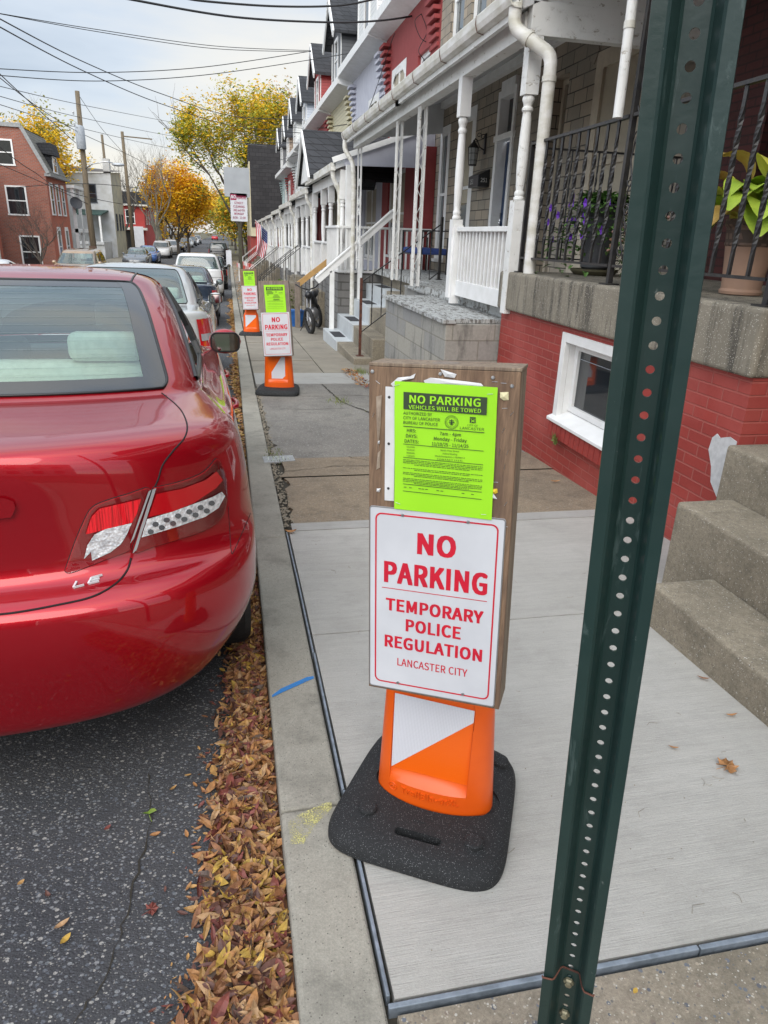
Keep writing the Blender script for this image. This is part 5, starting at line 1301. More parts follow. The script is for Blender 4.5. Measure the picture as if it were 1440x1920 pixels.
def slabm():
    m = M_('stained_cast_concrete', (.27, .24, .19), .9)
    c = m.mix(m.ramp(m.noise(2.2, 6), [(.3, 0), (.7, 1)]), (.27, .24, .185), (.17, .15, .115))
    st = m.noise(5, 6, .7, m.map((2.6, 2.6, .3))); c = m.mix(m.ramp(st, [(.47, 0), (.62, .85)]), c, (.06, .054, .044))
    for sc_, t in ((150, .42),):
        v = m.voro(sc_); wn = m.N.new('ShaderNodeTexWhiteNoise'); m.L.new(v.outputs['Color'], wn.inputs['Vector'])
        sel = m.ramp(wn.outputs['Value'], [(0, (.36, .33, .27)), (.3, (.10, .09, .08)), (.55, (.24, .2, .15)), (.8, (.45, .42, .36))], 'CONSTANT')
        c = m.mix(m.math('LESS_THAN', v.outputs['Distance'], m.math('MULTIPLY', wn.outputs['Value'], t)), c, sel)
    m.setcol(c); m.bump(m.noise(150, 5, .75), .8, .004); m.bump(m.noise(9, 4), .3, .01); return m.m
slab_m = slabm()
def flakes():
    m = M_('flaking_grey_boards', (.36, .37, .36), .8); n = m.noise(9, 8, .7, m.map((3.5, 1, 1)), dist=.6)
    c = m.mix(m.ramp(n, [(.50, 0), (.55, 1)]), (.40, .41, .40), m.mix(m.ramp(m.noise(30, 4, .6, m.map((1, 9, 1))), [(.3, 0), (.7, 1)]), (.09, .085, .08), (.20, .19, .17)))
    m.setcol(c); m.bump(n, .5, .004); return m.m
flake_m = flakes()
grey_paint = var('pale_grey_step_paint', (.50, .53, .54), (.44, .46, .47), 5, .5, .1)
tread_m = var('black_grit_tread', (.035, .035, .04), rough=.95, bump=.6, bs=300)
shade_m = var('roller_shade', (.42, .37, .28), (.36, .32, .25), 4, .8)
lace_m = var('net_curtain', (.45, .46, .45), (.36, .38, .38), 12, .8)
blue_door = var('navy_door_paint', (.018, .045, .11), (.015, .035, .09), 5, .35)
ceil_m = var('porch_ceiling_paint', (.62, .63, .63), (.55, .56, .56), 3, .7, .1, 12)
roof_m = shingle('grey_roof_shingle', (.045, .048, .055), (.075, .078, .085))

def wall_x(mb, X, y0, y1, z0, z1, ops, depth=.14, face=-1):
    """wall panel on the plane x=X with rectangular openings and their reveals"""
    ys = sorted({y0, y1, *[o[0] for o in ops], *[o[1] for o in ops]}); zs = sorted({z0, z1, *[o[2] for o in ops], *[o[3] for o in ops]})
    for a, b in zip(ys[:-1], ys[1:]):
        for c, d in zip(zs[:-1], zs[1:]):
            ym, zm = (a+b)/2, (c+d)/2
            if any(o[0] < ym < o[1] and o[2] < zm < o[3] for o in ops): continue
            mb.poly([(X, a, c), (X, b, c), (X, b, d), (X, a, d)])
    for (a, b, c, d) in ops:
        e = X+depth
        mb.poly([(X, a, c), (e, a, c), (e, a, d), (X, a, d)]); mb.poly([(X, b, c), (e, b, c), (e, b, d), (X, b, d)])
        mb.poly([(X, a, d), (e, a, d), (e, b, d), (X, b, d)]); mb.poly([(X, a, c), (e, a, c), (e, b, c), (X, b, c)])
def window_unit(parent, X, a, b, c, d, frame=white, pane=glass_dark, fw=.06, depth=.10, sashes=2, shade=None, arch=0, name='window', sill=True, mull=0):
    """frame, sashes and panes set into the opening (a,b,c,d) of a wall on x=X"""
    mb = MB(); x0, x1 = X+depth-.05, X+depth+.02
    mb.box(x0, x1, a, a+fw, c, d); mb.box(x0, x1, b-fw, b, c, d); mb.box(x0+.001, x1, a+fw, b-fw, d-fw, d); mb.box(x0+.001, x1, a+fw, b-fw, c, c+fw)
    if sashes == 2: zm = (c+d)/2; mb.box(x0+.01, x1, a+fw, b-fw, zm-.025, zm+.025)
    for k in range(mull):
        ym = a+(b-a)*(k+1)/(mull+1); mb.box(x0+.008, x1, ym-.03, ym+.03, c+fw, d-fw)
    if arch:
        n = 10; pts = [(x0-.004, a, d-arch)]+[(x0-.004, a+(b-a)*i/n, d-arch+arch*math.sin(math.pi*i/n)) for i in range(n+1)]+[(x0-.004, b, d-arch)]
        top = [(x0-.004, a, d), (x0-.004, b, d)]
        for i in range(n):
            ya, yb = a+(b-a)*i/n, a+(b-a)*(i+1)/n; za, zb = d-arch+arch*.9*math.sin(math.pi*i/n), d-arch+arch*.9*math.sin(math.pi*(i+1)/n)
            mb.poly([(x0-.003, ya, za), (x0-.003, yb, zb), (x0-.003, yb, d), (x0-.003, ya, d)])
    if sill: mb.box(X-.05, X+depth, a-.04, b+.04, c-.06, c)
    w_ = mb.build(name, frame, parent)
    mb = MB(); mb.poly([(x1-.03, a+fw*.5, c+fw*.5), (x1-.03, b-fw*.5, c+fw*.5), (x1-.03, b-fw*.5, d-fw*.5), (x1-.03, a+fw*.5, d-fw*.5)])
    mb.build('pane', pane, w_)
    if shade:
        mb = MB(); mb.poly([(x1-.034, a+fw, c+(d-c)*shade), (x1-.034, b-fw, c+(d-c)*shade), (x1-.034, b-fw, d-fw), (x1-.034, a+fw, d-fw)]); mb.build('shade', shade_m, w_)
    return w_
def twisted_bar(mb, x, y, z0, z1, w_=.017, turns=3.2, n=34):
    rows = []
    for i in range(n+1):
        t = i/n; z = z0+(z1-z0)*t; k = min(1, max(0, (t-.12)/.76)); a = turns*2*math.pi*k/2
        h = w_*.5*1.414*(1.0+.25*(1 if .15 < t < .85 else 0)); rows.append([(x+h*math.cos(a+math.pi/4+q*math.pi/2), y+h*math.sin(a+math.pi/4+q*math.pi/2), z) for q in range(5)])
    mb.grid(rows)
def turned_post(x, y, z0, z1, mat, parent, s=1.0, sq0=.95, sq1=.42, name='porch_post'):
    mb = MB(); w_ = .052*s
    mb.box(x-w_, x+w_, y-w_, y+w_, z0, z0+sq0); mb.box(x-w_, x+w_, y-w_, y+w_, z1-sq1, z1)
    za, zb = z0+sq0, z1-sq1; H = zb-za
    prof = [(.030, 0), (.044, .01), (.044, .03), (.034, .04), (.040, .06), (.040, .08), (.030, .10), (.034, .14), (.041, .30), (.043, .45), (.040, .62), (.036, .78), (.032, .84), (.043, .86), (.043, .88), (.032, .90), (.038, .93), (.046, .95), (.046, .975), (.034, 1)]
    mb.lathe((x, y, za), [(r_*s, t*H) for r_, t in prof], 16); return mb.build(name, mat, parent, smooth=True, auto=35)
def balusters(mb, p0, p1, z0, z1, n, w_=.035):
    for i in range(n):
        t = (i+.5)/n; x = p0[0]+(p1[0]-p0[0])*t; y = p0[1]+(p1[1]-p0[1])*t; mb.box(x-w_/2, x+w_/2, y-w_/2, y+w_/2, z0, z1)
def railing_white(parent, p0, p1, z0, z1, n, mat=white, th=.09, bottom=.14, name='railing'):
    mb = MB(); d = Vector((p1[0]-p0[0], p1[1]-p0[1], 0)).normalized()
    mb.beam((p0[0], p0[1], z1-.02), (p1[0], p1[1], z1-.02), th, .045); mb.beam((p0[0], p0[1], z0+bottom/2), (p1[0], p1[1], z0+bottom/2), .045, bottom)
    r = mb.build(name, mat, parent, bevel=.004)
    mb = MB(); balusters(mb, p0, p1, z0+bottom, z1-.042, n); b_ = mb.build('balusters', mat, r); return r
def downpipe(parent, pts, w_=.045, mat=None, name='downpipe'):
    mb = MB(); rings = []
    P = [Vector(p) for p in pts]
    # smooth corners
    Q = [P[0]]
    for i in range(1, len(P)-1):
        a = P[i]+(P[i-1]-P[i]).normalized()*.07; b = P[i]+(P[i+1]-P[i]).normalized()*.07
        for t in (0, .25, .5, .75, 1): Q.append((a*(1-t)+P[i]*t)*(1-t)+(P[i]*(1-t)+b*t)*t)
    Q.append(P[-1]); mb.tube(Q, w_, 12)
    o = mb.build(name, mat or gutter_m, parent, smooth=True, auto=40)
    for k, p in enumerate(P[1:-1]):
        mb = MB(); d = (P[k+2]-P[k+1]).normalized(); c = p+d*.16; mb.tube([c-d*.02, c+d*.02], w_*1.12, 12); mb.build('pipe_joint', gutter_m, o, smooth=True, auto=40)
    return o
def gutter(parent, X, y0, y1, z, r=.065, mat=None):
    mb = MB(); prof = [(-r, r*.8), (-r*1.05, r*.95), (-r*1.1, r*.8), (-r, -.1*r), (-r*.75, -.75*r), (-r*.2, -r), (r*.6, -r), (r*.62, r*.8), (r*.5, r*.8), (r*.45, -.8*r), (-r*.2, -.85*r), (-r*.7, -.5*r), (-r*.9, 0)]
    n = len(prof); a = [mb.av((X+x, y0, z+q)) for x, q in prof]; b = [mb.av((X+x, y1, z+q)) for x, q in prof]
    for i in range(n): mb.face((a[i], a[(i+1) % n], b[(i+1) % n], b[i]))
    mb.face(a); mb.face(b[::-1])
    g_ = mb.build('gutter', mat or gutter_m, parent)
    y = y0+.8
    while y < y1:
        mb = MB(); mb.tube([(X+r*.6, y, z+r*.8), (X-r*1.08, y+.01, z+r*.95), (X-r*1.12, y+.01, z), (X-r*.8, y+.01, z-r*.9), (X-r*.1, y+.01, z-r*1.08), (X+r*1.2, y+.03, z-r*1.15)], .004, 5); mb.build('gutter_strap', rust_m, g_); y += 1.15
    return g_

# ---- house A: brick base, cast slab porch ----
A = thing('row_house', 'nearest house with red painted brick base and thick concrete porch slab', 'house', (2.5, 4.7, gz(4.7)), 0, 'terraced houses on the right')
mb = MB(); wall_x(mb, 2.50, 2.965, 6.41, -.5, .892, [(4.10, 5.06, .17, .845)], .12)
mb.poly([(2.5, 2.965, -.5), (4.25, 2.965, -.5), (4.25, 2.965, .892), (2.5, 2.965, .892)]); mb.poly([(2.5, 6.41, -.5), (4.25, 6.41, -.5), (4.25, 6.41, .892), (2.5, 6.41, .892)])
mb.build('foundation_wall', brick_red, A)
mb = MB()
r = random.Random(2)
for k in range(13):   # brick on end sill course
    y = 4.06+k*.0775; mb.hexa([(2.455, y, .045+r.uniform(-.003, .003)), (2.53, y, .045), (2.53, y+.070, .045), (2.455, y+.070, .045), (2.462, y, .160), (2.53, y, .165), (2.53, y+.070, .165), (2.462, y+.070, .160)])
mb.build('sill_course', var('red_sill_brick', (.33, .04, .03), (.26, .032, .026), 30, .6, .5, 50), A, bevel=.004)
mb = MB()   # basement window frame
mb.box(2.485, 2.53, 4.095, 4.165, .185, .845); mb.box(2.485, 2.53, 4.995, 5.065, .185, .845); mb.box(2.486, 2.53, 4.165, 4.995, .775, .845)
mb.hexa([(2.445, 4.08, .160), (2.60, 4.08, .205), (2.60, 5.08, .205), (2.445, 5.08, .160), (2.445, 4.08, .185), (2.60, 4.08, .245), (2.60, 5.08, .245), (2.445, 5.08, .185)])
bw = mb.build('basement_window', white, A, bevel=.004)
mb = MB()
for (a, b, c, d) in ((4.165, 4.22, .245, .775), (4.94, 4.995, .245, .775), (4.22, 4.94, .72, .775), (4.22, 4.94, .245, .29)): mb.box(2.575, 2.615, a, b, c, d)
mb.box(2.53, 2.60, 4.160, 4.166, .22, .80); mb.box(2.53, 2.60, 4.994, 4.999, .22, .80); mb.box(2.53, 2.60, 4.166, 4.994, .774, .780); mb.build('sash', white, bw, bevel=.003)
mb = MB(); mb.poly([(2.60, 4.2, .27), (2.60, 4.96, .27), (2.60, 4.96, .75), (2.60, 4.2, .75)]); mb.build('pane', glass_dark, bw)
mb = MB(); mb.box(2.596, 2.598, 4.22, 4.94, .655, .66); mb.build('glazing_edge', M_('pale_edge', (.3, .33, .36), .3).m, bw)
mb = MB(); n = 9
mb.box(2.45, 4.2, 2.94, 6.43, .893, 1.222); mb.build('porch_slab', slab_m, A, bevel=.022, seg=3)
for nm, (x0, x1, y1, top, bt) in enumerate(((1.775, 2.09, 2.44, .088, -.5), (2.09, 2.40, 2.80, .325, -.5), (2.40, 2.72, 2.925, .568, -.5), (2.72, 3.04, 2.925, .80, -.5), (3.04, 4.2, 2.925, 1.02, -.5))):
    mb = MB(); mb.box(x0, x1, .2+.003*nm, y1, bt, top); mb.build('step', conc_old, A, bevel=.018, seg=3)
mb = MB(); r = random.Random(6); pts = []     # ragged pale render patch at the step's end
for (y, z) in ((2.98, .30), (3.03, .28), (3.10, .34), (3.12, .42), (3.17, .50), (3.16, .57), (3.13, .60), (3.10, .585), (3.03, .61), (2.975, .60), (2.97, .45)): pts.append((2.494, y, z-.035))
mb.prism(pts, (.004, 0, 0)); mb.build('render_patch', var('white_render_patch', (.55, .55, .55), (.45, .45, .45), 30, .9, .5, 60), A)
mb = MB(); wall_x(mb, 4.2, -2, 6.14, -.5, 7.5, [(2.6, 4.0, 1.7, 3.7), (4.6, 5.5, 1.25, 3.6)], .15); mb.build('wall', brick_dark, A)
window_unit(A, 4.2, 2.6, 4.0, 1.7, 3.7, arch=.35); 
mb = MB(); mb.box(4.33, 4.38, 4.6, 5.5, 1.25, 3.6); mb.build('front_door', var('dark_door', (.05, .02, .018), rough=.5), A)
mb = MB(); mb.box(2.3, 4.2, -2, 6.12, 3.75, 3.85); mb.build('porch_roof', ceil_m, A)
mb = MB(); mb.box(2.42, 2.62, -2, 6.1, 3.45, 3.75); mb.build('porch_beam', white_old, A)
# iron railing
def iron_panel(parent, y0, y1, X, n, zt=2.245, zb=1.345, name='iron_railing', posts=()):
    mb = MB(); mb.beam((X, y0, zt), (X, y1, zt), .036, .020); o = mb.build(name, black_iron, parent)
    mb = MB(); mb.beam((X, y0, zb), (X, y1, zb), .032, .016); mb.build('bottom_rail', black_iron, o)
    for k in range(n):
        mb = MB(); y = y0+(y1-y0)*(k+1)/(n+1); twisted_bar(mb, X, y, zb, zt); mb.build('twisted_baluster', black_iron, o)
    return o
iron_panel(A, 4.62, 6.17, 2.55, 10); iron_panel(A, 3.08, 4.56, 2.55, 9)
for y in (6.19, 4.59, 3.05):
    mb = MB(); mb.box(2.533, 2.567, y-.017, y+.017, 1.224, 2.27 if y != 4.59 else 3.45); mb.box(2.50, 2.60, y-.05, y+.05, 1.2225, 1.232); mb.build('iron_post', black_iron, A)
mb = MB(); mb.box(2.535, 2.565, 4.285, 4.315, 1.35, 3.45); mb.build('iron_post', black_iron, A)
def scroll_pts(X, yc, zc, w_, h_, flip=1):
    out_ = []
    for i in range(22):   # s-curve ending in spirals
        t = i/21; a = math.pi*2.2*t; rr = (1-t)*.5+.08; out_.append((X, yc+flip*w_*.5*(rr*math.cos(a)), zc+h_*.5*(rr*math.sin(a))*.9))
    return out_
def iron_column(parent, X, y0, y1, z0, z1, mat=black_iron, step=.42, r_=.006, name='scrollwork'):
    z = z0
    while z+step <= z1+.01:
        mb = MB(); ym = (y0+y1)/2; w_ = (y1-y0)
        for f in (-1, 1):
            P = [(X, ym+f*w_*.03, z+.02), (X, ym+f*w_*.22, z+step*.25), (X, ym+f*w_*.38, z+step*.5), (X, ym+f*w_*.30, z+step*.75), (X, ym+f*w_*.02, z+step-.02)]
            mb.tube(P, r_, 5)
            mb.tube([(X, ym+f*w_*(.24+.16*math.cos(a)*(1-a/9)), z+step*(.78+.20*math.sin(a)*(1-a/9)*.6)) for a in np.linspace(0, 7, 16)], r_*.85, 5)
            mb.tube([(X, ym+f*w_*(.24+.16*math.cos(a)*(1-a/9)), z+step*(.22-.20*math.sin(a)*(1-a/9)*.6)) for a in np.linspace(0, 7, 16)], r_*.85, 5)
        mb.build(name, mat, parent, smooth=True); z += step
iron_column(A, 2.55, 4.315, 4.573, 1.36, 3.45)
iron_column(A, 2.55, 4.315, 4.573, 1.50, 2.2, r_=.005)
downpipe(A, [(2.48, 4.70, 3.6), (2.48, 4.68, 2.9), (2.48, 4.66, 2.235)], .032, white_old, 'white_conduit')
mb = MB(); mb.beam((2.55, 6.19, 2.22), (4.2, 6.19, 2.22), .02, .016); mb.beam((2.55, 6.19, 1.345), (4.2, 6.19, 1.345), .02, .012); lr = mb.build('iron_railing', black_iron, A)
for k in range(12):
    mb = MB(); twisted_bar(mb, 2.67+k*.125, 6.19, 1.345, 2.22, .011); mb.build('twisted_baluster', black_iron, lr)

# ---- houses B and C share one long porch roof ----
def arch_stones(parent, X, a, b, z, mat): 
    mb = MB(); n = 9; m_ = (a+b)/2; R = (b-a)*.62
    for i in range(n):
        t0 = math.pi*(.15+.7*i/n); t1 = math.pi*(.15+.7*(i+.93)/n); p = []
        for t, rr in ((t0, R), (t1, R), (t1, R+.22), (t0, R+.22)): p.append((X-.012, m_-rr*math.cos(t), z-R*.55+rr*math.sin(t)*.9))
        mb.prism(p, (.02, 0, 0))
    return mb.build('arch_stones', mat, parent)
XW = 4.2; zfB = .86
B_ = thing('row_house', 'second house, tan stone front, white spindle railing and stained block bay', 'house', (2.5, 8.5, gz(8.5)), 0, 'terraced houses on the right')
opsB = [(7.3, 8.55, 1.2, 3.5), (9.25, 9.75, .88, 3.45), (7.2, 8.2, 4.9, 6.6), (9.0, 9.9, 4.9, 6.6)]
mb = MB(); wall_x(mb, XW, 6.15, 10.45, -1, 7.4, opsB, .2); mb.build('wall', stone_m, B_)
window_unit(B_, XW, *opsB[0], frame=wood_trim, pane=glass_mid, fw=.17, depth=.05, shade=.05, arch=.3, mull=0)
window_unit(B_, XW, *opsB[1], frame=wood_trim, pane=glass_dark, fw=.07, depth=.2, sashes=0, sill=False, name='transom_door')
for o_ in opsB[2:]: window_unit(B_, XW, *o_, shade=.5)
arch_stones(B_, XW, 7.3, 8.55, 3.5, stone_m)
C_ = thing('row_house', 'third house, tan stone front with navy door, lantern and black mailbox', 'house', (2.5, 12.8, gz(12.8)), 0, 'terraced houses on the right')
opsC = [(10.93, 11.68, .88, 3.72), (12.75, 13.75, 1.1, 3.6), (14.25, 14.9, 1.1, 3.5), (12.7, 13.5, 4.75, 6.3), (13.9, 14.7, 4.75, 6.3), (11.0, 11.8, 4.75, 6.3)]
mb = MB(); wall_x(mb, XW, 10.452, 15.35, -1.2, 7.4, opsC, .22); mb.build('wall', stone_m, C_)
mb = MB(); mb.box(XW-.03, XW+.2, 10.935, 11.02, .88, 3.6); mb.box(XW-.03, XW+.2, 11.57, 11.675, .88, 3.6); mb.box(XW-.03, XW+.2, 11.02, 11.57, 3.5, 3.72); mb.box(XW-.045, XW+.1, 10.9, 11.71, 2.92, 3.0); mb.build('door_frame', white, C_)
mb = MB(); mb.box(XW+.13, XW+.17, 11.02, 11.57, .88, 2.92); dr = mb.build('front_door', blue_door, C_, bevel=.004)
mb = MB(); mb.ball((XW+.10, 11.50, 1.75), .028, 10); mb.beam((XW+.115, 11.52, 1.6), (XW+.115, 11.52, 1.9), .03, .012); mb.build('door_handle', chrome, dr, smooth=True)
mb = MB(); mb.poly([(XW+.12, 11.02, 3.0), (XW+.12, 11.57, 3.0), (XW+.12, 11.57, 3.5), (XW+.12, 11.02, 3.5)]); mb.build('transom_pane', glass_dark, C_)
window_unit(C_, XW, *opsC[1], fw=.20, depth=.045, pane=glass_mid, arch=.26, shade=.4); window_unit(C_, XW, *opsC[2], fw=.16, depth=.045, pane=glass_mid, arch=.24)
for o_ in opsC[3:]: window_unit(C_, XW, *o_, pane=glass_mid)
mb = MB(); mb.hexa([(XW-.20, 11.85, 2.29), (XW-.005, 11.85, 2.29), (XW-.005, 12.35, 2.29), (XW-.20, 12.35, 2.29), (XW-.20, 11.85, 2.46), (XW-.005, 11.85, 2.56), (XW-.005, 12.35, 2.56), (XW-.20, 12.35, 2.46)])
mbx = mb.build('mailbox', var('black_mailbox', (.02, .02, .022), rough=.35), C_, bevel=.012)
mb = MB(); T = Matrix.Translation((XW-.203, 12.16, 2.37)) @ Matrix.Rotation(R_(-90), 4, 'Z'); mb.T = T; put_text(mb, '251', 0, -.03, .16, .075, y=0, bold=.02, align='c'); mb.build('house_number', var('pale_number', (.6, .6, .58), rough=.5), mbx)
mb = MB(); mb.T = Matrix.Translation((XW-.1, 11.848, 2.39)); put_text(mb, '251', 0, -.03, .11, .06, y=0, bold=.02, align='c'); mb.build('house_number', bpy.data.materials['pale_number'], mbx)
# wall lantern
ln_ = thing('wall_lantern', 'black caged wall lantern on the stone beside the navy door', 'lantern', (XW, 12.2, 2.95))
ly, lx = 12.2, XW-.20
mb = MB(); mb.box(XW-.02, XW-.001, ly-.04, ly+.04, 2.80, 3.10)
mb.tube([(XW-.02, ly, 2.86), (XW-.10, ly, 2.90), (XW-.15, ly, 3.0), (XW-.18, ly, 3.02), (lx, ly, 2.98)], .010, 6)
mb.tube([(XW-.05+.045*math.cos(a)*(1-a/10), ly, 3.05+.045*math.sin(a)*(1-a/10)) for a in np.linspace(0, 7, 18)], .007, 5); mb.tube([(XW-.12+.04*math.cos(a)*(1-a/10), ly, 3.07+.04*math.sin(a)*(1-a/10)) for a in np.linspace(0, 7, 18)], .006, 5); mb.build('bracket', black_iron, ln_, smooth=True)
mb = MB(); mb.lathe((lx, ly, 2.88), [(.10, 0), (.06, .05), (.02, .09), (.012, .12)], 8); mb.lathe((lx, ly, 2.62), [(.065, 0), (.07, .012), (.07, .018)], 8)
for k in range(8): a = math.pi*k/4; mb.tube([(lx+.066*math.cos(a), ly+.066*math.sin(a), 2.635), (lx+.088*math.cos(a), ly+.088*math.sin(a), 2.885)], .004, 4)
for z, rr in ((2.70, .072), (2.80, .081)): mb.tube([(lx+rr*math.cos(a), ly+rr*math.sin(a), z) for a in np.linspace(0, 2*math.pi, 9)], .0035, 4)
mb.build('cage', black_iron, ln_)
mb = MB(); mb.lathe((lx, ly, 2.64), [(.055, 0), (.075, .24)], 8); mb.build('lantern_glass', lace_m, ln_)
# porch floor, ceiling, roof
for hh, y0, y1 in ((B_, 6.44, 10.45), (C_, 10.452, 15.0)):
    mb = MB(); mb.box(2.62 if hh is B_ else 2.95, 4.2, y0, y1, zfB-.10, zfB); mb.build('porch_floor', flake_m, hh)
    mb = MB(); mb.hexa([(2.36, y0-.24 if hh is B_ else y0, 3.19), (4.2, y0-.24 if hh is B_ else y0, 3.95), (4.2, y1-.18 if hh is C_ else y1, 3.95), (2.36, y1-.18 if hh is C_ else y1, 3.19), (2.28, y0-.24 if hh is B_ else y0, 3.27), (4.2, y0-.24 if hh is B_ else y0, 4.07), (4.2, y1-.18 if hh is C_ else y1, 4.07), (2.28, y1-.18 if hh is C_ else y1, 3.27)]); mb.build('porch_roof', [ceil_m], hh)
    mb = MB(); ya, yb = (6.3, y1) if hh is B_ else (y0, 14.7)
    mb.box(2.42, 2.56, ya, yb, 3.03, 3.20); mb.build('porch_beam', white_old, hh, bevel=.004)
    mb = MB(); mb.box(4.10, 4.199, ya, yb, 3.80, 3.92); mb.build('ceiling_moulding', white, hh)
    mb = MB(); mb.box(2.30, 2.34, ya-.1, yb+.1, 3.13, 3.26); mb.build('fascia_board', white_old, hh)
mb = MB(); mb.poly([(2.3, 14.84, 3.18), (4.2, 14.84, 3.40), (4.2, 14.84, 4.0), (2.3, 14.84, 3.22)]); mb.poly([(2.3, 14.80, 3.18), (4.2, 14.80, 3.40), (4.2, 14.80, 4.0), (2.3, 14.80, 3.22)]); mb.poly([(2.3, 14.84, 3.18), (4.2, 14.84, 3.40), (4.2, 14.80, 3.40), (2.3, 14.80, 3.18)]); mb.build('end_panel', ceil_m, C_)
mb = MB(); mb.hexa([(2.44, 6.20, 3.02), (4.2, 6.20, 3.02), (4.2, 6.30, 3.02), (2.44, 6.30, 3.02), (2.44, 6.20, 3.25), (4.2, 6.20, 3.25), (4.2, 6.30, 3.25), (2.44, 6.30, 3.25)]); mb.build('gable_beam', white_old, B_, bevel=.003)
mb = MB(); mb.prism([(2.44, 6.22, 3.252), (4.2, 6.22, 3.252), (4.2, 6.22, 3.95)], (0, .05, 0)); mb.build('gable_panel', white_old, B_)
gutter(B_, 2.29, 6.16, 10.5, 3.245); gutter(C_, 2.29, 10.505, 14.95, 3.245)
downpipe(B_, [(2.30, 6.22, 3.22), (2.30, 6.22, 3.06), (2.54, 5.97, 2.84), (2.555, 5.99, .98)], .052)
downpipe(C_, [(2.28, 14.85, 3.18), (2.27, 14.84, 3.02), (2.42, 14.74, 2.78), (2.44, 14.72, 2.4), (2.44, 14.70, -.2)], .045)
turned_post(2.50, 6.26, zfB, 3.03, white_old, B_, 1.1); turned_post(2.47, 7.95, zfB, 3.03, white, B_, 1.1, .82, .36)
mb = MB(); mb.box(2.43, 2.53, 7.86, 7.91, zfB-.06, 1.62); mb.build('railing_post', white, B_)
railing_white(B_, (2.50, 6.36), (2.50, 7.86), zfB+.03, 1.60, 14, bottom=.16)
railing_white(B_, (2.50, 10.3), (4.2, 10.3), zfB+.05, 1.55, 10, name='divider_railing') if False else None
# block bay with flaking board top
mb = MB(); mb.box(1.97, 2.60, 6.44, 9.15, -.6, .735); mb.box(2.60, 2.66, 6.44, 9.5, -.6, .75); mb.build('block_bay', block_m, B_, bevel=.008)
for k in range(5):
    mb = MB(); x0 = 1.93+k*.135; mb.box(x0, x0+.131, 6.47 if k else 6.42, 9.25, .738, .775+.004*(k % 2)); mb.build('bay_board', flake_m, B_, bevel=.003)
mb = MB(); mb.box(2.61, 2.70, 6.44, 10.9, .776, .80); mb.build('bay_board', flake_m, B_)
# concrete stoop B and painted stoop C
mb = MB(); mb.box(2.68, 2.95, 9.2, 11.1, -.7, .76); mb.build('porch_base', block_m, C_)
tops = (-.36, -.06, .26, .56)
for k, t in enumerate(tops):
    x0 = 1.90+k*.30
    mb = MB(); mb.box(x0, x0+.30, 11.15, 13.0, -1, t); mb.build('step', conc_old, B_, bevel=.015, seg=3)
    mb = MB(); mb.box(x0-.02, x0+.28, 13.003, 14.95, -1, t+.01); st_ = mb.build('painted_step', grey_paint, C_, bevel=.006)
    mb = MB(); mb.box(x0+.03, x0+.24, 13.55, 14.35, t+.0105, t+.0145); mb.build('tread_strip', tread_m, st_)
mb = MB(); mb.box(3.10, 3.3, 11.152, 14.99, -1, .853); mb.build('porch_base', conc_old, C_)
# rusty hand rail
mb = MB(); mb.box(2.02, 2.06, 11.38, 11.42, -.36, .86); mb.box(1.98, 2.10, 11.34, 11.46, -.36, -.352); mb.build('rusty_newel', rust_m, B_)
mb = MB(); mb.box(3.29, 3.33, 11.38, 11.42, .86, 1.80); mb.box(3.27, 3.35, 11.36, 11.44, .86, .875); mb.build('iron_newel', black_iron, B_)
mb = MB(); mb.beam((2.05, 11.40, .80), (3.31, 11.40, 1.70), .03, .016); mb.beam((2.05, 11.40, .02), (3.31, 11.40, .98), .022, .014); hr = mb.build('hand_rail', black_iron, B_)
for k in range(7):
    mb = MB(); x = 2.22+k*.155; twisted_bar(mb, x, 11.40, .02+(x-2.05)*.762, .80+(x-2.05)*.714, .012); mb.build('twisted_baluster', black_iron, hr)
# white timber hand rail
mb = MB(); mb.beam((1.72, 14.75, .60), (3.25, 14.75, 1.93), .10, .13); mb.beam((1.70, 14.75, .672), (3.27, 14.75, 2.0), .14, .03); mb.build('timber_handrail', white, C_, bevel=.004)
for x, z0, z1 in ((2.03, -.35, .80), (2.60, .0, 1.28)):
    mb = MB(); mb.box(x-.045, x+.045, 14.70, 14.79, z0, z1); mb.build('handrail_post', white, C_, bevel=.003)
# slim iron porch posts
def lattice_post(X, y, z0, z1, w_, parent, scroll=False):
    if scroll:
        for yy_ in (y-w_/2, y+w_/2):
            mb = MB(); mb.box(X-.014, X+.014, yy_-.014, yy_+.014, z0, z1); mb.build('iron_porch_post', white, parent)
        iron_column(parent, X, y-w_/2, y+w_/2, z0+.1, z1, white, .52, .007, 'white_scrollwork')
    else:
        mb = MB()
        for a, b in ((-1, -1), (-1, 1), (1, 1), (1, -1)): mb.box(X+a*w_/2-.011, X+a*w_/2+.011, y+b*w_/2-.011, y+b*w_/2+.011, z0, z1)
        z = z0+.1; k = 0
        while z < z1-.16:
            s = 1 if k % 2 else -1; mb.beam((X-w_/2, y-s*w_/2, z), (X-w_/2, y+s*w_/2, z+.16), .006, .016); mb.beam((X-s*w_/2, y-w_/2, z), (X+s*w_/2, y-w_/2, z+.16), .016, .006); z += .16; k += 1
        mb.build('iron_porch_post', white_old, parent)
lattice_post(2.49, 9.75, zfB, 3.03, .085, B_); lattice_post(2.49, 11.05, zfB, 3.03, .07, C_)
lattice_post(2.52, 14.55, zfB, 3.03, .34, C_, True)
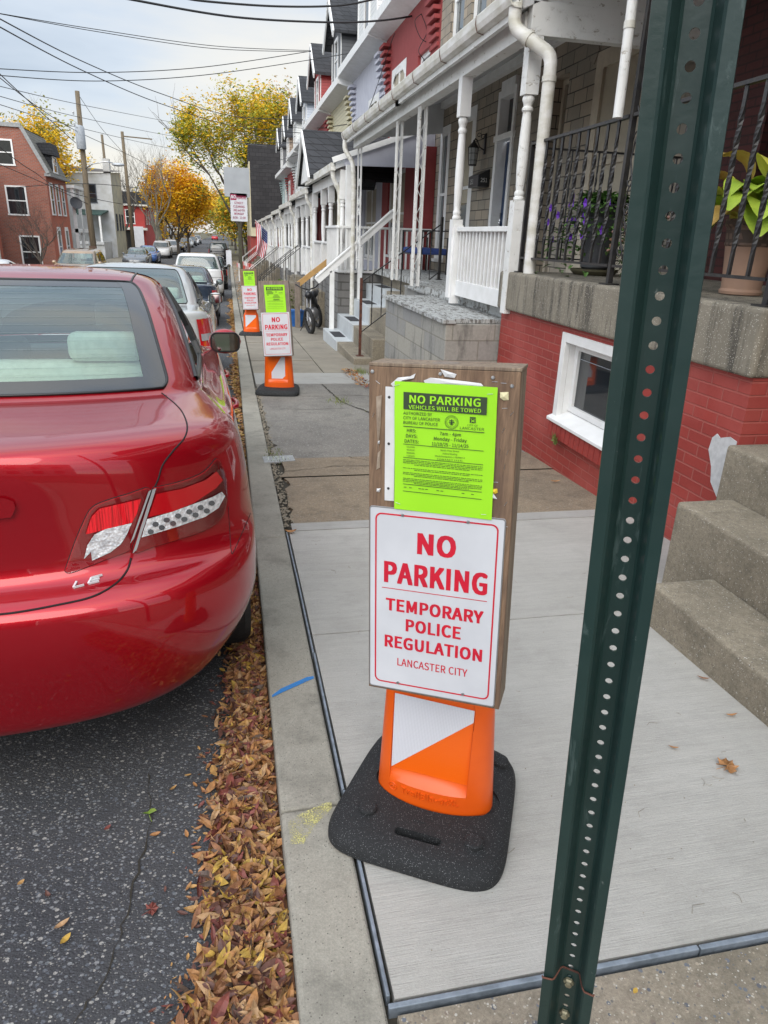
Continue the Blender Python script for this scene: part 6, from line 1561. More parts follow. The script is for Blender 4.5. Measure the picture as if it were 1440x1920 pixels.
# blue cushioned bench on porch
bn = thing('porch_bench', 'black metal bench with blue seat cushion behind the white railing', 'bench', (3.4, 13.4, zfB))
mb = MB(); mb.box(3.45, 3.95, 13.15, 14.6, 1.20, 1.31); mb.build('cushion', var('blue_cushion', (.03, .06, .22), rough=.8), bn, bevel=.03)
for (x, y) in ((3.45, 13.15), (3.95, 13.15), (3.45, 14.6), (3.95, 14.6)): mb = MB(); mb.box(x-.015, x+.015, y-.015, y+.015, zfB, 1.62 if x < 3.5 else 1.5); mb.build('leg', black_iron, bn)
mb = MB(); mb.beam((3.45, 13.15, 1.61), (3.95, 13.15, 1.61), .03, .02); mb.beam((3.45, 14.6, 1.61), (3.95, 14.6, 1.61), .03, .02); mb.beam((3.45, 13.15, 1.19), (3.45, 14.6, 1.19), .03, .02); mb.beam((3.45, 13.15, 1.6), (3.45, 14.6, 1.6), .02, .02); mb.build('frame', black_iron, bn)

# ---- pots and plants on porch A ----
def plant_leaf(mb, base, dir_, ln, wd, droop, mi=0, n=6, ripple=0):
    mb.cur = mi; d = Vector(dir_).normalized(); side = d.cross(Vector((0, 0, 1))).normalized(); rows = []; p = Vector(base); v = d.copy()
    for i in range(n+1):
        t = i/n; w_ = wd*math.sin(math.pi*min(1, t*.93+.04))**.8; up = side.cross(v).normalized()
        rows.append([p-side*w_+up*w_*.35, p-side*w_*.5+up*(w_*.1+ripple*math.sin(i*2)), p-up*w_*.08, p+side*w_*.5+up*(w_*.1-ripple*math.sin(i*2)), p+side*w_+up*w_*.35])
        p = p+v*ln/n; v = (v+Vector((0, 0, -droop/n))).normalized()
    mb.grid(rows)
pot_grey = var('grey_plastic_pot', (.065, .068, .075), (.05, .052, .058), 6, .5, .2)
petunia_g = [var('petunia_leaf', (.12, .25, .05), (.08, .17, .04), 30, .6), var('petunia_purple', (.20, .04, .55), (.14, .03, .42), 30, .6)]
def potted(name, label, x, y, z, prof, mat, n=28):
    t = thing(name, label, 'potted plant', (x, y, z)); mb = MB(); mb.lathe((x, y, z), prof, n); mb.build('pot', mat, t, smooth=True, auto=30); return t
pp = potted('petunia_pot', 'grey ribbed pot of purple petunias standing in a saucer behind iron railing', 3.18, 6.02, 1.30-.03, [(.10, 0), (.125, .02), (.125, .05), (.118, .06), (.135, .16), (.15, .28), (.158, .30), (.158, .33), (.15, .34), (.165, .43), (.20, .47), (.20, .52), (.18, .53), (.175, .48), (0, .47)], pot_grey)
mb = MB(); mb.lathe((3.18, 6.02, 1.225), [(.17, 0), (.205, .03), (.21, .05), (.19, .05), (.18, .04), (0, .035)], 28); mb.build('saucer', var('olive_saucer', (.10, .09, .05), rough=.7), pp, smooth=True, auto=30)
mb = MB(); r = random.Random(12)
for k in range(950):
    a = r.uniform(0, 6.3); rr = abs(r.gauss(0, .24)); x = 3.18+rr*math.cos(a); y = 6.02+rr*math.sin(a); over = max(0, rr-.17); z = 1.80+.07*r.random()-over*1.4-(.30*r.random()**2 if rr > .17 else 0)
    plant_leaf(mb, (x, y, z), (math.cos(a), math.sin(a), r.uniform(-.3, .9)), r.uniform(.05, .095), .019, .8, 0, 3)
mb.build('foliage', petunia_g[0], pp, fix=False)
for k, (dx, dy, dz) in enumerate(((-.3, .36, .48), (-.34, .30, .36), (-.3, -.3, .5), (-.33, -.12, .5), (-.3, -.34, .36), (-.26, .28, .42), (-.24, -.24, .46), (-.05, -.22, .52), (-.28, .30, .22), (-.1, -.26, .3), (-.25, .05, .56), (-.22, .14, .50), (-.12, -.04, .46), (-.20, -.10, .40), (-.21, .02, .36), (-.18, .16, .38), (-.22, -.15, .26), (-.20, .10, .24), (-.2, .19, .36), (-.21, -.18, .34))):
    mb = MB(); c = Vector((3.18+dx, 6.02+dy, 1.29+dz)); cc = mb.av(c); rg = []
    for i in range(15): a = 2*math.pi*i/15; rr = .034+.008*math.cos(5*a); rg.append(mb.av(c+Vector((-.018, rr*math.cos(a), rr*math.sin(a)))))
    for i in range(15): mb.face((cc, rg[i], rg[(i+1) % 15]))
    mb.build('petunia_flower', petunia_g[1], pp, fix=False)
mum = potted('chrysanthemum_pot', 'dark pot of fading pink chrysanthemums beside the iron column', 2.86, 4.78, 1.222, [(.075, 0), (.095, .15), (.105, .16), (.10, .17), (0, .165)], pot_grey)
mum_m = [var('mum_leaf', (.045, .085, .028), (.07, .09, .03), 30, .7), var('mum_pink', (.45, .25, .22), (.35, .2, .14), 30, .7), var('mum_rust', (.28, .15, .08), (.2, .11, .06), 30, .7)]
mb = MB(); r = random.Random(5)
for k in range(900):
    u_ = Vector((r.gauss(0, 1), r.gauss(0, 1), r.gauss(0, 1))).normalized(); rad = r.uniform(.55, 1)**.5; c = Vector((2.86+u_.x*.22*rad, 4.78+u_.y*.24*rad, 1.50+u_.z*.24*rad))
    if rad > .93 and u_.z > -.5 and r.random() < .5:
        mb.cur = 1 if r.random() < .45 else 2; mb.ball(c, r.uniform(.009, .014), 5)
    else: plant_leaf(mb, c, u_, r.uniform(.02, .04), .007, .3, 0, 2)
mb.build('foliage', mum_m, mum, fix=False)
terra = var('terracotta_pot', (.36, .22, .15), (.30, .19, .135), 5, .7, .3, 60); terra_rim = brick('ornate_pot_rim', (.25, .17, .125), (.2, .13, .1), (.10, .07, .055), .045, .05, .010, 'xy', .8, .7, .3, .5, .006)
hx, hy = 3.02, 3.86
ho = potted('hosta_pot', 'tall terracotta pot of yellowing hosta right of the green post', hx, hy, 1.224, [(.105, 0), (.118, .004), (.122, .02), (.112, .035), (.118, .12), (.130, .24), (.134, .27)], terra, 36)
mb = MB(); mb.lathe((hx, hy, 1.494), [(.134, 0), (.142, .01), (.138, .03), (.145, .10), (.158, .115), (.158, .145), (.150, .15), (.14, .12), (0, .11)], 36); mb.build('pot_rim', terra_rim, ho, smooth=True, auto=30)
hosta_m = []
for nm, c1, c2 in (('lime', (.48, .62, .07), (.34, .50, .06)), ('yellow', (.78, .72, .10), (.64, .64, .12)), ('green', (.22, .40, .05), (.32, .48, .07)), ('brown', (.42, .24, .06), (.5, .36, .10))):
    m = M_('hosta_leaf_'+nm, c1, .45); m.setcol(m.mix(m.ramp(m.noise(9, 4), [(.35, 0), (.65, 1)]), c1, c2)); m.b.inputs['Subsurface Weight'].default_value = 0; m.bump(m.noise(8, 2, .5, m.map((1, 14, 4))), .5, .01); hosta_m.append(m.m)
r = random.Random(21)
for k in range(48):
    a = r.uniform(0, 6.28); el = r.uniform(.5, 1.3); d = (math.cos(a)*math.cos(el), math.sin(a)*math.cos(el), math.sin(el))
    c = Vector((hx, hy, 1.60)); mb = MB(); st_end = c+Vector(d)*r.uniform(.10, .28); mb.cur = 0; mb.tube([c, st_end], .006, 5)
    plant_leaf(mb, st_end, (d[0]*1.2, d[1]*1.2, d[2]*.75), r.uniform(.24, .36), r.uniform(.07, .105), r.uniform(1.5, 2.8), 0, 8, .004)
    mb.build('hosta_leaf', hosta_m[r.choice((0, 0, 0, 1, 1, 2, 3))], ho, smooth=True, fix=False)
st = thing('bamboo_stake', 'tan bamboo stake rising behind the yellow hosta', 'stake', (3.3, 3.9, 1.224))
mb = MB(); mb.tube([(3.30, 3.9, 1.224), (3.27, 3.92, 2.3), (3.10, 4.1, 2.9)], .010, 6); mb.build('cane', var('cane', (.48, .33, .12), rough=.5), st)
mb = MB(); r = random.Random(30)
for k in range(60): mb.poly([(2.44, 4.86+r.gauss(0, .02), .03+r.gauss(0, .015)), (2.43, 4.87+r.gauss(0, .03), .05+r.gauss(0, .03)), (2.445, 4.88+r.gauss(0, .02), .03+r.gauss(0, .02))])
tag(mb.build('wall_weed', grass_m, fix=False), 'small green weed growing from the brick sill course', 'weed')
# ================= THE ROW FURTHER ALONG, RIGHT SIDE =================
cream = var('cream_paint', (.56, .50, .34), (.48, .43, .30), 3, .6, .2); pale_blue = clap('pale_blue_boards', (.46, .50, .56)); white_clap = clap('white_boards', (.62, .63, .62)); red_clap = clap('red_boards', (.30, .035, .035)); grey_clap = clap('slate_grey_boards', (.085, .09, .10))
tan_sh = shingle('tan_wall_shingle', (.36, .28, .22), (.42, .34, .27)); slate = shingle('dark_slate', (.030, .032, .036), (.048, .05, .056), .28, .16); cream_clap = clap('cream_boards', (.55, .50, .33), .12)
red_paint_w = var('red_wall_paint', (.29, .045, .045), (.25, .036, .036), 5, .7, .25, 30); lav = var('pale_lavender_paint', (.52, .53, .60), (.46, .47, .54), 4, .6, .15); white_w = brick('white_painted_brick', (.62, .62, .60), (.56, .56, .55), (.5, .5, .49), .21, .07, .008)
pale_green = var('pale_green_paint', (.42, .52, .50), rough=.6); copper = var('dull_red_cornice_paint', (.34, .10, .08), (.26, .08, .06), 5, .6)
def far_house(name_label, y0, y1, wall_m, upper_m, dormer_m, zc, dorm=None, door_m=None, mirror=False, porch=True, roof_col=None, post=True, step_m=None, detail=1, trim=white):
    g = gz((y0+y1)/2); zf = g+1.15; X = XW
    h = thing('row_house', name_label, 'house', (2.4, (y0+y1)/2, g), 0, 'terraced houses on the right')
    L_ = y1-y0; m_ = (lambda a, b: (y0+a*L_, y0+b*L_)) if not mirror else (lambda a, b: (y1-b*L_, y1-a*L_))
    ops = []
    d0, d1 = m_(.10, .30); w0, w1 = m_(.48, .85); u0, u1 = m_(.55, .85); v0, v1 = m_(.14, .34)
    far = y0 > 20
    ops = [(d0, d1, zf, zf+2.5), (w0, w1, zf+.6, zf+2.6), (u0, u1, zf+3.2, zf+4.9), (v0, v1, zf+3.4, zf+4.7)]
    mb = MB(); wall_x(mb, X, y0+.003, y1-.003, g-.5, zc, ops, .18); mb.build('wall', wall_m, h)
    mb = MB(); mb.box(X+.14, X+.18, d0, d1, zf, zf+2.5); mb.build('front_door', door_m or blue_door, h)
    window_unit(h, X, *ops[1], frame=trim, pane=glass_mid, shade=.4, depth=.1, mull=1, fw=.09); window_unit(h, X, *ops[2], frame=trim, pane=glass_mid, shade=.6, depth=.05, arch=.42, mull=1, fw=.16); window_unit(h, X, *ops[3], frame=trim, pane=glass_mid, depth=.12, arch=.2, fw=.09)
    # corbelled band under the cornice
    for k in range(7):
        mb = MB(); a, b = m_(.02, .13); mb.box(X-.04-.028*k, X-.001, a, b, zc-1.15+.15*k, zc-1.08+.15*k); mb.build('corbel', wall_m, h)
        mb = MB(); a, b = m_(.88, .985); mb.box(X-.04-.028*k, X-.001, a, b, zc-1.15+.15*k, zc-1.08+.15*k); mb.build('corbel', wall_m, h)
    mb = MB(); mb.prism([(X, y0, zc), (X-.42, y0, zc+.10), (X-.50, y0, zc+.12), (X-.50, y0, zc+.34), (X, y0, zc+.42)], (0, L_-.004, 0)); mb.build('cornice', trim, h)
    # mansard storey
    mb = MB(); mb.poly([(X-.02, y0, zc+.42), (X-.02, y1, zc+.42), (X+.55, y1, zc+2.5), (X+.55, y0, zc+2.5)]); mb.poly([(X+.55, y0, zc+2.5), (X+.55, y1, zc+2.5), (X+9, y1, zc+2.6), (X+9, y0, zc+2.6)])
    mb.poly([(X-.02, y0, zc+.42), (X+9, y0, zc+.42), (X+9, y0, zc+2.6), (X+.55, y0, zc+2.5)]); mb.poly([(X-.02, y1, zc+.42), (X+9, y1, zc+.42), (X+9, y1, zc+2.6), (X+.55, y1, zc+2.5)]); mb.poly([(X, y0, g-.5), (X+9, y0, g-.5), (X+9, y0, zc+.42), (X, y0, zc+.42)]); mb.poly([(X, y1, g-.5), (X+9, y1, g-.5), (X+9, y1, zc+.42), (X, y1, zc+.42)])
    mb.build('mansard', upper_m, h)
    if dorm:
        yc, hw, zb, zp = dorm; ze = zp-1.05; Xd = X-.15
        mb = MB(); mb.box(Xd, X+1.2, yc-hw, yc+hw, zc+.40, ze); mb.prism([(Xd, yc-hw, ze), (Xd, yc+hw, ze), (Xd, yc, zp-.08)], (.9, 0, 0)); d_ = mb.build('dormer', dormer_m, h)
        for s in (-1, 1):
            mb = MB(); a = Vector((Xd-.30, yc+s*(hw+.22), ze-.18)); b = Vector((Xd-.30, yc, zp+.05)); mb.hexa([a, b, b+Vector((2.6, 0, 0)), a+Vector((2.6, 0, 0)), a+Vector((0, 0, .10)), b+Vector((0, 0, .10)), b+Vector((2.6, 0, .10)), a+Vector((2.6, 0, .10))]); mb.build('dormer_roof', slate, d_)
            mb = MB(); mb.beam(a+Vector((-.02, 0, -.04)), b+Vector((-.02, 0, -.05)), .05, .22); mb.build('barge_board', trim, d_)
        mb = MB(); c_, e_ = zc+.62, ze-.05
        mb.box(Xd-.04, Xd-.001, yc-.42, yc-.32, c_, e_); mb.box(Xd-.04, Xd-.001, yc+.32, yc+.42, c_, e_); mb.box(Xd-.04, Xd-.001, yc-.32, yc+.32, e_-.1, e_); mb.box(Xd-.07, Xd-.001, yc-.45, yc+.45, c_-.08, c_); mb.box(Xd-.035, Xd-.001, yc-.32, yc+.32, (c_+e_)/2-.03, (c_+e_)/2+.03)
        wd = mb.build('dormer_window', trim, d_); mb = MB(); mb.poly([(Xd-.012, yc-.32, c_), (Xd-.012, yc+.32, c_), (Xd-.012, yc+.32, e_-.1), (Xd-.012, yc-.32, e_-.1)]); mb.build('pane', glass_dark, wd)
        for s in (-1, 1): mb = MB(); mb.box(Xd-.025, Xd-.001, yc+s*(hw-.05)-.05, yc+s*(hw-.05)+.05, zc+.45, ze); mb.build('corner_board', trim, d_)
    if porch:
        ez = g+3.42; fx = 2.28
        mb = MB(); mb.box(fx+.05, X, y0+.02, y1-.02, g-.4, zf); mb.build('porch_base', stone_grey if detail else conc_old, h)
        mb = MB(); mb.hexa([(fx-.1, y0, ez), (X, y0, ez+.75), (X, y1, ez+.75), (fx-.1, y1, ez), (fx-.14, y0, ez+.10), (X, y0, ez+.87), (X, y1, ez+.87), (fx-.14, y1, ez+.10)]); mb.build('porch_roof', roof_col or roof_m, h)
        mb = MB(); mb.box(fx, fx+.12, y0+.05, y1-.05, ez-.22, ez-.001); mb.build('porch_beam', trim, h)
        mb = MB(); mb.box(fx-.20, fx-.11, y0, y1, ez-.03, ez+.11); mb.build('gutter', gutter_m, h)
        for k, yy_ in enumerate((y0+.12, y0+L_*.36, y0+L_*.62, y1-.12)):
            turned_post(fx+.06, yy_, zf, ez-.2, trim, h, 1.35, .8, .35)
        a, b = m_(.40, .97); railing_white(h, (fx+.06, a), (fx+.06, b), zf+.03, zf+.88, 12, trim, bottom=.06)
        a, b = m_(.06, .34); sm_ = step_m or conc_old
        for k in range(5 if far else 0):
            mb = MB(); xk = fx+.05-.20*(5-k); mb.box(xk, xk+.20, a+.1, b+.1, g-.4, g+.21*(k+1)); mb.build('step', sm_, h)
        for yy_ in ((a+.08, b+.12) if far else ()):
            mb = MB(); mb.beam((fx-1.25, yy_, g+.95), (fx+.06, yy_, g+2.0), .03, .02); mb.box(fx-1.27, fx-1.23, yy_-.018, yy_+.018, g, g+.96); hr_ = mb.build('stair_rail', black_iron if detail else trim, h)
            mb = MB()
            for q in range(7): x = fx-1.1+q*.18; mb.box(x-.007, x+.007, yy_-.007, yy_+.007, g+.25+.8*(x-fx+1.25)*.9, g+.95+.8*(x-fx+1.25))
            mb.build('rail_bars', black_iron, hr_)
        # downpipe between neighbours
        downpipe(h, [(fx-.15, y0+.1, ez), (fx-.15, y0+.1, ez-.15), (fx+.0, y0+.15, ez-.42), (fx+.0, y0+.15, g)], .045)
    return h
mb = None
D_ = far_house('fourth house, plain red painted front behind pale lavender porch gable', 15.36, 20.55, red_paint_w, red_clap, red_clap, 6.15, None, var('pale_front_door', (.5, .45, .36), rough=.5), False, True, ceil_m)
mb = MB(); mb.prism([(2.35, 15.30, 2.78), (4.19, 15.30, 2.82), (4.19, 15.30, 3.58), (2.35, 15.30, 2.92)], (0, .05, 0)); mb.build('gable_panel', lav, D_)
mb = MB(); mb.beam((2.10, 15.27, 2.86), (4.19, 15.27, 3.60), .05, .10); mb.build('barge_board', white, D_)
mb = MB(); mb.box(2.36, 2.52, 15.1, 15.26, .5, 2.78); mb.build('corner_post', white, D_)
railing_white(D_, (2.2, 15.08), (4.15, 15.08), .76, 1.66, 17, bottom=.05)
railing_white(D_, (2.2, 15.12), (2.2, 16.8), .76, 1.66, 18, bottom=.05, name='side_railing')
mb = MB(); mb.box(2.2, 4.19, 15.05, 17.0, -1.2, .74); mb.build('porch_base', stone_grey, D_)
mb = MB(); mb.box(3.98, 4.19, 15.14, 15.30, .8, 3.2); mb.build('red_pier', red_paint_w, D_)
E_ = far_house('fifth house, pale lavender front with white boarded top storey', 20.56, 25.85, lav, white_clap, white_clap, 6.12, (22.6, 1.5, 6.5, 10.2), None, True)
for k in range(4):
    mb = MB(); mb.box(1.55+.2*k, 1.75+.2*k, 18.25, 19.5, -1.2, -.56+.23*k); mb.build('step', conc_old, E_)
# black shingled gablet on the shared porch roof
mb = MB(); mb.hexa([(1.98, 18.5, 2.72), (1.98, 20.1, 3.86), (4.2, 20.1, 3.86), (4.2, 18.5, 2.72), (1.98, 18.5, 2.80), (1.98, 20.1, 3.96), (4.2, 20.1, 3.96), (4.2, 18.5, 2.80)]); mb.hexa([(1.98, 21.7, 2.72), (1.98, 20.1, 3.86), (4.2, 20.1, 3.86), (4.2, 21.7, 2.72), (1.98, 21.7, 2.80), (1.98, 20.1, 3.96), (4.2, 20.1, 3.96), (4.2, 21.7, 2.80)]); mb.build('gablet_roof', slate, E_)
mb = MB(); mb.prism([(2.06, 18.7, 2.76), (2.06, 21.5, 2.76), (2.06, 20.1, 3.82)], (.05, 0, 0)); mb.build('gablet_face', white, E_)
mb = MB(); mb.beam((1.96, 18.45, 2.70), (1.96, 20.1, 3.88), .05, .12); mb.beam((1.96, 21.75, 2.70), (1.96, 20.1, 3.88), .05, .12); mb.build('barge_board', white, E_)
for k, (p0, p1) in enumerate((((1.62, 17.9, -.65), (1.62, 17.9, .35)),)):
    mb = MB(); mb.box(1.55, 1.67, 17.84, 17.96, -.7, .38); mb.build('timber_newel', wood_grey, E_)
mb = MB(); mb.beam((1.6, 17.9, .30), (2.55, 17.9, 1.02), .09, .12); tr_ = mb.build('timber_stair_rail', var('new_timber', (.50, .30, .11), (.42, .25, .09), 8, .7), E_)
mb = MB()
for q in range(8): x = 1.72+q*.1; mb.box(x-.007, x+.007, 17.893, 17.907, -.45+.76*(x-1.6), .25+.76*(x-1.6))
mb.build('rail_bars', black_iron, tr_)
far_house('sixth house, cream boarded front with dark slate dormer', 25.86, 31.15, cream_clap, slate, grey_clap, 5.95, (28.6, 1.15, 6.3, 9.0), None, False)
far_house('seventh house, red front below a red boarded dormer', 31.16, 36.85, red_paint_w, red_clap, red_clap, 5.9, (34.3, 1.15, 6.3, 8.8), None, True)
far_house('eighth house, white brick front with pale blue dormer', 36.86, 42.45, white_w, pale_blue, pale_blue, 5.6, (39.9, 1.1, 6, 8.6), None, False, detail=0)
far_house('ninth house, white boarded front with small white dormer', 42.46, 47.95, white_clap, white_clap, white_clap, 5.5, (45.4, 1.1, 6, 8.5), None, True, detail=0)
far_house('tenth house, red and white front under tan shingled top storey', 47.96, 53.45, red_paint_w, tan_sh, tan_sh, 5.2, (50.6, 1.0, 5.6, 8.3), None, False, detail=0)
far_house('last terraced house, pale green front with blue grey slate dormer', 53.46, 58.9, pale_green, tan_sh, grey_clap, 5.2, (56.3, 1.1, 5.6, 8.3), None, True, detail=0)
# house with the blank dark shingled end wall
K_ = thing('corner_house', 'house whose tall blank end wall is clad in dark shingles', 'house', (3, 66, gz(66)))
mb = MB(); mb.box(1.95, 9, 66, 78, 1.15, 7.0); mb.build('wall', cream, K_)
mb = MB(); mb.box(2.05, 8, 65.93, 65.998, 1.9, 8.3); mb.build('shingled_end_wall', shingle('black_wall_shingle', (.028, .026, .028), (.045, .042, .044), .5, .3), K_)
mb = MB(); mb.prism([(1.9, 66, 7.0), (8, 66, 7.0), (8, 66, 8.35), (2.0, 66, 8.35)], (0, 12, 0)); mb.build('roof', slate, K_)
mb = MB(); mb.box(1.95, 9, 66.2, 78, -1.4, 1.15); mb.build('ground_floor', brick_red, K_)
# ================= LEFT SIDE =================
XL = -10.7
brick_l = brick('aged_red_brick', (.36, .105, .06), (.28, .08, .05), (.26, .20, .17), .23, .08, .012, 'xy', .4, .85, .4); brick_o = brick('sunlit_orange_brick', (.50, .13, .07), (.46, .12, .065), (.44, .14, .09), .23, .08, .01, 'xy', .3, .7, .3)  # orange brick for the left fronts has warm sunlight put into its colour
greyroof = shingle('weathered_mansard_shingle', (.17, .165, .14), (.22, .21, .18), .3, .18); stucco = var('stained_white_stucco', (.56, .57, .58), (.44, .44, .42), 1.5, .8, .3, 10); stucco_y = var('stained_cream_stucco', (.58, .55, .40), (.40, .39, .33), 1.2, .8, .3, 10)
def quadwin(parent, org, ux, w_, z0, z1, pane=glass_dark, frame=white, out=(0, -1, 0), arch=0, fr=.09):
    """window set on a wall: org is its left bottom foot point, ux the wall direction"""
    o = Vector(org); u = Vector(ux).normalized(); n = Vector(out)
    P = lambda a, z, d=0: o+u*a+Vector((0, 0, z))+n*d
    mb = MB()
    for (a0, a1, c0, c1) in ((-fr, 0, z0, z1+fr), (w_, w_+fr, z0, z1+fr), (0, w_, z1, z1+fr+arch), (-fr*1.4, w_+fr*1.4, z0-fr, z0), (0, w_, (z0+z1)/2-.03, (z0+z1)/2+.03)):
        mb.hexa([P(a0, c0, .0), P(a1, c0, .0), P(a1, c0, .06), P(a0, c0, .06), P(a0, c1, .0), P(a1, c1, .0), P(a1, c1, .06), P(a0, c1, .06)])
    f_ = mb.build('window', frame, parent); mb = MB(); mb.poly([P(0, z0, .02), P(w_, z0, .02), P(w_, z1, .02), P(0, z1, .02)]); mb.build('pane', pane, f_)
L1 = thing('brick_house', 'three storey red brick corner house with shingled mansard roof on the left', 'house', (XL-3, 53, gz(53)))
mb = MB(); yA, yB = 50, 55.7
mb.poly([(XL, yA, -1.5), (-20, yA, -1.5), (-20, yA, 6.75), (-11.75, yA, 6.75), (XL+.05, yA, 4.35), (XL, yA, 4.3)]); mb.build('side_wall', brick_l, L1)
mb = MB(); mb.poly([(XL, yA, -1.5), (XL, yB, -1.5), (XL, yB, 4.3), (XL, yA, 4.3)]); mb.poly([(XL, yB, -1.5), (-20, yB, -1.5), (-20, yB, 6), (XL, yB, 4.3)]); mb.build('front_wall', brick_o, L1)
mb = MB(); mb.poly([(XL+.15, yA-.05, 4.33), (XL+.15, yB, 4.33), (-11.7, yB, 6.75), (-11.7, yA-.05, 6.75)]); mb.poly([(-11.7, yA, 6.8), (-11.7, yB, 6.8), (-20, yB, 7.0), (-20, yA, 7.0)]); mb.build('mansard_roof', greyroof, L1)
mb = MB(); mb.beam((XL+.18, yA-.06, 4.36), (-11.72, yA-.06, 6.8), .12, .20); mb.beam((-11.7, yA-.06, 6.85), (-20, yA-.06, 6.95), .15, .22); mb.box(XL-.05, XL+.3, yA-.05, yB, 4.2, 4.36); mb.build('roof_edge', var('grey_verge', (.30, .31, .31), rough=.6), L1)
mb = MB(); mb.box(XL-.9, XL+.02, 52.0, 53.5, 4.5, 5.7); mb.hexa([(XL-1.6, 51.8, 5.7), (XL+.25, 51.8, 5.5), (XL+.25, 53.7, 5.5), (XL-1.6, 53.7, 5.7), (XL-1.6, 51.8, 6.1), (XL+.1, 51.8, 6.2), (XL+.1, 53.7, 6.2), (XL-1.6, 53.7, 6.1)]); dm = mb.build('dormer', slate, L1)
quadwin(dm, (XL+.03, 52.3, 0), (0, 1, 0), .9, 4.6, 5.4, out=(1, 0, 0))
for (x, z0, z1) in ((-13.4, 4.75, 6.0), (-13.0, 2.0, 3.5), (-12.6, -1.05, .7)):
    quadwin(L1, (x, yA, 0), (1, 0, 0), 1.0, z0, z1)
for y in (50.6, 52.2, 53.8): quadwin(L1, (XL, y, 0), (0, 1, 0), .7, 2.1, 3.7, out=(1, 0, 0), arch=.1)
for y in (51.2, 53.6): quadwin(L1, (XL, y, 0), (0, 1, 0), .8, -.8, 1.1, out=(1, 0, 0), arch=.15)
L0 = thing('brick_house', 'sunlit orange brick house with cream gable at the left edge of the photo', 'house', (XL-1, 45, gz(45)))
mb = MB(); XQ = -13.0; mb.box(-20, XQ-.25, 39, 48.2, -1.5, 4.0); mb.build('wall', brick_o, L0)
mb = MB(); mb.prism([(XQ-.1, 43.2, 4.0), (XQ-.1, 48.3, 4.0), (XQ-.1, 45.8, 6.4)], (-4, 0, 0)); mb.build('gable', cream, L0)
mb = MB(); mb.beam((XQ, 48.5, 3.9), (XQ, 45.8, 6.5), .3, .18, (1, 0, 0)); mb.beam((XQ, 43.0, 3.9), (XQ, 45.8, 6.5), .3, .18, (1, 0, 0)); mb.build('barge_board', white, L0)
for z0, z1 in ((-.6, 1.1), (1.9, 3.5)):
    for y in (44.6, 46.6): quadwin(L0, (XQ-.25, y, 0), (0, 1, 0), .75, z0, z1, out=(1, 0, 0))
L2 = thing('porch_house', 'narrow white house with stacked open porches beside the brick corner house', 'house', (XL-1, 60, gz(60)))
mb = MB(); mb.box(-19, -12.2, 57, 65, -1.5, 4.4); mb.build('wall', stucco, L2)
for x, y in ((-10.6, 57.1), (-10.6, 59.2), (-10.6, 62)): mb = MB(); mb.box(x-.1, x+.1, y-.1, y+.1, -1.4, 3.9); mb.build('porch_post', white, L2)
mb = MB(); mb.box(-12.2, -10.5, 57, 62.2, 1.0, 1.25); mb.build('upper_deck', white, L2)
mb = MB(); mb.box(-10.62, -10.54, 57.1, 62.1, 1.25, 2.2); mb.build('deck_panel', white_w, L2)
mb = MB(); mb.box(-12.3, -10.4, 56.9, 62.3, 3.9, 4.1); mb.build('porch_roof', white, L2)
for z0 in (-.9, 1.6): quadwin(L2, (-12.2, 58, 0), (0, 1, 0), 1.0, z0, z0+1.6, out=(1, 0, 0))
dish = thing('satellite_dish', 'dark satellite dish on the white stacked porch', 'satellite dish', (-10.4, 57.0, 2.6)); mb = MB(); mb.lathe((-10.4, 56.8, 2.9), [(0, 0), (.2, .03), (.38, .10), (.42, .14), (.38, .12), (0, .02)], 20, False, (.5, -1, .4)); mb.tube([(-10.4, 56.85, 2.9), (-10.5, 57.1, 2.3)], .03, 6); mb.build('dish', var('dark_dish', (.05, .05, .055), rough=.5), dish, smooth=True)
L3 = thing('white_house', 'stained white stucco house with flat roof and chimney, left of centre', 'house', (XL-2, 80, gz(80)))
mb = MB(); mb.poly([(XL, 77, -1.5), (-24, 77, -1.5), (-24, 77, 5.7), (XL, 77, 6.2)]); mb.build('side_wall', stucco, L3)
mb = MB(); mb.poly([(XL, 77, -1.5), (XL, 84, -1.5), (XL, 84, 6.7), (XL, 77, 6.25)]); mb.poly([(XL, 84, -1.5), (-24, 84, -1.5), (-24, 84, 6.2), (XL, 84, 6.7)]); mb.build('front_wall', stucco_y, L3)
mb = MB(); mb.poly([(XL+.2, 76.8, 6.3), (-24.2, 76.8, 5.8), (-24.2, 84.3, 7.6), (XL+.2, 84.3, 6.9)]); mb.build('roof', var('brown_roof', (.12, .105, .095), rough=.9), L3)
mb = MB(); mb.box(XL-.9, XL-.3, 79, 79.8, 6.3, 7.6); mb.build('chimney', stucco, L3)
for (x, z0, z1) in ((-13.2, 3.6, 5.1), (-15.7, 3.6, 5.1)): quadwin(L3, (x, 77, 0), (1, 0, 0), 1.0, z0, z1, frame=var('dark_window_frame', (.06, .07, .09), rough=.5) if 'dark_window_frame' not in bpy.data.materials else bpy.data.materials['dark_window_frame'])
for y in (78, 80.2, 82): quadwin(L3, (XL, y, 0), (0, 1, 0), .6, 1.2, 2.6, out=(1, 0, 0), frame=bpy.data.materials['dark_window_frame'])
mb = MB(); mb.hexa([(-17, 72.5, 2.4), (-11.2, 72.5, 2.4), (-11.2, 77, 2.8), (-17, 77, 2.8), (-17, 72.5, 2.5), (-11.2, 72.5, 2.5), (-11.2, 77, 2.95), (-17, 77, 2.95)]); mb.build('porch_roof', var('dark_green_canopy', (.02, .06, .05), rough=.7), L3)
for x in (-16.5, -14, -11.4): mb = MB(); mb.box(x-.08, x+.08, 72.6, 72.76, -1.4, 2.4); mb.build('porch_post', white, L3)
mb = MB(); mb.box(-17, -11.2, 72.4, 77, -.1, .15); mb.build('balcony_floor', stucco, L3)
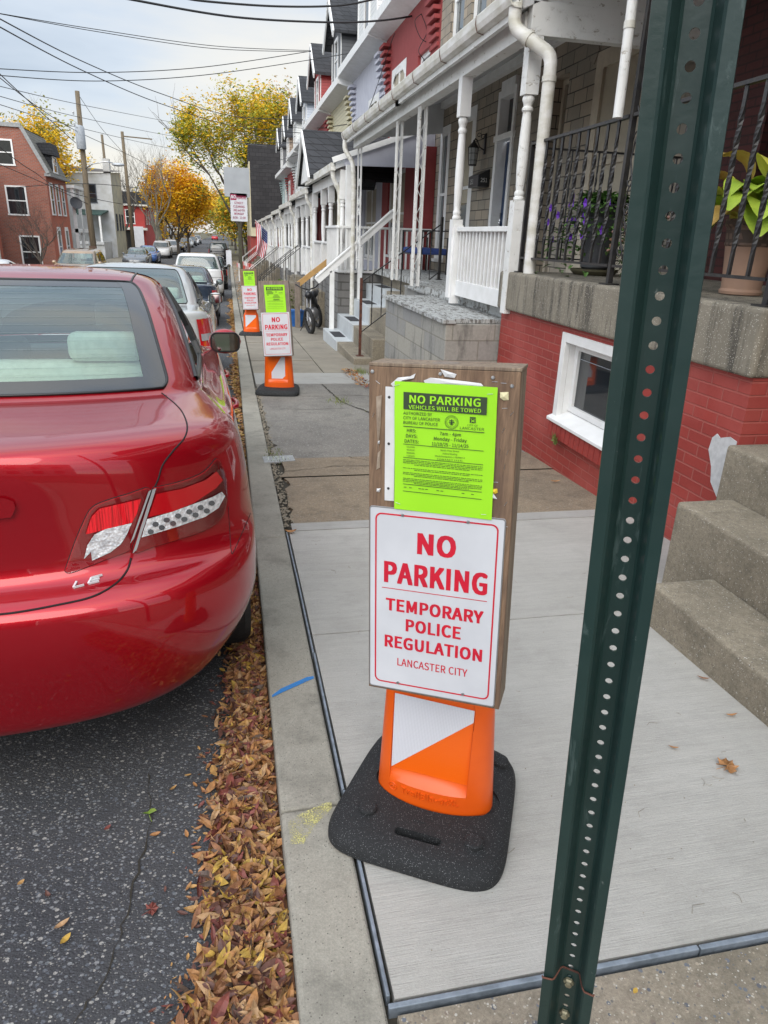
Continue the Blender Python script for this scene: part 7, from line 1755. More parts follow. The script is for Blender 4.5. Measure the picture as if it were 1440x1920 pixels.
mb = MB(); mb.box(-17, -11.2, 72.5, 76.9, -1.5, -.1); mb.build('ground_floor', stucco, L3)
L4 = thing('red_house', 'bright red two storey house with dark roof down the street on the left', 'house', (XL-2, 112, gz(112)))
mb = MB(); mb.box(-18, XL, 104, 118, -1.5, 4.3); mb.build('wall', var('bright_red_wall', (.45, .05, .045), (.38, .045, .04), 1.5, .7), L4)
mb = MB(); mb.prism([(-18.3, 103.6, 4.3), (XL+.4, 103.6, 4.3), (XL-.6, 103.6, 5.8), (-18, 103.6, 5.8)], (0, 14.8, 0)); mb.build('roof', slate, L4)
mb = MB(); mb.box(-18.3, XL+.5, 103.4, 118.5, 4.12, 4.32); mb.box(-18.3, XL+.3, 103.2, 104, 1.2, 1.5); mb.build('eaves', gutter_m, L4)
for x in (-16.5, -13): quadwin(L4, (x, 104, 0), (1, 0, 0), 1.0, 2.0, 3.6)
for y in (106, 109, 112, 115): quadwin(L4, (XL, y, 0), (0, 1, 0), .9, 2.0, 3.6, out=(1, 0, 0)); 
mb = MB(); mb.box(-18, -11.0, 103.6, 103.99, -1.3, 1.1); mb.build('shop_front', dark_m, L4)
for q, (y0, c, ht, lab) in enumerate(((120, stucco_y, 4.6, 'tan stuccoed house just past the red house'), (132, brick_l, 5.4, 'far brick house behind the golden street tree'), (148, stucco, 4.6, 'far white house deep down the left side'))):
    h_ = thing('far_house', lab, 'house', (XL, y0+5, gz(y0))); mb = MB(); mb.box(-19, XL-.2, y0, y0+11, -1.5, ht); mb.build('wall', c, h_); mb = MB(); mb.prism([(-19, y0-.2, ht), (XL, y0-.2, ht), (XL-1, y0-.2, ht+1.6), (-18, y0-.2, ht+1.6)], (0, 11.4, 0)); mb.build('roof', slate, h_)
    for k in range(3): quadwin(h_, (XL-.2, y0+1.5+k*3, 0), (0, 1, 0), 1, 1.8, 3.4, out=(1, 0, 0))
for q, (y0, lab) in enumerate(((84, 'cream house on the right hidden behind the green and gold tree'), (100, 'second far house on the right under the gold trees'))):
    h_ = thing('far_house', lab, 'house', (4, y0+5, gz(y0))); mb = MB(); mb.box(4.2, 13, y0, y0+12, -1.5, 5.2); mb.build('wall', (cream, brick_l)[q], h_); mb = MB(); mb.prism([(4, y0-.2, 5.2), (13, y0-.2, 5.2), (12, y0-.2, 7), (5.5, y0-.2, 7)], (0, 12.4, 0)); mb.build('roof', slate, h_)
    for k in range(3): quadwin(h_, (4.2, y0+2+k*3.3, 0), (0, 1, 0), 1, 1.5, 3.2, out=(-1, 0, 0))

# ================= POLES, LAMPS, WIRES, STREET SIGN =================
pole_m = var('pole_timber', (.17, .13, .085), (.11, .09, .06), 6, .9, .4, 30, stretch=(6, 6, .6))
P1 = thing('utility_pole', 'tall leaning timber utility pole with grey transformer and lamp arm', 'utility pole', (-8.45, 50, gz(50)))
mb = MB(); mb.tube([(-8.35, 50, -1.5), (-8.45, 50, 3), (-8.35, 50, 8.85)], [.20, .17, .13], 12); mb.build('pole', pole_m, P1, smooth=True)
mb = MB(); mb.lathe((-8.40, 49.72, 5.75), [(.24, 0), (.27, .05), (.27, 1.15), (.22, 1.25), (.05, 1.3)], 16); mb.build('transformer', var('transformer_grey', (.38, .41, .44), (.3, .33, .36), 8, .5), P1, smooth=True, auto=35)
mb = MB(); mb.tube([(-8.4, 49.9, 4.7), (-7.9, 49.8, 5.0), (-7.1, 49.7, 5.15), (-6.7, 49.7, 5.1)], .04, 6); mb.build('lamp_arm', steel_m, P1, smooth=True)
mb = MB(); mb.ball((-6.4, 49.7, 5.02), .3, 10, 1.3, .6, .35); mb.build('lamp_head', M_('lamp_head_grey', (.42, .44, .46), .4, .4).m, P1, smooth=True)
mb = MB(); mb.box(-8.62, -8.2, 49.78, 49.84, -.02, .30); mb.build('brown_plate', var('brown_plate', (.10, .055, .035), rough=.6), P1)
for k, (z) in enumerate((7.6, 7.0, 6.6)): mb = MB(); mb.lathe((-8.68, 49.9, z), [(.03, 0), (.06, .04), (.03, .08), (.06, .12), (.02, .2)], 8); mb.build('insulator', steel_m, P1)
for nm, lab, X_, Y_, zt, arm in (('utility_pole', 'dark timber pole with short lamp arm before the red house', -9.3, 78, 9.9, 1), ('utility_pole', 'thin bare pole rising behind the flat roofed white house', -13.6, 95, 11.3, 0), ('utility_pole', 'pale slim pole at the far left kerb beside the golden tree', -7.6, 98, 4.5, 0)):
    p_ = thing(nm, lab, 'utility pole', (X_, Y_, gz(Y_))); mb = MB(); mb.tube([(X_, Y_, -1.5), (X_-.1, Y_, zt)], [.19, .14], 10); mb.build('pole', pole_m, p_, smooth=True)
    if arm: mb = MB(); mb.beam((X_, Y_-.1, zt-.4), (X_+2.6, Y_-.1, zt-.5), .1, .1); mb.build('lamp_arm', pole_m, p_); mb = MB(); mb.box(X_+.2, X_+1.1, Y_-.3, Y_-.24, -.4, 1.6); mb.build('notice', sign_white, p_)
cable = M_('black_cable', (.012, .012, .013), .6).m; cable2 = M_('grey_cable', (.09, .09, .095), .6).m
def wire(label, pts, r_=.014, m_=cable):
    P = [ony(px, py, Y) for px, py, Y in pts]; Q = []
    for i in range(len(P)-1):
        p0 = P[max(0, i-1)]; p1, p2 = P[i], P[i+1]; p3 = P[min(len(P)-1, i+2)]
        for k in range(10):
            t = k/10; Q.append(.5*((2*p1)+(-p0+p2)*t+(2*p0-5*p1+4*p2-p3)*t*t+(-p0+3*p1-3*p2+p3)*t**3))
    Q.append(P[-1]); mb = MB(); mb.tube(Q, r_, 5); tag(mb.build('overhead_cable', m_, smooth=True), label, 'cable', 'overhead cables')
W_ = [('thick twisted black cable, lowest across the top, ending at the red house', [(200, -12, 15), (250, 0, 15), (440, 32, 16), (620, 42, 17), (720, 38, 17.5), (790, 27, 18)], .020),
 ('thick black cable that leaves the top edge above the dormers', [(330, -8, 14), (380, 2, 14), (520, 12, 15), (640, 10, 15.5), (720, -6, 16)], .018),
 ('upper of two close parallel cables from top left to the dark dormer', [(-20, 22, 22), (180, 55, 25), (400, 86, 28), (583, 95, 30)], .010),
 ('lower of two close parallel cables from top left to the dark dormer', [(-20, 22, 22.3), (180, 59, 25.3), (400, 91, 28.3), (583, 97, 30.3)], .010),
 ('sagging cable running level from the left edge up to the black dormer', [(-20, 128, 24), (180, 136, 26), (380, 126, 28), (583, 96, 30)], .012),
 ('sagging cable just below the level one, rising to the yellow house', [(-20, 140, 24), (180, 152, 26), (380, 141, 28), (583, 112, 30), (720, 88, 22)], .012),
 ('long diagonal cable from the left edge down into the green and gold tree', [(-20, 25, 20), (150, 113, 28), (300, 175, 36), (440, 218, 45), (640, 226, 38)], .017),
 ('second long diagonal cable, just under the first, crossing the sky', [(-20, 40, 20), (150, 130, 28), (300, 194, 36), (440, 236, 45), (640, 256, 40)], .017),
 ('steep cable from the left edge dropping to the utility pole transformer', [(-20, 120, 30), (60, 195, 40), (142, 268, 50)], .020),
 ('steep cable from the left edge ending at the pole above the lamp arm', [(-20, 130, 30), (70, 200, 40), (148, 248, 50), (260, 300, 66), (300, 330, 78)], .018),
 ('thin grey cable through the top of the utility pole', [(-20, 157, 34), (150, 196, 50), (350, 234, 75), (520, 262, 60)], .016),
 ('thin grey cable passing the pole below its insulators', [(-20, 175, 34), (150, 220, 50), (330, 256, 75), (500, 274, 60)], .016),
 ('pale grey cable below the transformer, running off towards the far trees', [(-20, 190, 34), (150, 240, 50), (330, 280, 75), (470, 300, 90)], .016),
 ('cable from the pole foot level running across the brick house gable', [(-20, 260, 40), (60, 320, 46), (165, 370, 50), (340, 400, 90)], .020),
 ('low cable slanting down across the orange brick house', [(-20, 300, 40), (85, 345, 47), (170, 385, 50)], .018),
 ('guy wire slanting from the pole top to the right', [(150, 182, 50), (190, 240, 56), (230, 285, 62)], .014),
 ('level dark cable crossing in front of the far yellow trees', [(20, 352, 46), (180, 345, 50), (330, 362, 70), (440, 372, 80)], .018),
 ('cable from far tree to porch of the cream house', [(440, 218, 45), (560, 240, 40), (660, 232, 26)], .012),
 ('lower cable from far tree towards the white dormer', [(440, 265, 45), (540, 268, 40), (640, 268, 30)], .012),
 ('thin cable from the black end wall up to the lavender house', [(450, 322, 55), (560, 290, 36), (640, 262, 26), (705, 222, 21)], .011),
 ('thin cable above the porch roofs reaching the red front', [(460, 325, 55), (560, 312, 36), (650, 285, 25), (740, 62, 19)], .009)]
for lab, pts, r_ in W_: wire(lab, pts, r_, cable2 if 'grey' in lab or 'pale' in lab else cable)
# loose cable bundle on the red front
for k, (lab, pts) in enumerate((('looped service cable hanging beside the arched window of the red front', [(790, 26, 16.6), (800, 60, 16.6), (785, 95, 16.6), (797, 120, 16.6), (790, 180, 16.6)]), ('second service cable hanging in a loop on the red front', [(790, 26, 16.8), (778, 40, 16.8), (788, 70, 16.8), (806, 90, 16.8), (800, 150, 16.8)]))): 
    wire(lab, [(a, b, 16.5-.02*k) for a, b, c in pts], .008)

ss = thing('street_sign', 'tall kerbside post with blank grey back and red and white street cleaning sign', 'street sign', (.45, 16.5, gz(16.5)))
q0 = ony(444, 342, 16.5); q1 = ony(448, 389, 16.48); qb = ony(457, 560, 16.52); k_ = 16.5/14
mb = MB(); mb.beam(qb+(qb-q1)*.35, q0+(q0-q1)*.4, .06, .03, (0, 1, 0)); mb.build('post', var('brown_green_post', (.06, .055, .03), (.04, .04, .02), 9, .7), ss)
mb = MB(); ol = rbox_outline(.225*k_, .24*k_, .03, 0, 4, q0.x, q0.z); mb.prism([(x, 16.46, z) for x, z in ol], (0, .006, 0)); mb.build('blank_panel', var('grey_aluminium', (.36, .38, .40), (.31, .33, .35), 3, .45, 0, metal=.2), ss)
mb = MB(); ol = rbox_outline(.150*k_, .232*k_, .02, 0, 4, q1.x, q1.z); mb.prism([(x, 16.46, z) for x, z in ol], (0, .006, 0)); pn_ = mb.build('sign_panel', sign_white, ss)
TQ = Matrix.Translation((q1.x, 16.455, q1.z)) @ Matrix.Scale(k_, 4)
mb = MB(); mb.T = TQ; mb.poly([(-.143, 0, .12), (-.04, 0, .12), (-.04, 0, .215), (-.143, 0, .215)])
put_text(mb, 'PARKING', -.03, .14, .165, .055, y=0, bold=.03)
for t, z, w_ in (('STREET', .055, .16), ('CLEANING', -.005, .20), ('2ND and 4TH', -.065, .20), ('MONDAY', -.125, .17), ('8:30 - 11:30', -.19, .22)): put_text(mb, t, 0, z, w_, .038, y=0, bold=.02, align='c')
mb.build('red_lettering', var('sign_maroon', (.34, .02, .08), rough=.5), pn_)
mb = MB(); mb.T = TQ; put_text(mb, 'NO', -.133, .145, .085, .055, y=-.002, bold=.04); mb.build('white_lettering', sign_white, pn_)
s2 = thing('street_sign', 'small distant white kerb sign beyond the dark parked cars', 'street sign', (.0, 46, gz(46)))
mb = MB(); mb.box(-.03, .03, 45.98, 46.02, gz(46), .2); mb.build('post', pole_m, s2); mb = MB(); mb.box(-.16, .16, 45.93, 45.96, -.5, .4); mb.build('sign_panel', sign_white, s2)
# other barricades
p = G(524, 742); b2 = barricade(p.x-.005, p.y+.03, R_(-9), 'second no parking barricade, on gravelly pavement near the mirror of the red car', -2, -3.2, .37, 1, False)
b2.scale = (1.1, 1.1, 1.1)
p = G(472, 630); b3 = barricade(p.x, p.y+.02, R_(-6), 'farthest no parking barricade, half hidden behind the second one', -1, -2.5, .461, 0, False)
b3.scale = (1.06, 1.06, 1.06)
# red and white water barriers down the street
for k, (x, y, lab) in enumerate(((.55, 44, 'distant red and white barrier rail on the pavement, nearer one'), (.95, 47, 'distant red and white barrier rail on the pavement, farther one'))):
    t = thing('road_barrier', lab, 'barrier', (x, y, gz(y)), 0, 'red and white barriers'); mb = MB(); mb.beam((x-.1, y, gz(y)+.9), (x+.5, y-2.5, gz(y)+.8), .04, .22); mb.build('striped_rail', brick('barrier_stripes', (.6, .05, .03), (.7, .7, .68), (.6, .05, .03), .3, .5, .001, 'xy', 0), t)
    for yy_ in (y, y-2.4): mb = MB(); mb.beam((x+.2*(y-yy_), yy_, gz(y)), (x+.2*(y-yy_), yy_, gz(y)+.9), .05, .05); mb.build('leg', white, t)

# ================= FLAG, BIN, MOPED =================
def flagm():
    m = M_('flag_cloth', (.6, .6, .6), .8); s_ = m.N.new('ShaderNodeUVMap'); return m.m
fl = thing('flag', 'american flag hanging from a slanted staff on a far porch', 'flag', (1.75, 38, 1.9))
mb = MB(); mb.tube([(2.25, 38, 1.2), (1.35, 38, 2.05)], .016, 6); mb.build('staff', white, fl)
def flag_pt(u, v): # u along staff side (hoist) , v down the fly
    x = 1.38+.62*u*.92-.06*v+.10*math.sin(v*3+u*2)*v; z = 2.02-.50*u-1.45*v*(1-.05*u); return Vector((x, 37.95+.09*math.sin(u*9+v*4)*(.4+v), z))
for nm, mt, sel in (('red_stripe', var('flag_red', (.50, .03, .045), rough=.8), 0), ('white_stripe', var('flag_white', (.62, .62, .64), rough=.8), 1)):
    for k in range(13):
        if k % 2 != sel: continue
        mb = MB(); v0 = .42 if k < 7 else 0
        mb.grid([[flag_pt(1-k/13, v0+(1-v0)*j/14) for j in range(15)], [flag_pt(1-(k+1)/13, v0+(1-v0)*j/14) for j in range(15)]]); mb.build(nm, mt, fl, smooth=True)
mb = MB(); mb.grid([[flag_pt(1-i/13, .42*j/6) for j in range(7)] for i in range(8)]); ct = mb.build('blue_canton', var('flag_blue', (.02, .035, .14), rough=.8), fl, smooth=True)
mb = MB()
for i in range(7):
    for j in range(5): c = flag_pt(1-(i+.5)/13, .42*(j+.5)/5.3); mb.ball(c+Vector((0, -.012, 0)), .016, 4)
mb.build('stars', bpy.data.materials['flag_white'], ct)
bn_ = thing('recycling_bin', 'small blue open bin standing on the pavement behind the moped', 'bin', (1.62, 18.3, gz(18.3)))
g_ = gz(18.3); mb = MB(); mb.hexa([(1.50, 18.1, g_), (1.74, 18.1, g_), (1.74, 18.5, g_), (1.50, 18.5, g_), (1.45, 18.05, g_+.40), (1.79, 18.05, g_+.40), (1.79, 18.55, g_+.40), (1.45, 18.55, g_+.40)]); mb.build('tub', var('blue_bin_plastic', (.02, .13, .42), rough=.45), bn_, bevel=.02)
mb = MB(); mb.box(1.43, 1.81, 18.03, 18.06, g_+.38, g_+.42); mb.build('rim', bpy.data.materials['blue_bin_plastic'], bn_)
mo = thing('moped', 'black moped leaning on its stand on the pavement, front wheel towards the camera', 'moped', (1.85, 16.9, gz(16.9)))
g_ = gz(16.9); blk = var('black_moped_paint', (.012, .012, .014), rough=.3)
def wheel_m(c, rr, yaw, parent):
    ax = (math.cos(yaw), math.sin(yaw), .12); mb = MB()
    q = Vector((0, 0, 1)).rotation_difference(Vector(ax)); rows = []
    for i in range(25):
        a = 2*math.pi*i/24; cen = Vector((math.cos(a)*rr, math.sin(a)*rr, 0)); rad = Vector((math.cos(a), math.sin(a), 0)); rows.append([Vector(c)+q @ (cen+rad*.045*math.cos(b)+Vector((0, 0, .045*math.sin(b)))) for b in [2*math.pi*k/8 for k in range(9)]])
    mb.grid(rows); w_ = mb.build('wheel', tyre_m, parent, smooth=True); mb = MB(); mb.lathe(c, [(.10, -.02), (.11, 0), (.10, .02)], 14, True, ax)
    for k in range(6): a = math.pi*k/3; mb.tube([Vector(c), Vector(c)+q @ Vector((math.cos(a)*rr, math.sin(a)*rr, 0))], .008, 4)
    mb.build('hub', rim_m, w_)
wheel_m((1.74, 16.35, g_+.30), .255, .25, mo); wheel_m((2.05, 17.55, g_+.30), .255, .25, mo)
mb = MB(); mb.tube([(1.70, 16.36, g_+.30), (1.70, 16.5, g_+.95)], .018, 6); mb.tube([(1.78, 16.36, g_+.30), (1.78, 16.5, g_+.95)], .018, 6); mb.build('front_fork', rim_m, mo)
mb = MB(); mb.tube([(1.45, 16.55, g_+1.08), (1.6, 16.5, g_+1.0), (1.74, 16.5, g_+.97), (1.9, 16.5, g_+1.03), (2.02, 16.58, g_+1.15)], .016, 6); mb.build('handlebar', blk, mo, smooth=True)
mb = MB(); mb.ball((1.73, 16.42, g_+.86), .09, 10); mb.build('headlamp', blk, mo, smooth=True)
mb = MB(); mb.tube([(1.76, 16.55, g_+.9), (1.84, 16.85, g_+.72), (1.92, 17.1, g_+.70), (2.03, 17.5, g_+.45)], [.06, .10, .09, .04], 8); mb.build('frame', blk, mo, smooth=True)
mb = MB(); mb.tube([(1.86, 16.85, g_+.80), (1.95, 17.2, g_+.84), (2.05, 17.6, g_+.86)], [.07, .09, .06], 8); mb.build('seat', black_trim, mo, smooth=True)
mb = MB(); mb.ball((1.88, 16.95, g_+.42), .15, 10); mb.build('engine', rim_m, mo, smooth=True); mb = MB(); mb.tube([(1.82, 16.9, g_+.4), (1.58, 16.85, g_+.02)], .012, 5); mb.build('side_stand', black_iron, mo)

# ================= OTHER CARS =================
def put_car(name, label, paint, x, y, rings=SEDAN, scale=1.0, detail=1, yaw=0, lamp='sedan', flip=False, group='cars parked along the near kerb', hole=True):
    c_, b_, S_ = make_car(name, label, paint, rings, scale, detail, lamp=lamp, group=group, hole=hole, glass=car_glass if hole else glass_sh, **({'vb': 9.6, 'vt': 12.6} if rings is SUV else {}))
    gy = y+2.4*(1 if not flip else -1); pit = math.atan((gz(y+4.6)-gz(y))/4.6)
    c_.location = (x, y, roadz(x, gy)-.0-pit*2.4*scale*(1 if not flip else 1)); c_.rotation_euler = (pit, 0, yaw+(math.pi if flip else 0)); return c_
silver = carpaint('silver_car_paint', (.62, .63, .62), (.57, .58, .57), .3, .35); navy = carpaint('navy_car_paint', (.03, .045, .075), None, .25, .4); white_car = carpaint('white_car_paint', (.62, .62, .62), None, .3, 0); black_car = carpaint('black_car_paint', (.015, .016, .018), None, .25, .2); tan_car = carpaint('tan_car_paint', (.32, .22, .14), None, .3, .3); blue_car = carpaint('blue_car_paint', (.05, .12, .32), None, .25, .3); grey_car = carpaint('grey_car_paint', (.14, .15, .16), None, .25, .4)
put_car('parked_car', 'silver sedan parked directly in front of the red one', silver, -1.17, 7.75, SEDAN, 1.06, 1, R_(.5), 'big')
put_car('parked_car', 'dark navy sedan with red lamps ahead of the silver sedan', navy, -1.22, 18.6, SEDAN, 1.0, 1)
put_car('parked_car', 'white sport utility car with dark rear window ahead of the navy sedan', white_car, -1.22, 29.5, SUV, 1.04, 1, 0, 'suv')
put_car('parked_car', 'black hatchback just beyond the white sport utility car', black_car, -.98, 37.5, SUV, .95, 1, 0, 'suv')
put_car('parked_car', 'dark tall vehicle far down the near kerb before the trees', black_car, -1.0, 76, SUV, 1.06, 0, 0, 'suv', hole=False)
GL = 'cars parked along the far kerb'
put_car('parked_car', 'tan high roofed car across the street before the brick corner house', tan_car, -7.0, 40, SUV, 1.0, 1, 0, 'suv', True, GL)
put_car('parked_car', 'white car roof just visible at the far left edge', white_car, -6.9, 25.5, SEDAN, 1, 1, 0, 'sedan', True, GL)
put_car('parked_car', 'blue and silver car across the street by the white stucco house', blue_car, -6.9, 70, SEDAN, 1.0, 1, 0, 'sedan', True, GL)
put_car('parked_car', 'grey car across the street left of the blue one', grey_car, -6.9, 62, SEDAN, 1.0, 1, 0, 'sedan', True, GL)
put_car('parked_car', 'white pick up sized vehicle parked by the pale slim pole', white_car, -6.9, 84, SUV, 1.0, 0, 0, 'suv', True, GL, hole=False)
fl_ = [('white car, first of the distant line under the golden tree', white_car), ('dark car, second of the distant line under the golden tree', black_car), ('grey car, third of the distant line under the golden tree', grey_car), ('silver car, fourth of the distant line under the golden tree', silver), ('black car, fifth of the distant line under the golden tree', black_car), ('white car, sixth and farthest but one of the distant line', white_car), ('dark car at the very end of the distant line', grey_car)]
for k, (lab, pt) in enumerate(fl_): put_car('parked_car', lab, pt, -6.8, 96+k*13, SEDAN if k % 2 else SUV, 1.0, 0, 0, 'suv' if k % 2 == 0 else 'sedan', True, GL, hole=False)
put_car('moving_car', 'tiny red car at the top of the street far away', red_paint, -4, 235, SEDAN, 1.1, 0, 0, 'sedan', False, 'cars parked along the far kerb', hole=False)

# ================= TREES =================
bark = var('bark', (.10, .085, .07), (.06, .05, .042), 5, .95, .6, 30, stretch=(5, 5, 1)); bark_pale = var('pale_bark', (.24, .22, .18), (.14, .13, .11), 4, .95, .5, 30)
def tree(name, label, x, y, h, rad, cols, n=2600, lw=.16, trunk_h=.3, seed=1, bare=False, tr=.22, spread=1.0, squash=1.0, bk=None, dens_gap=.0, group='street trees', clump=.55):
    r = random.Random(seed); g = gz(y); t = thing(name, label, 'tree', (x, y, g), 0, group)
    segs = []; mb = MB(); base = Vector((x, y, g-.2)); th = h*trunk_h
    pts = [base]; p = base.copy()
    for k in range(4): p = p+Vector((r.gauss(0, .03*h*.1), r.gauss(0, .03*h*.1), (th+.2)/4)); pts.append(p.copy())
    mb.tube(pts, [tr*(1-.12*k) for k in range(5)], 8); tops = []
    def branch(p, d, ln, rr, lvl):
        q = [p]; dd = d.copy(); cur = p.copy()
        for k in range(4):
            dd = (dd+Vector((r.gauss(0, .16), r.gauss(0, .16), r.gauss(.10, .08)))).normalized(); cur = cur+dd*ln/4; q.append(cur.copy())
        mb.tube(q, [rr, rr*.85, rr*.7, rr*.55, rr*.4], 5 if lvl < 2 else 3, False); tops.append((cur.copy(), lvl))
        if lvl >= 1: tops.append((q[2].copy(), lvl))
        if lvl < (4 if bare else 3):
            for _ in range(3 if lvl < 2 else 2+(1 if bare else 0)):
                k = r.choice((2, 3, 4)); a = r.uniform(0, 6.28); nd = (dd+Vector((math.cos(a), math.sin(a), r.uniform(-.1, .6)))*.75*spread).normalized(); branch(q[k], nd, ln*r.uniform(.6, .8), rr*.5, lvl+1)
    nb = 6
    for k in range(nb):
        a = 2*math.pi*k/nb+r.uniform(-.3, .3); d = Vector((math.cos(a)*.55*spread, math.sin(a)*.55*spread, 1)).normalized(); branch(pts[-1]-Vector((0, 0, r.uniform(0, th*.2))), d, (h-th)*.42, tr*.5, 0)
    mb.build('trunk', bk or bark, t, smooth=True, fix=False)
    if not bare:
        # leaf clumps hang on the twig ends, pulled into the crown's outline
        mb = MB(); cz = g+th+(h-th)*.52; rz = (h-th)*.54*squash; ends = [e for e in tops if e[1] >= 1]
        r.shuffle(ends); cl = []
        for e, lv in ends:
            v = e-Vector((x, y, cz)); k = math.sqrt((v.x/rad)**2+(v.y/rad)**2+(v.z/rz)**2)
            if k > 1: e = Vector((x, y, cz))+v/k*r.uniform(.85, 1.0)
            cl.append(e)
        for _ in range(max(0, 90-len(cl))+30):
            a = r.uniform(0, 6.28); u = r.uniform(-1, 1); s_ = math.sqrt(1-u*u)*r.uniform(.55, 1)**.5; cl.append(Vector((x+rad*s_*math.cos(a), y+rad*s_*math.sin(a), cz+rz*u*r.uniform(.6, 1))))
        per = max(4, n//len(cl))
        for c in cl:
            if r.random() < dens_gap: continue
            hi = (c.z-cz)/rz; base_i = min(len(cols)-1, max(0, int((hi*.5+.5+r.gauss(0, .22))*len(cols)))); cr_ = clump*r.uniform(.6, 1.3)*rad*.32
            for _ in range(per):
                q = c+Vector((r.gauss(0, 1), r.gauss(0, 1), r.gauss(0, .8)))*cr_*.6; mb.cur = base_i if r.random() < .7 else r.randrange(len(cols)); a = r.uniform(0, 6.28); s2 = lw*r.uniform(.6, 1.3); n1 = Vector((math.cos(a), math.sin(a), r.uniform(-.6, .6))).normalized()*s2; n2 = Vector((-math.sin(a)*r.uniform(-.5, 1), math.cos(a), r.uniform(-1, 1))).normalized()*s2*.7
                mb.poly([q-n1, q-n2*.8, q+n1, q+n2*.8])
        mb.build('crown', cols, t, fix=False)
    return t
def leafm(nm, c):
    m = M_('foliage_'+nm, c, .65, spec=.2); t = m.N.new('ShaderNodeBsdfTranslucent'); t.inputs[0].default_value = rgb(c); x = m.N.new('ShaderNodeMixShader'); x.inputs[0].default_value = .35
    o = m.N['Material Output']; m.L.new(m.b.outputs[0], x.inputs[1]); m.L.new(t.outputs[0], x.inputs[2]); m.L.new(x.outputs[0], o.inputs[0]); return m.m
g1, g2, y1_, y2_, o1, ol_ = leafm('green', (.17, .26, .04)), leafm('dark_green', (.10, .16, .035)), leafm('yellow_green', (.46, .44, .06)), leafm('gold', (.78, .50, .03)), leafm('orange', (.68, .32, .04)), leafm('olive', (.30, .30, .06))
y3_ = leafm('bright_gold', (.92, .60, .03)); tanl = leafm('tan', (.50, .34, .13))
tree('street_tree', 'tallest tree, loose green below and thin gold above, beyond the houses', 1.2, 72, 16.0, 5.2, [g2, g1, y1_, y1_, y1_, y2_, y2_], 18000, .15, .22, 3, tr=.3, clump=.5)
tree('street_tree', 'thin orange topped tree standing behind the dark shingled wall', 6.2, 82, 17.0, 4.2, [ol_, y1_, tanl, o1, tanl], 7000, .16, .3, 8, clump=.6, spread=.7)
tree('street_tree', 'brilliant golden tree at the far kerb in the middle distance', -5.6, 88, 9.6, 3.1, [y2_, y3_, y2_, y3_, o1], 12000, .18, .16, 11, bk=bark, clump=.75)
tree('street_tree', 'orange gold tree just behind the brilliant golden one', -5.2, 102, 9.0, 3.4, [o1, y2_, y3_], 8000, .22, .22, 14, clump=.75)
tree('street_tree', 'golden tree rising behind the brick corner house', -16.0, 74, 12.2, 3.9, [y2_, y3_, y2_, ol_], 8000, .18, .35, 17, clump=.7)
tree('street_tree', 'bare grey tree above the brick house roof', -21, 90, 15.5, 3.5, [], 0, .1, .35, 21, True, .25, 1.0)
tree('street_tree', 'bare spreading tree between the white house and the dark pole', -12.6, 98, 10.8, 3.5, [], 0, .1, .25, 23, True, .22, 1.2)
tree('street_tree', 'tall bare twiggy tree left of the brilliant golden one', -7.6, 84, 11.5, 2.4, [], 0, .1, .22, 27, True, .2, .8, bk=bark_pale)
tree('street_tree', 'small bare tree in front of the orange brick house', -10.2, 44, 3.9, 1.6, [], 0, .1, .2, 29, True, .09, 1.2)
tree('street_tree', 'olive and gold low tree at the end of the near pavement', 2.4, 98, 7.4, 3.8, [ol_, y2_, g1, o1], 8000, .22, .15, 31, clump=.8)
tree('street_tree', 'second olive gold tree further down on the right', 1.2, 128, 8.8, 4.6, [ol_, y2_, y1_], 7000, .28, .15, 37, clump=.8)
tree('street_tree', 'dusky green gold tree far off on the right kerb', .8, 165, 9.5, 5.5, [ol_, tanl, y2_], 6000, .36, .12, 41, clump=.8)
tree('street_tree', 'far gold tree on the left beyond the line of cars', -9.2, 128, 9.5, 4.6, [y2_, o1, ol_], 6000, .3, .15, 43, clump=.8)
tree('street_tree', 'far orange tree on the left near the street end', -9.5, 165, 10.0, 5.0, [o1, tanl, y2_], 6000, .36, .12, 47, clump=.8)
tree('street_tree', 'large brown gold tree closing the view at the street end', -1.5, 262, 15, 10, [tanl, ol_, o1], 6000, .8, .1, 53, clump=.9)
tree('street_tree', 'grey brown tree closing the view, left of the large one', -19, 255, 15, 10, [tanl, ol_], 5000, .8, .1, 59, clump=.9)
tree('street_tree', 'olive tree closing the view, right of the large one', 17, 250, 15, 10, [ol_, tanl, g2], 5000, .8, .1, 61, clump=.9)
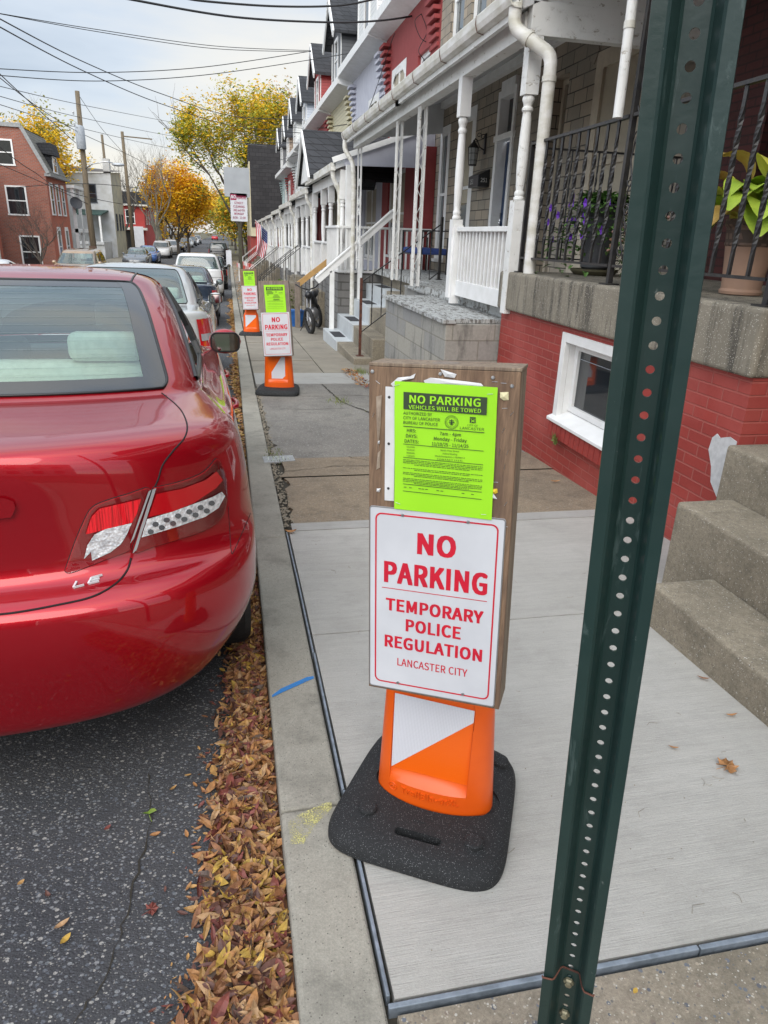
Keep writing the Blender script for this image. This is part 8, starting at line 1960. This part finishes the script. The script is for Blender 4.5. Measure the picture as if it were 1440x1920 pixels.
# plants on stoops further on
for k, (x, y, lab) in enumerate(((1.95, 24.5, 'dark green shrub at the foot of the lavender house stoop'), (1.95, 29.5, 'bushy shrub below the cream house porch'))):
    r = random.Random(80+k); t = thing('shrub', lab, 'shrub', (x, y, gz(y))); mb = MB()
    for q in range(500):
        u = Vector((r.gauss(0, 1), r.gauss(0, 1), abs(r.gauss(0, 1)))).normalized()*r.uniform(.5, 1); mb.cur = r.randrange(2); plant_leaf(mb, (x+u.x*.35, y+u.y*.6, gz(y)+.1+u.z*.7), u, .09, .03, .5, mb.cur, 2)
    mb.build('foliage', [g2, g1], t, fix=False)

# ================= behind the camera: unseen houses added for the car paint to reflect =================
for q, (x0, x1, ht, mt, lab) in enumerate(((-16, -8.5, 7.5, brick_l, 'unseen brick house added behind the viewer for reflections, left'), (-8.3, -1, 8.5, red_paint_w, 'unseen tall red house added behind the viewer for reflections'), (-.8, 7, 7.8, stucco, 'unseen pale house added behind the viewer for reflections, right'))):
    y0 = -17; g = gz(y0); h_ = thing('reflection_house', lab, 'house', (x0, y0, g)); mb = MB(); mb.box(x0, x1, y0-9, y0, g-.5, g+ht); mb.build('wall', mt, h_)
    mb = MB(); mb.prism([(x0-.2, y0+.3, g+ht), (x0-.2, y0-9.3, g+ht), (x0-.2, y0-5, g+ht+2.2)], (x1-x0+.4, 0, 0)); mb.build('roof', slate, h_)
    for zz in (1.0, 4.2):
        for k in range(3): quadwin(h_, (x0+1+k*2.2, y0, 0), (1, 0, 0), 1.1, g+zz, g+zz+1.8, out=(0, 1, 0))
# iron cover and slate chips let into the old pavement
p = G(523, 862); p.z = gz(p.y)
t = thing('utility_cover', 'pale riveted metal utility cover set in worn brown pavement by the kerb', 'cover', tuple(p)); mb = MB(); mb.hexa([(p.x-.12, p.y-.09, p.z-.01), (p.x+.13, p.y-.05, p.z-.01), (p.x+.12, p.y+.10, p.z-.01), (p.x-.13, p.y+.08, p.z-.01), (p.x-.12, p.y-.09, p.z+.006), (p.x+.13, p.y-.05, p.z+.006), (p.x+.12, p.y+.10, p.z+.006), (p.x-.13, p.y+.08, p.z+.006)]); pl_ = mb.build('plate', var('pale_cover_metal', (.34, .35, .35), (.24, .25, .25), 30, .6, .4, 80), t, bevel=.002)
for k in range(5): mb = MB(); mb.box(p.x-.09+k*.04, p.x-.078+k*.04, p.y-.04, p.y+.05, p.z+.0061, p.z+.010); mb.build('tread_bar', steel_m, pl_)
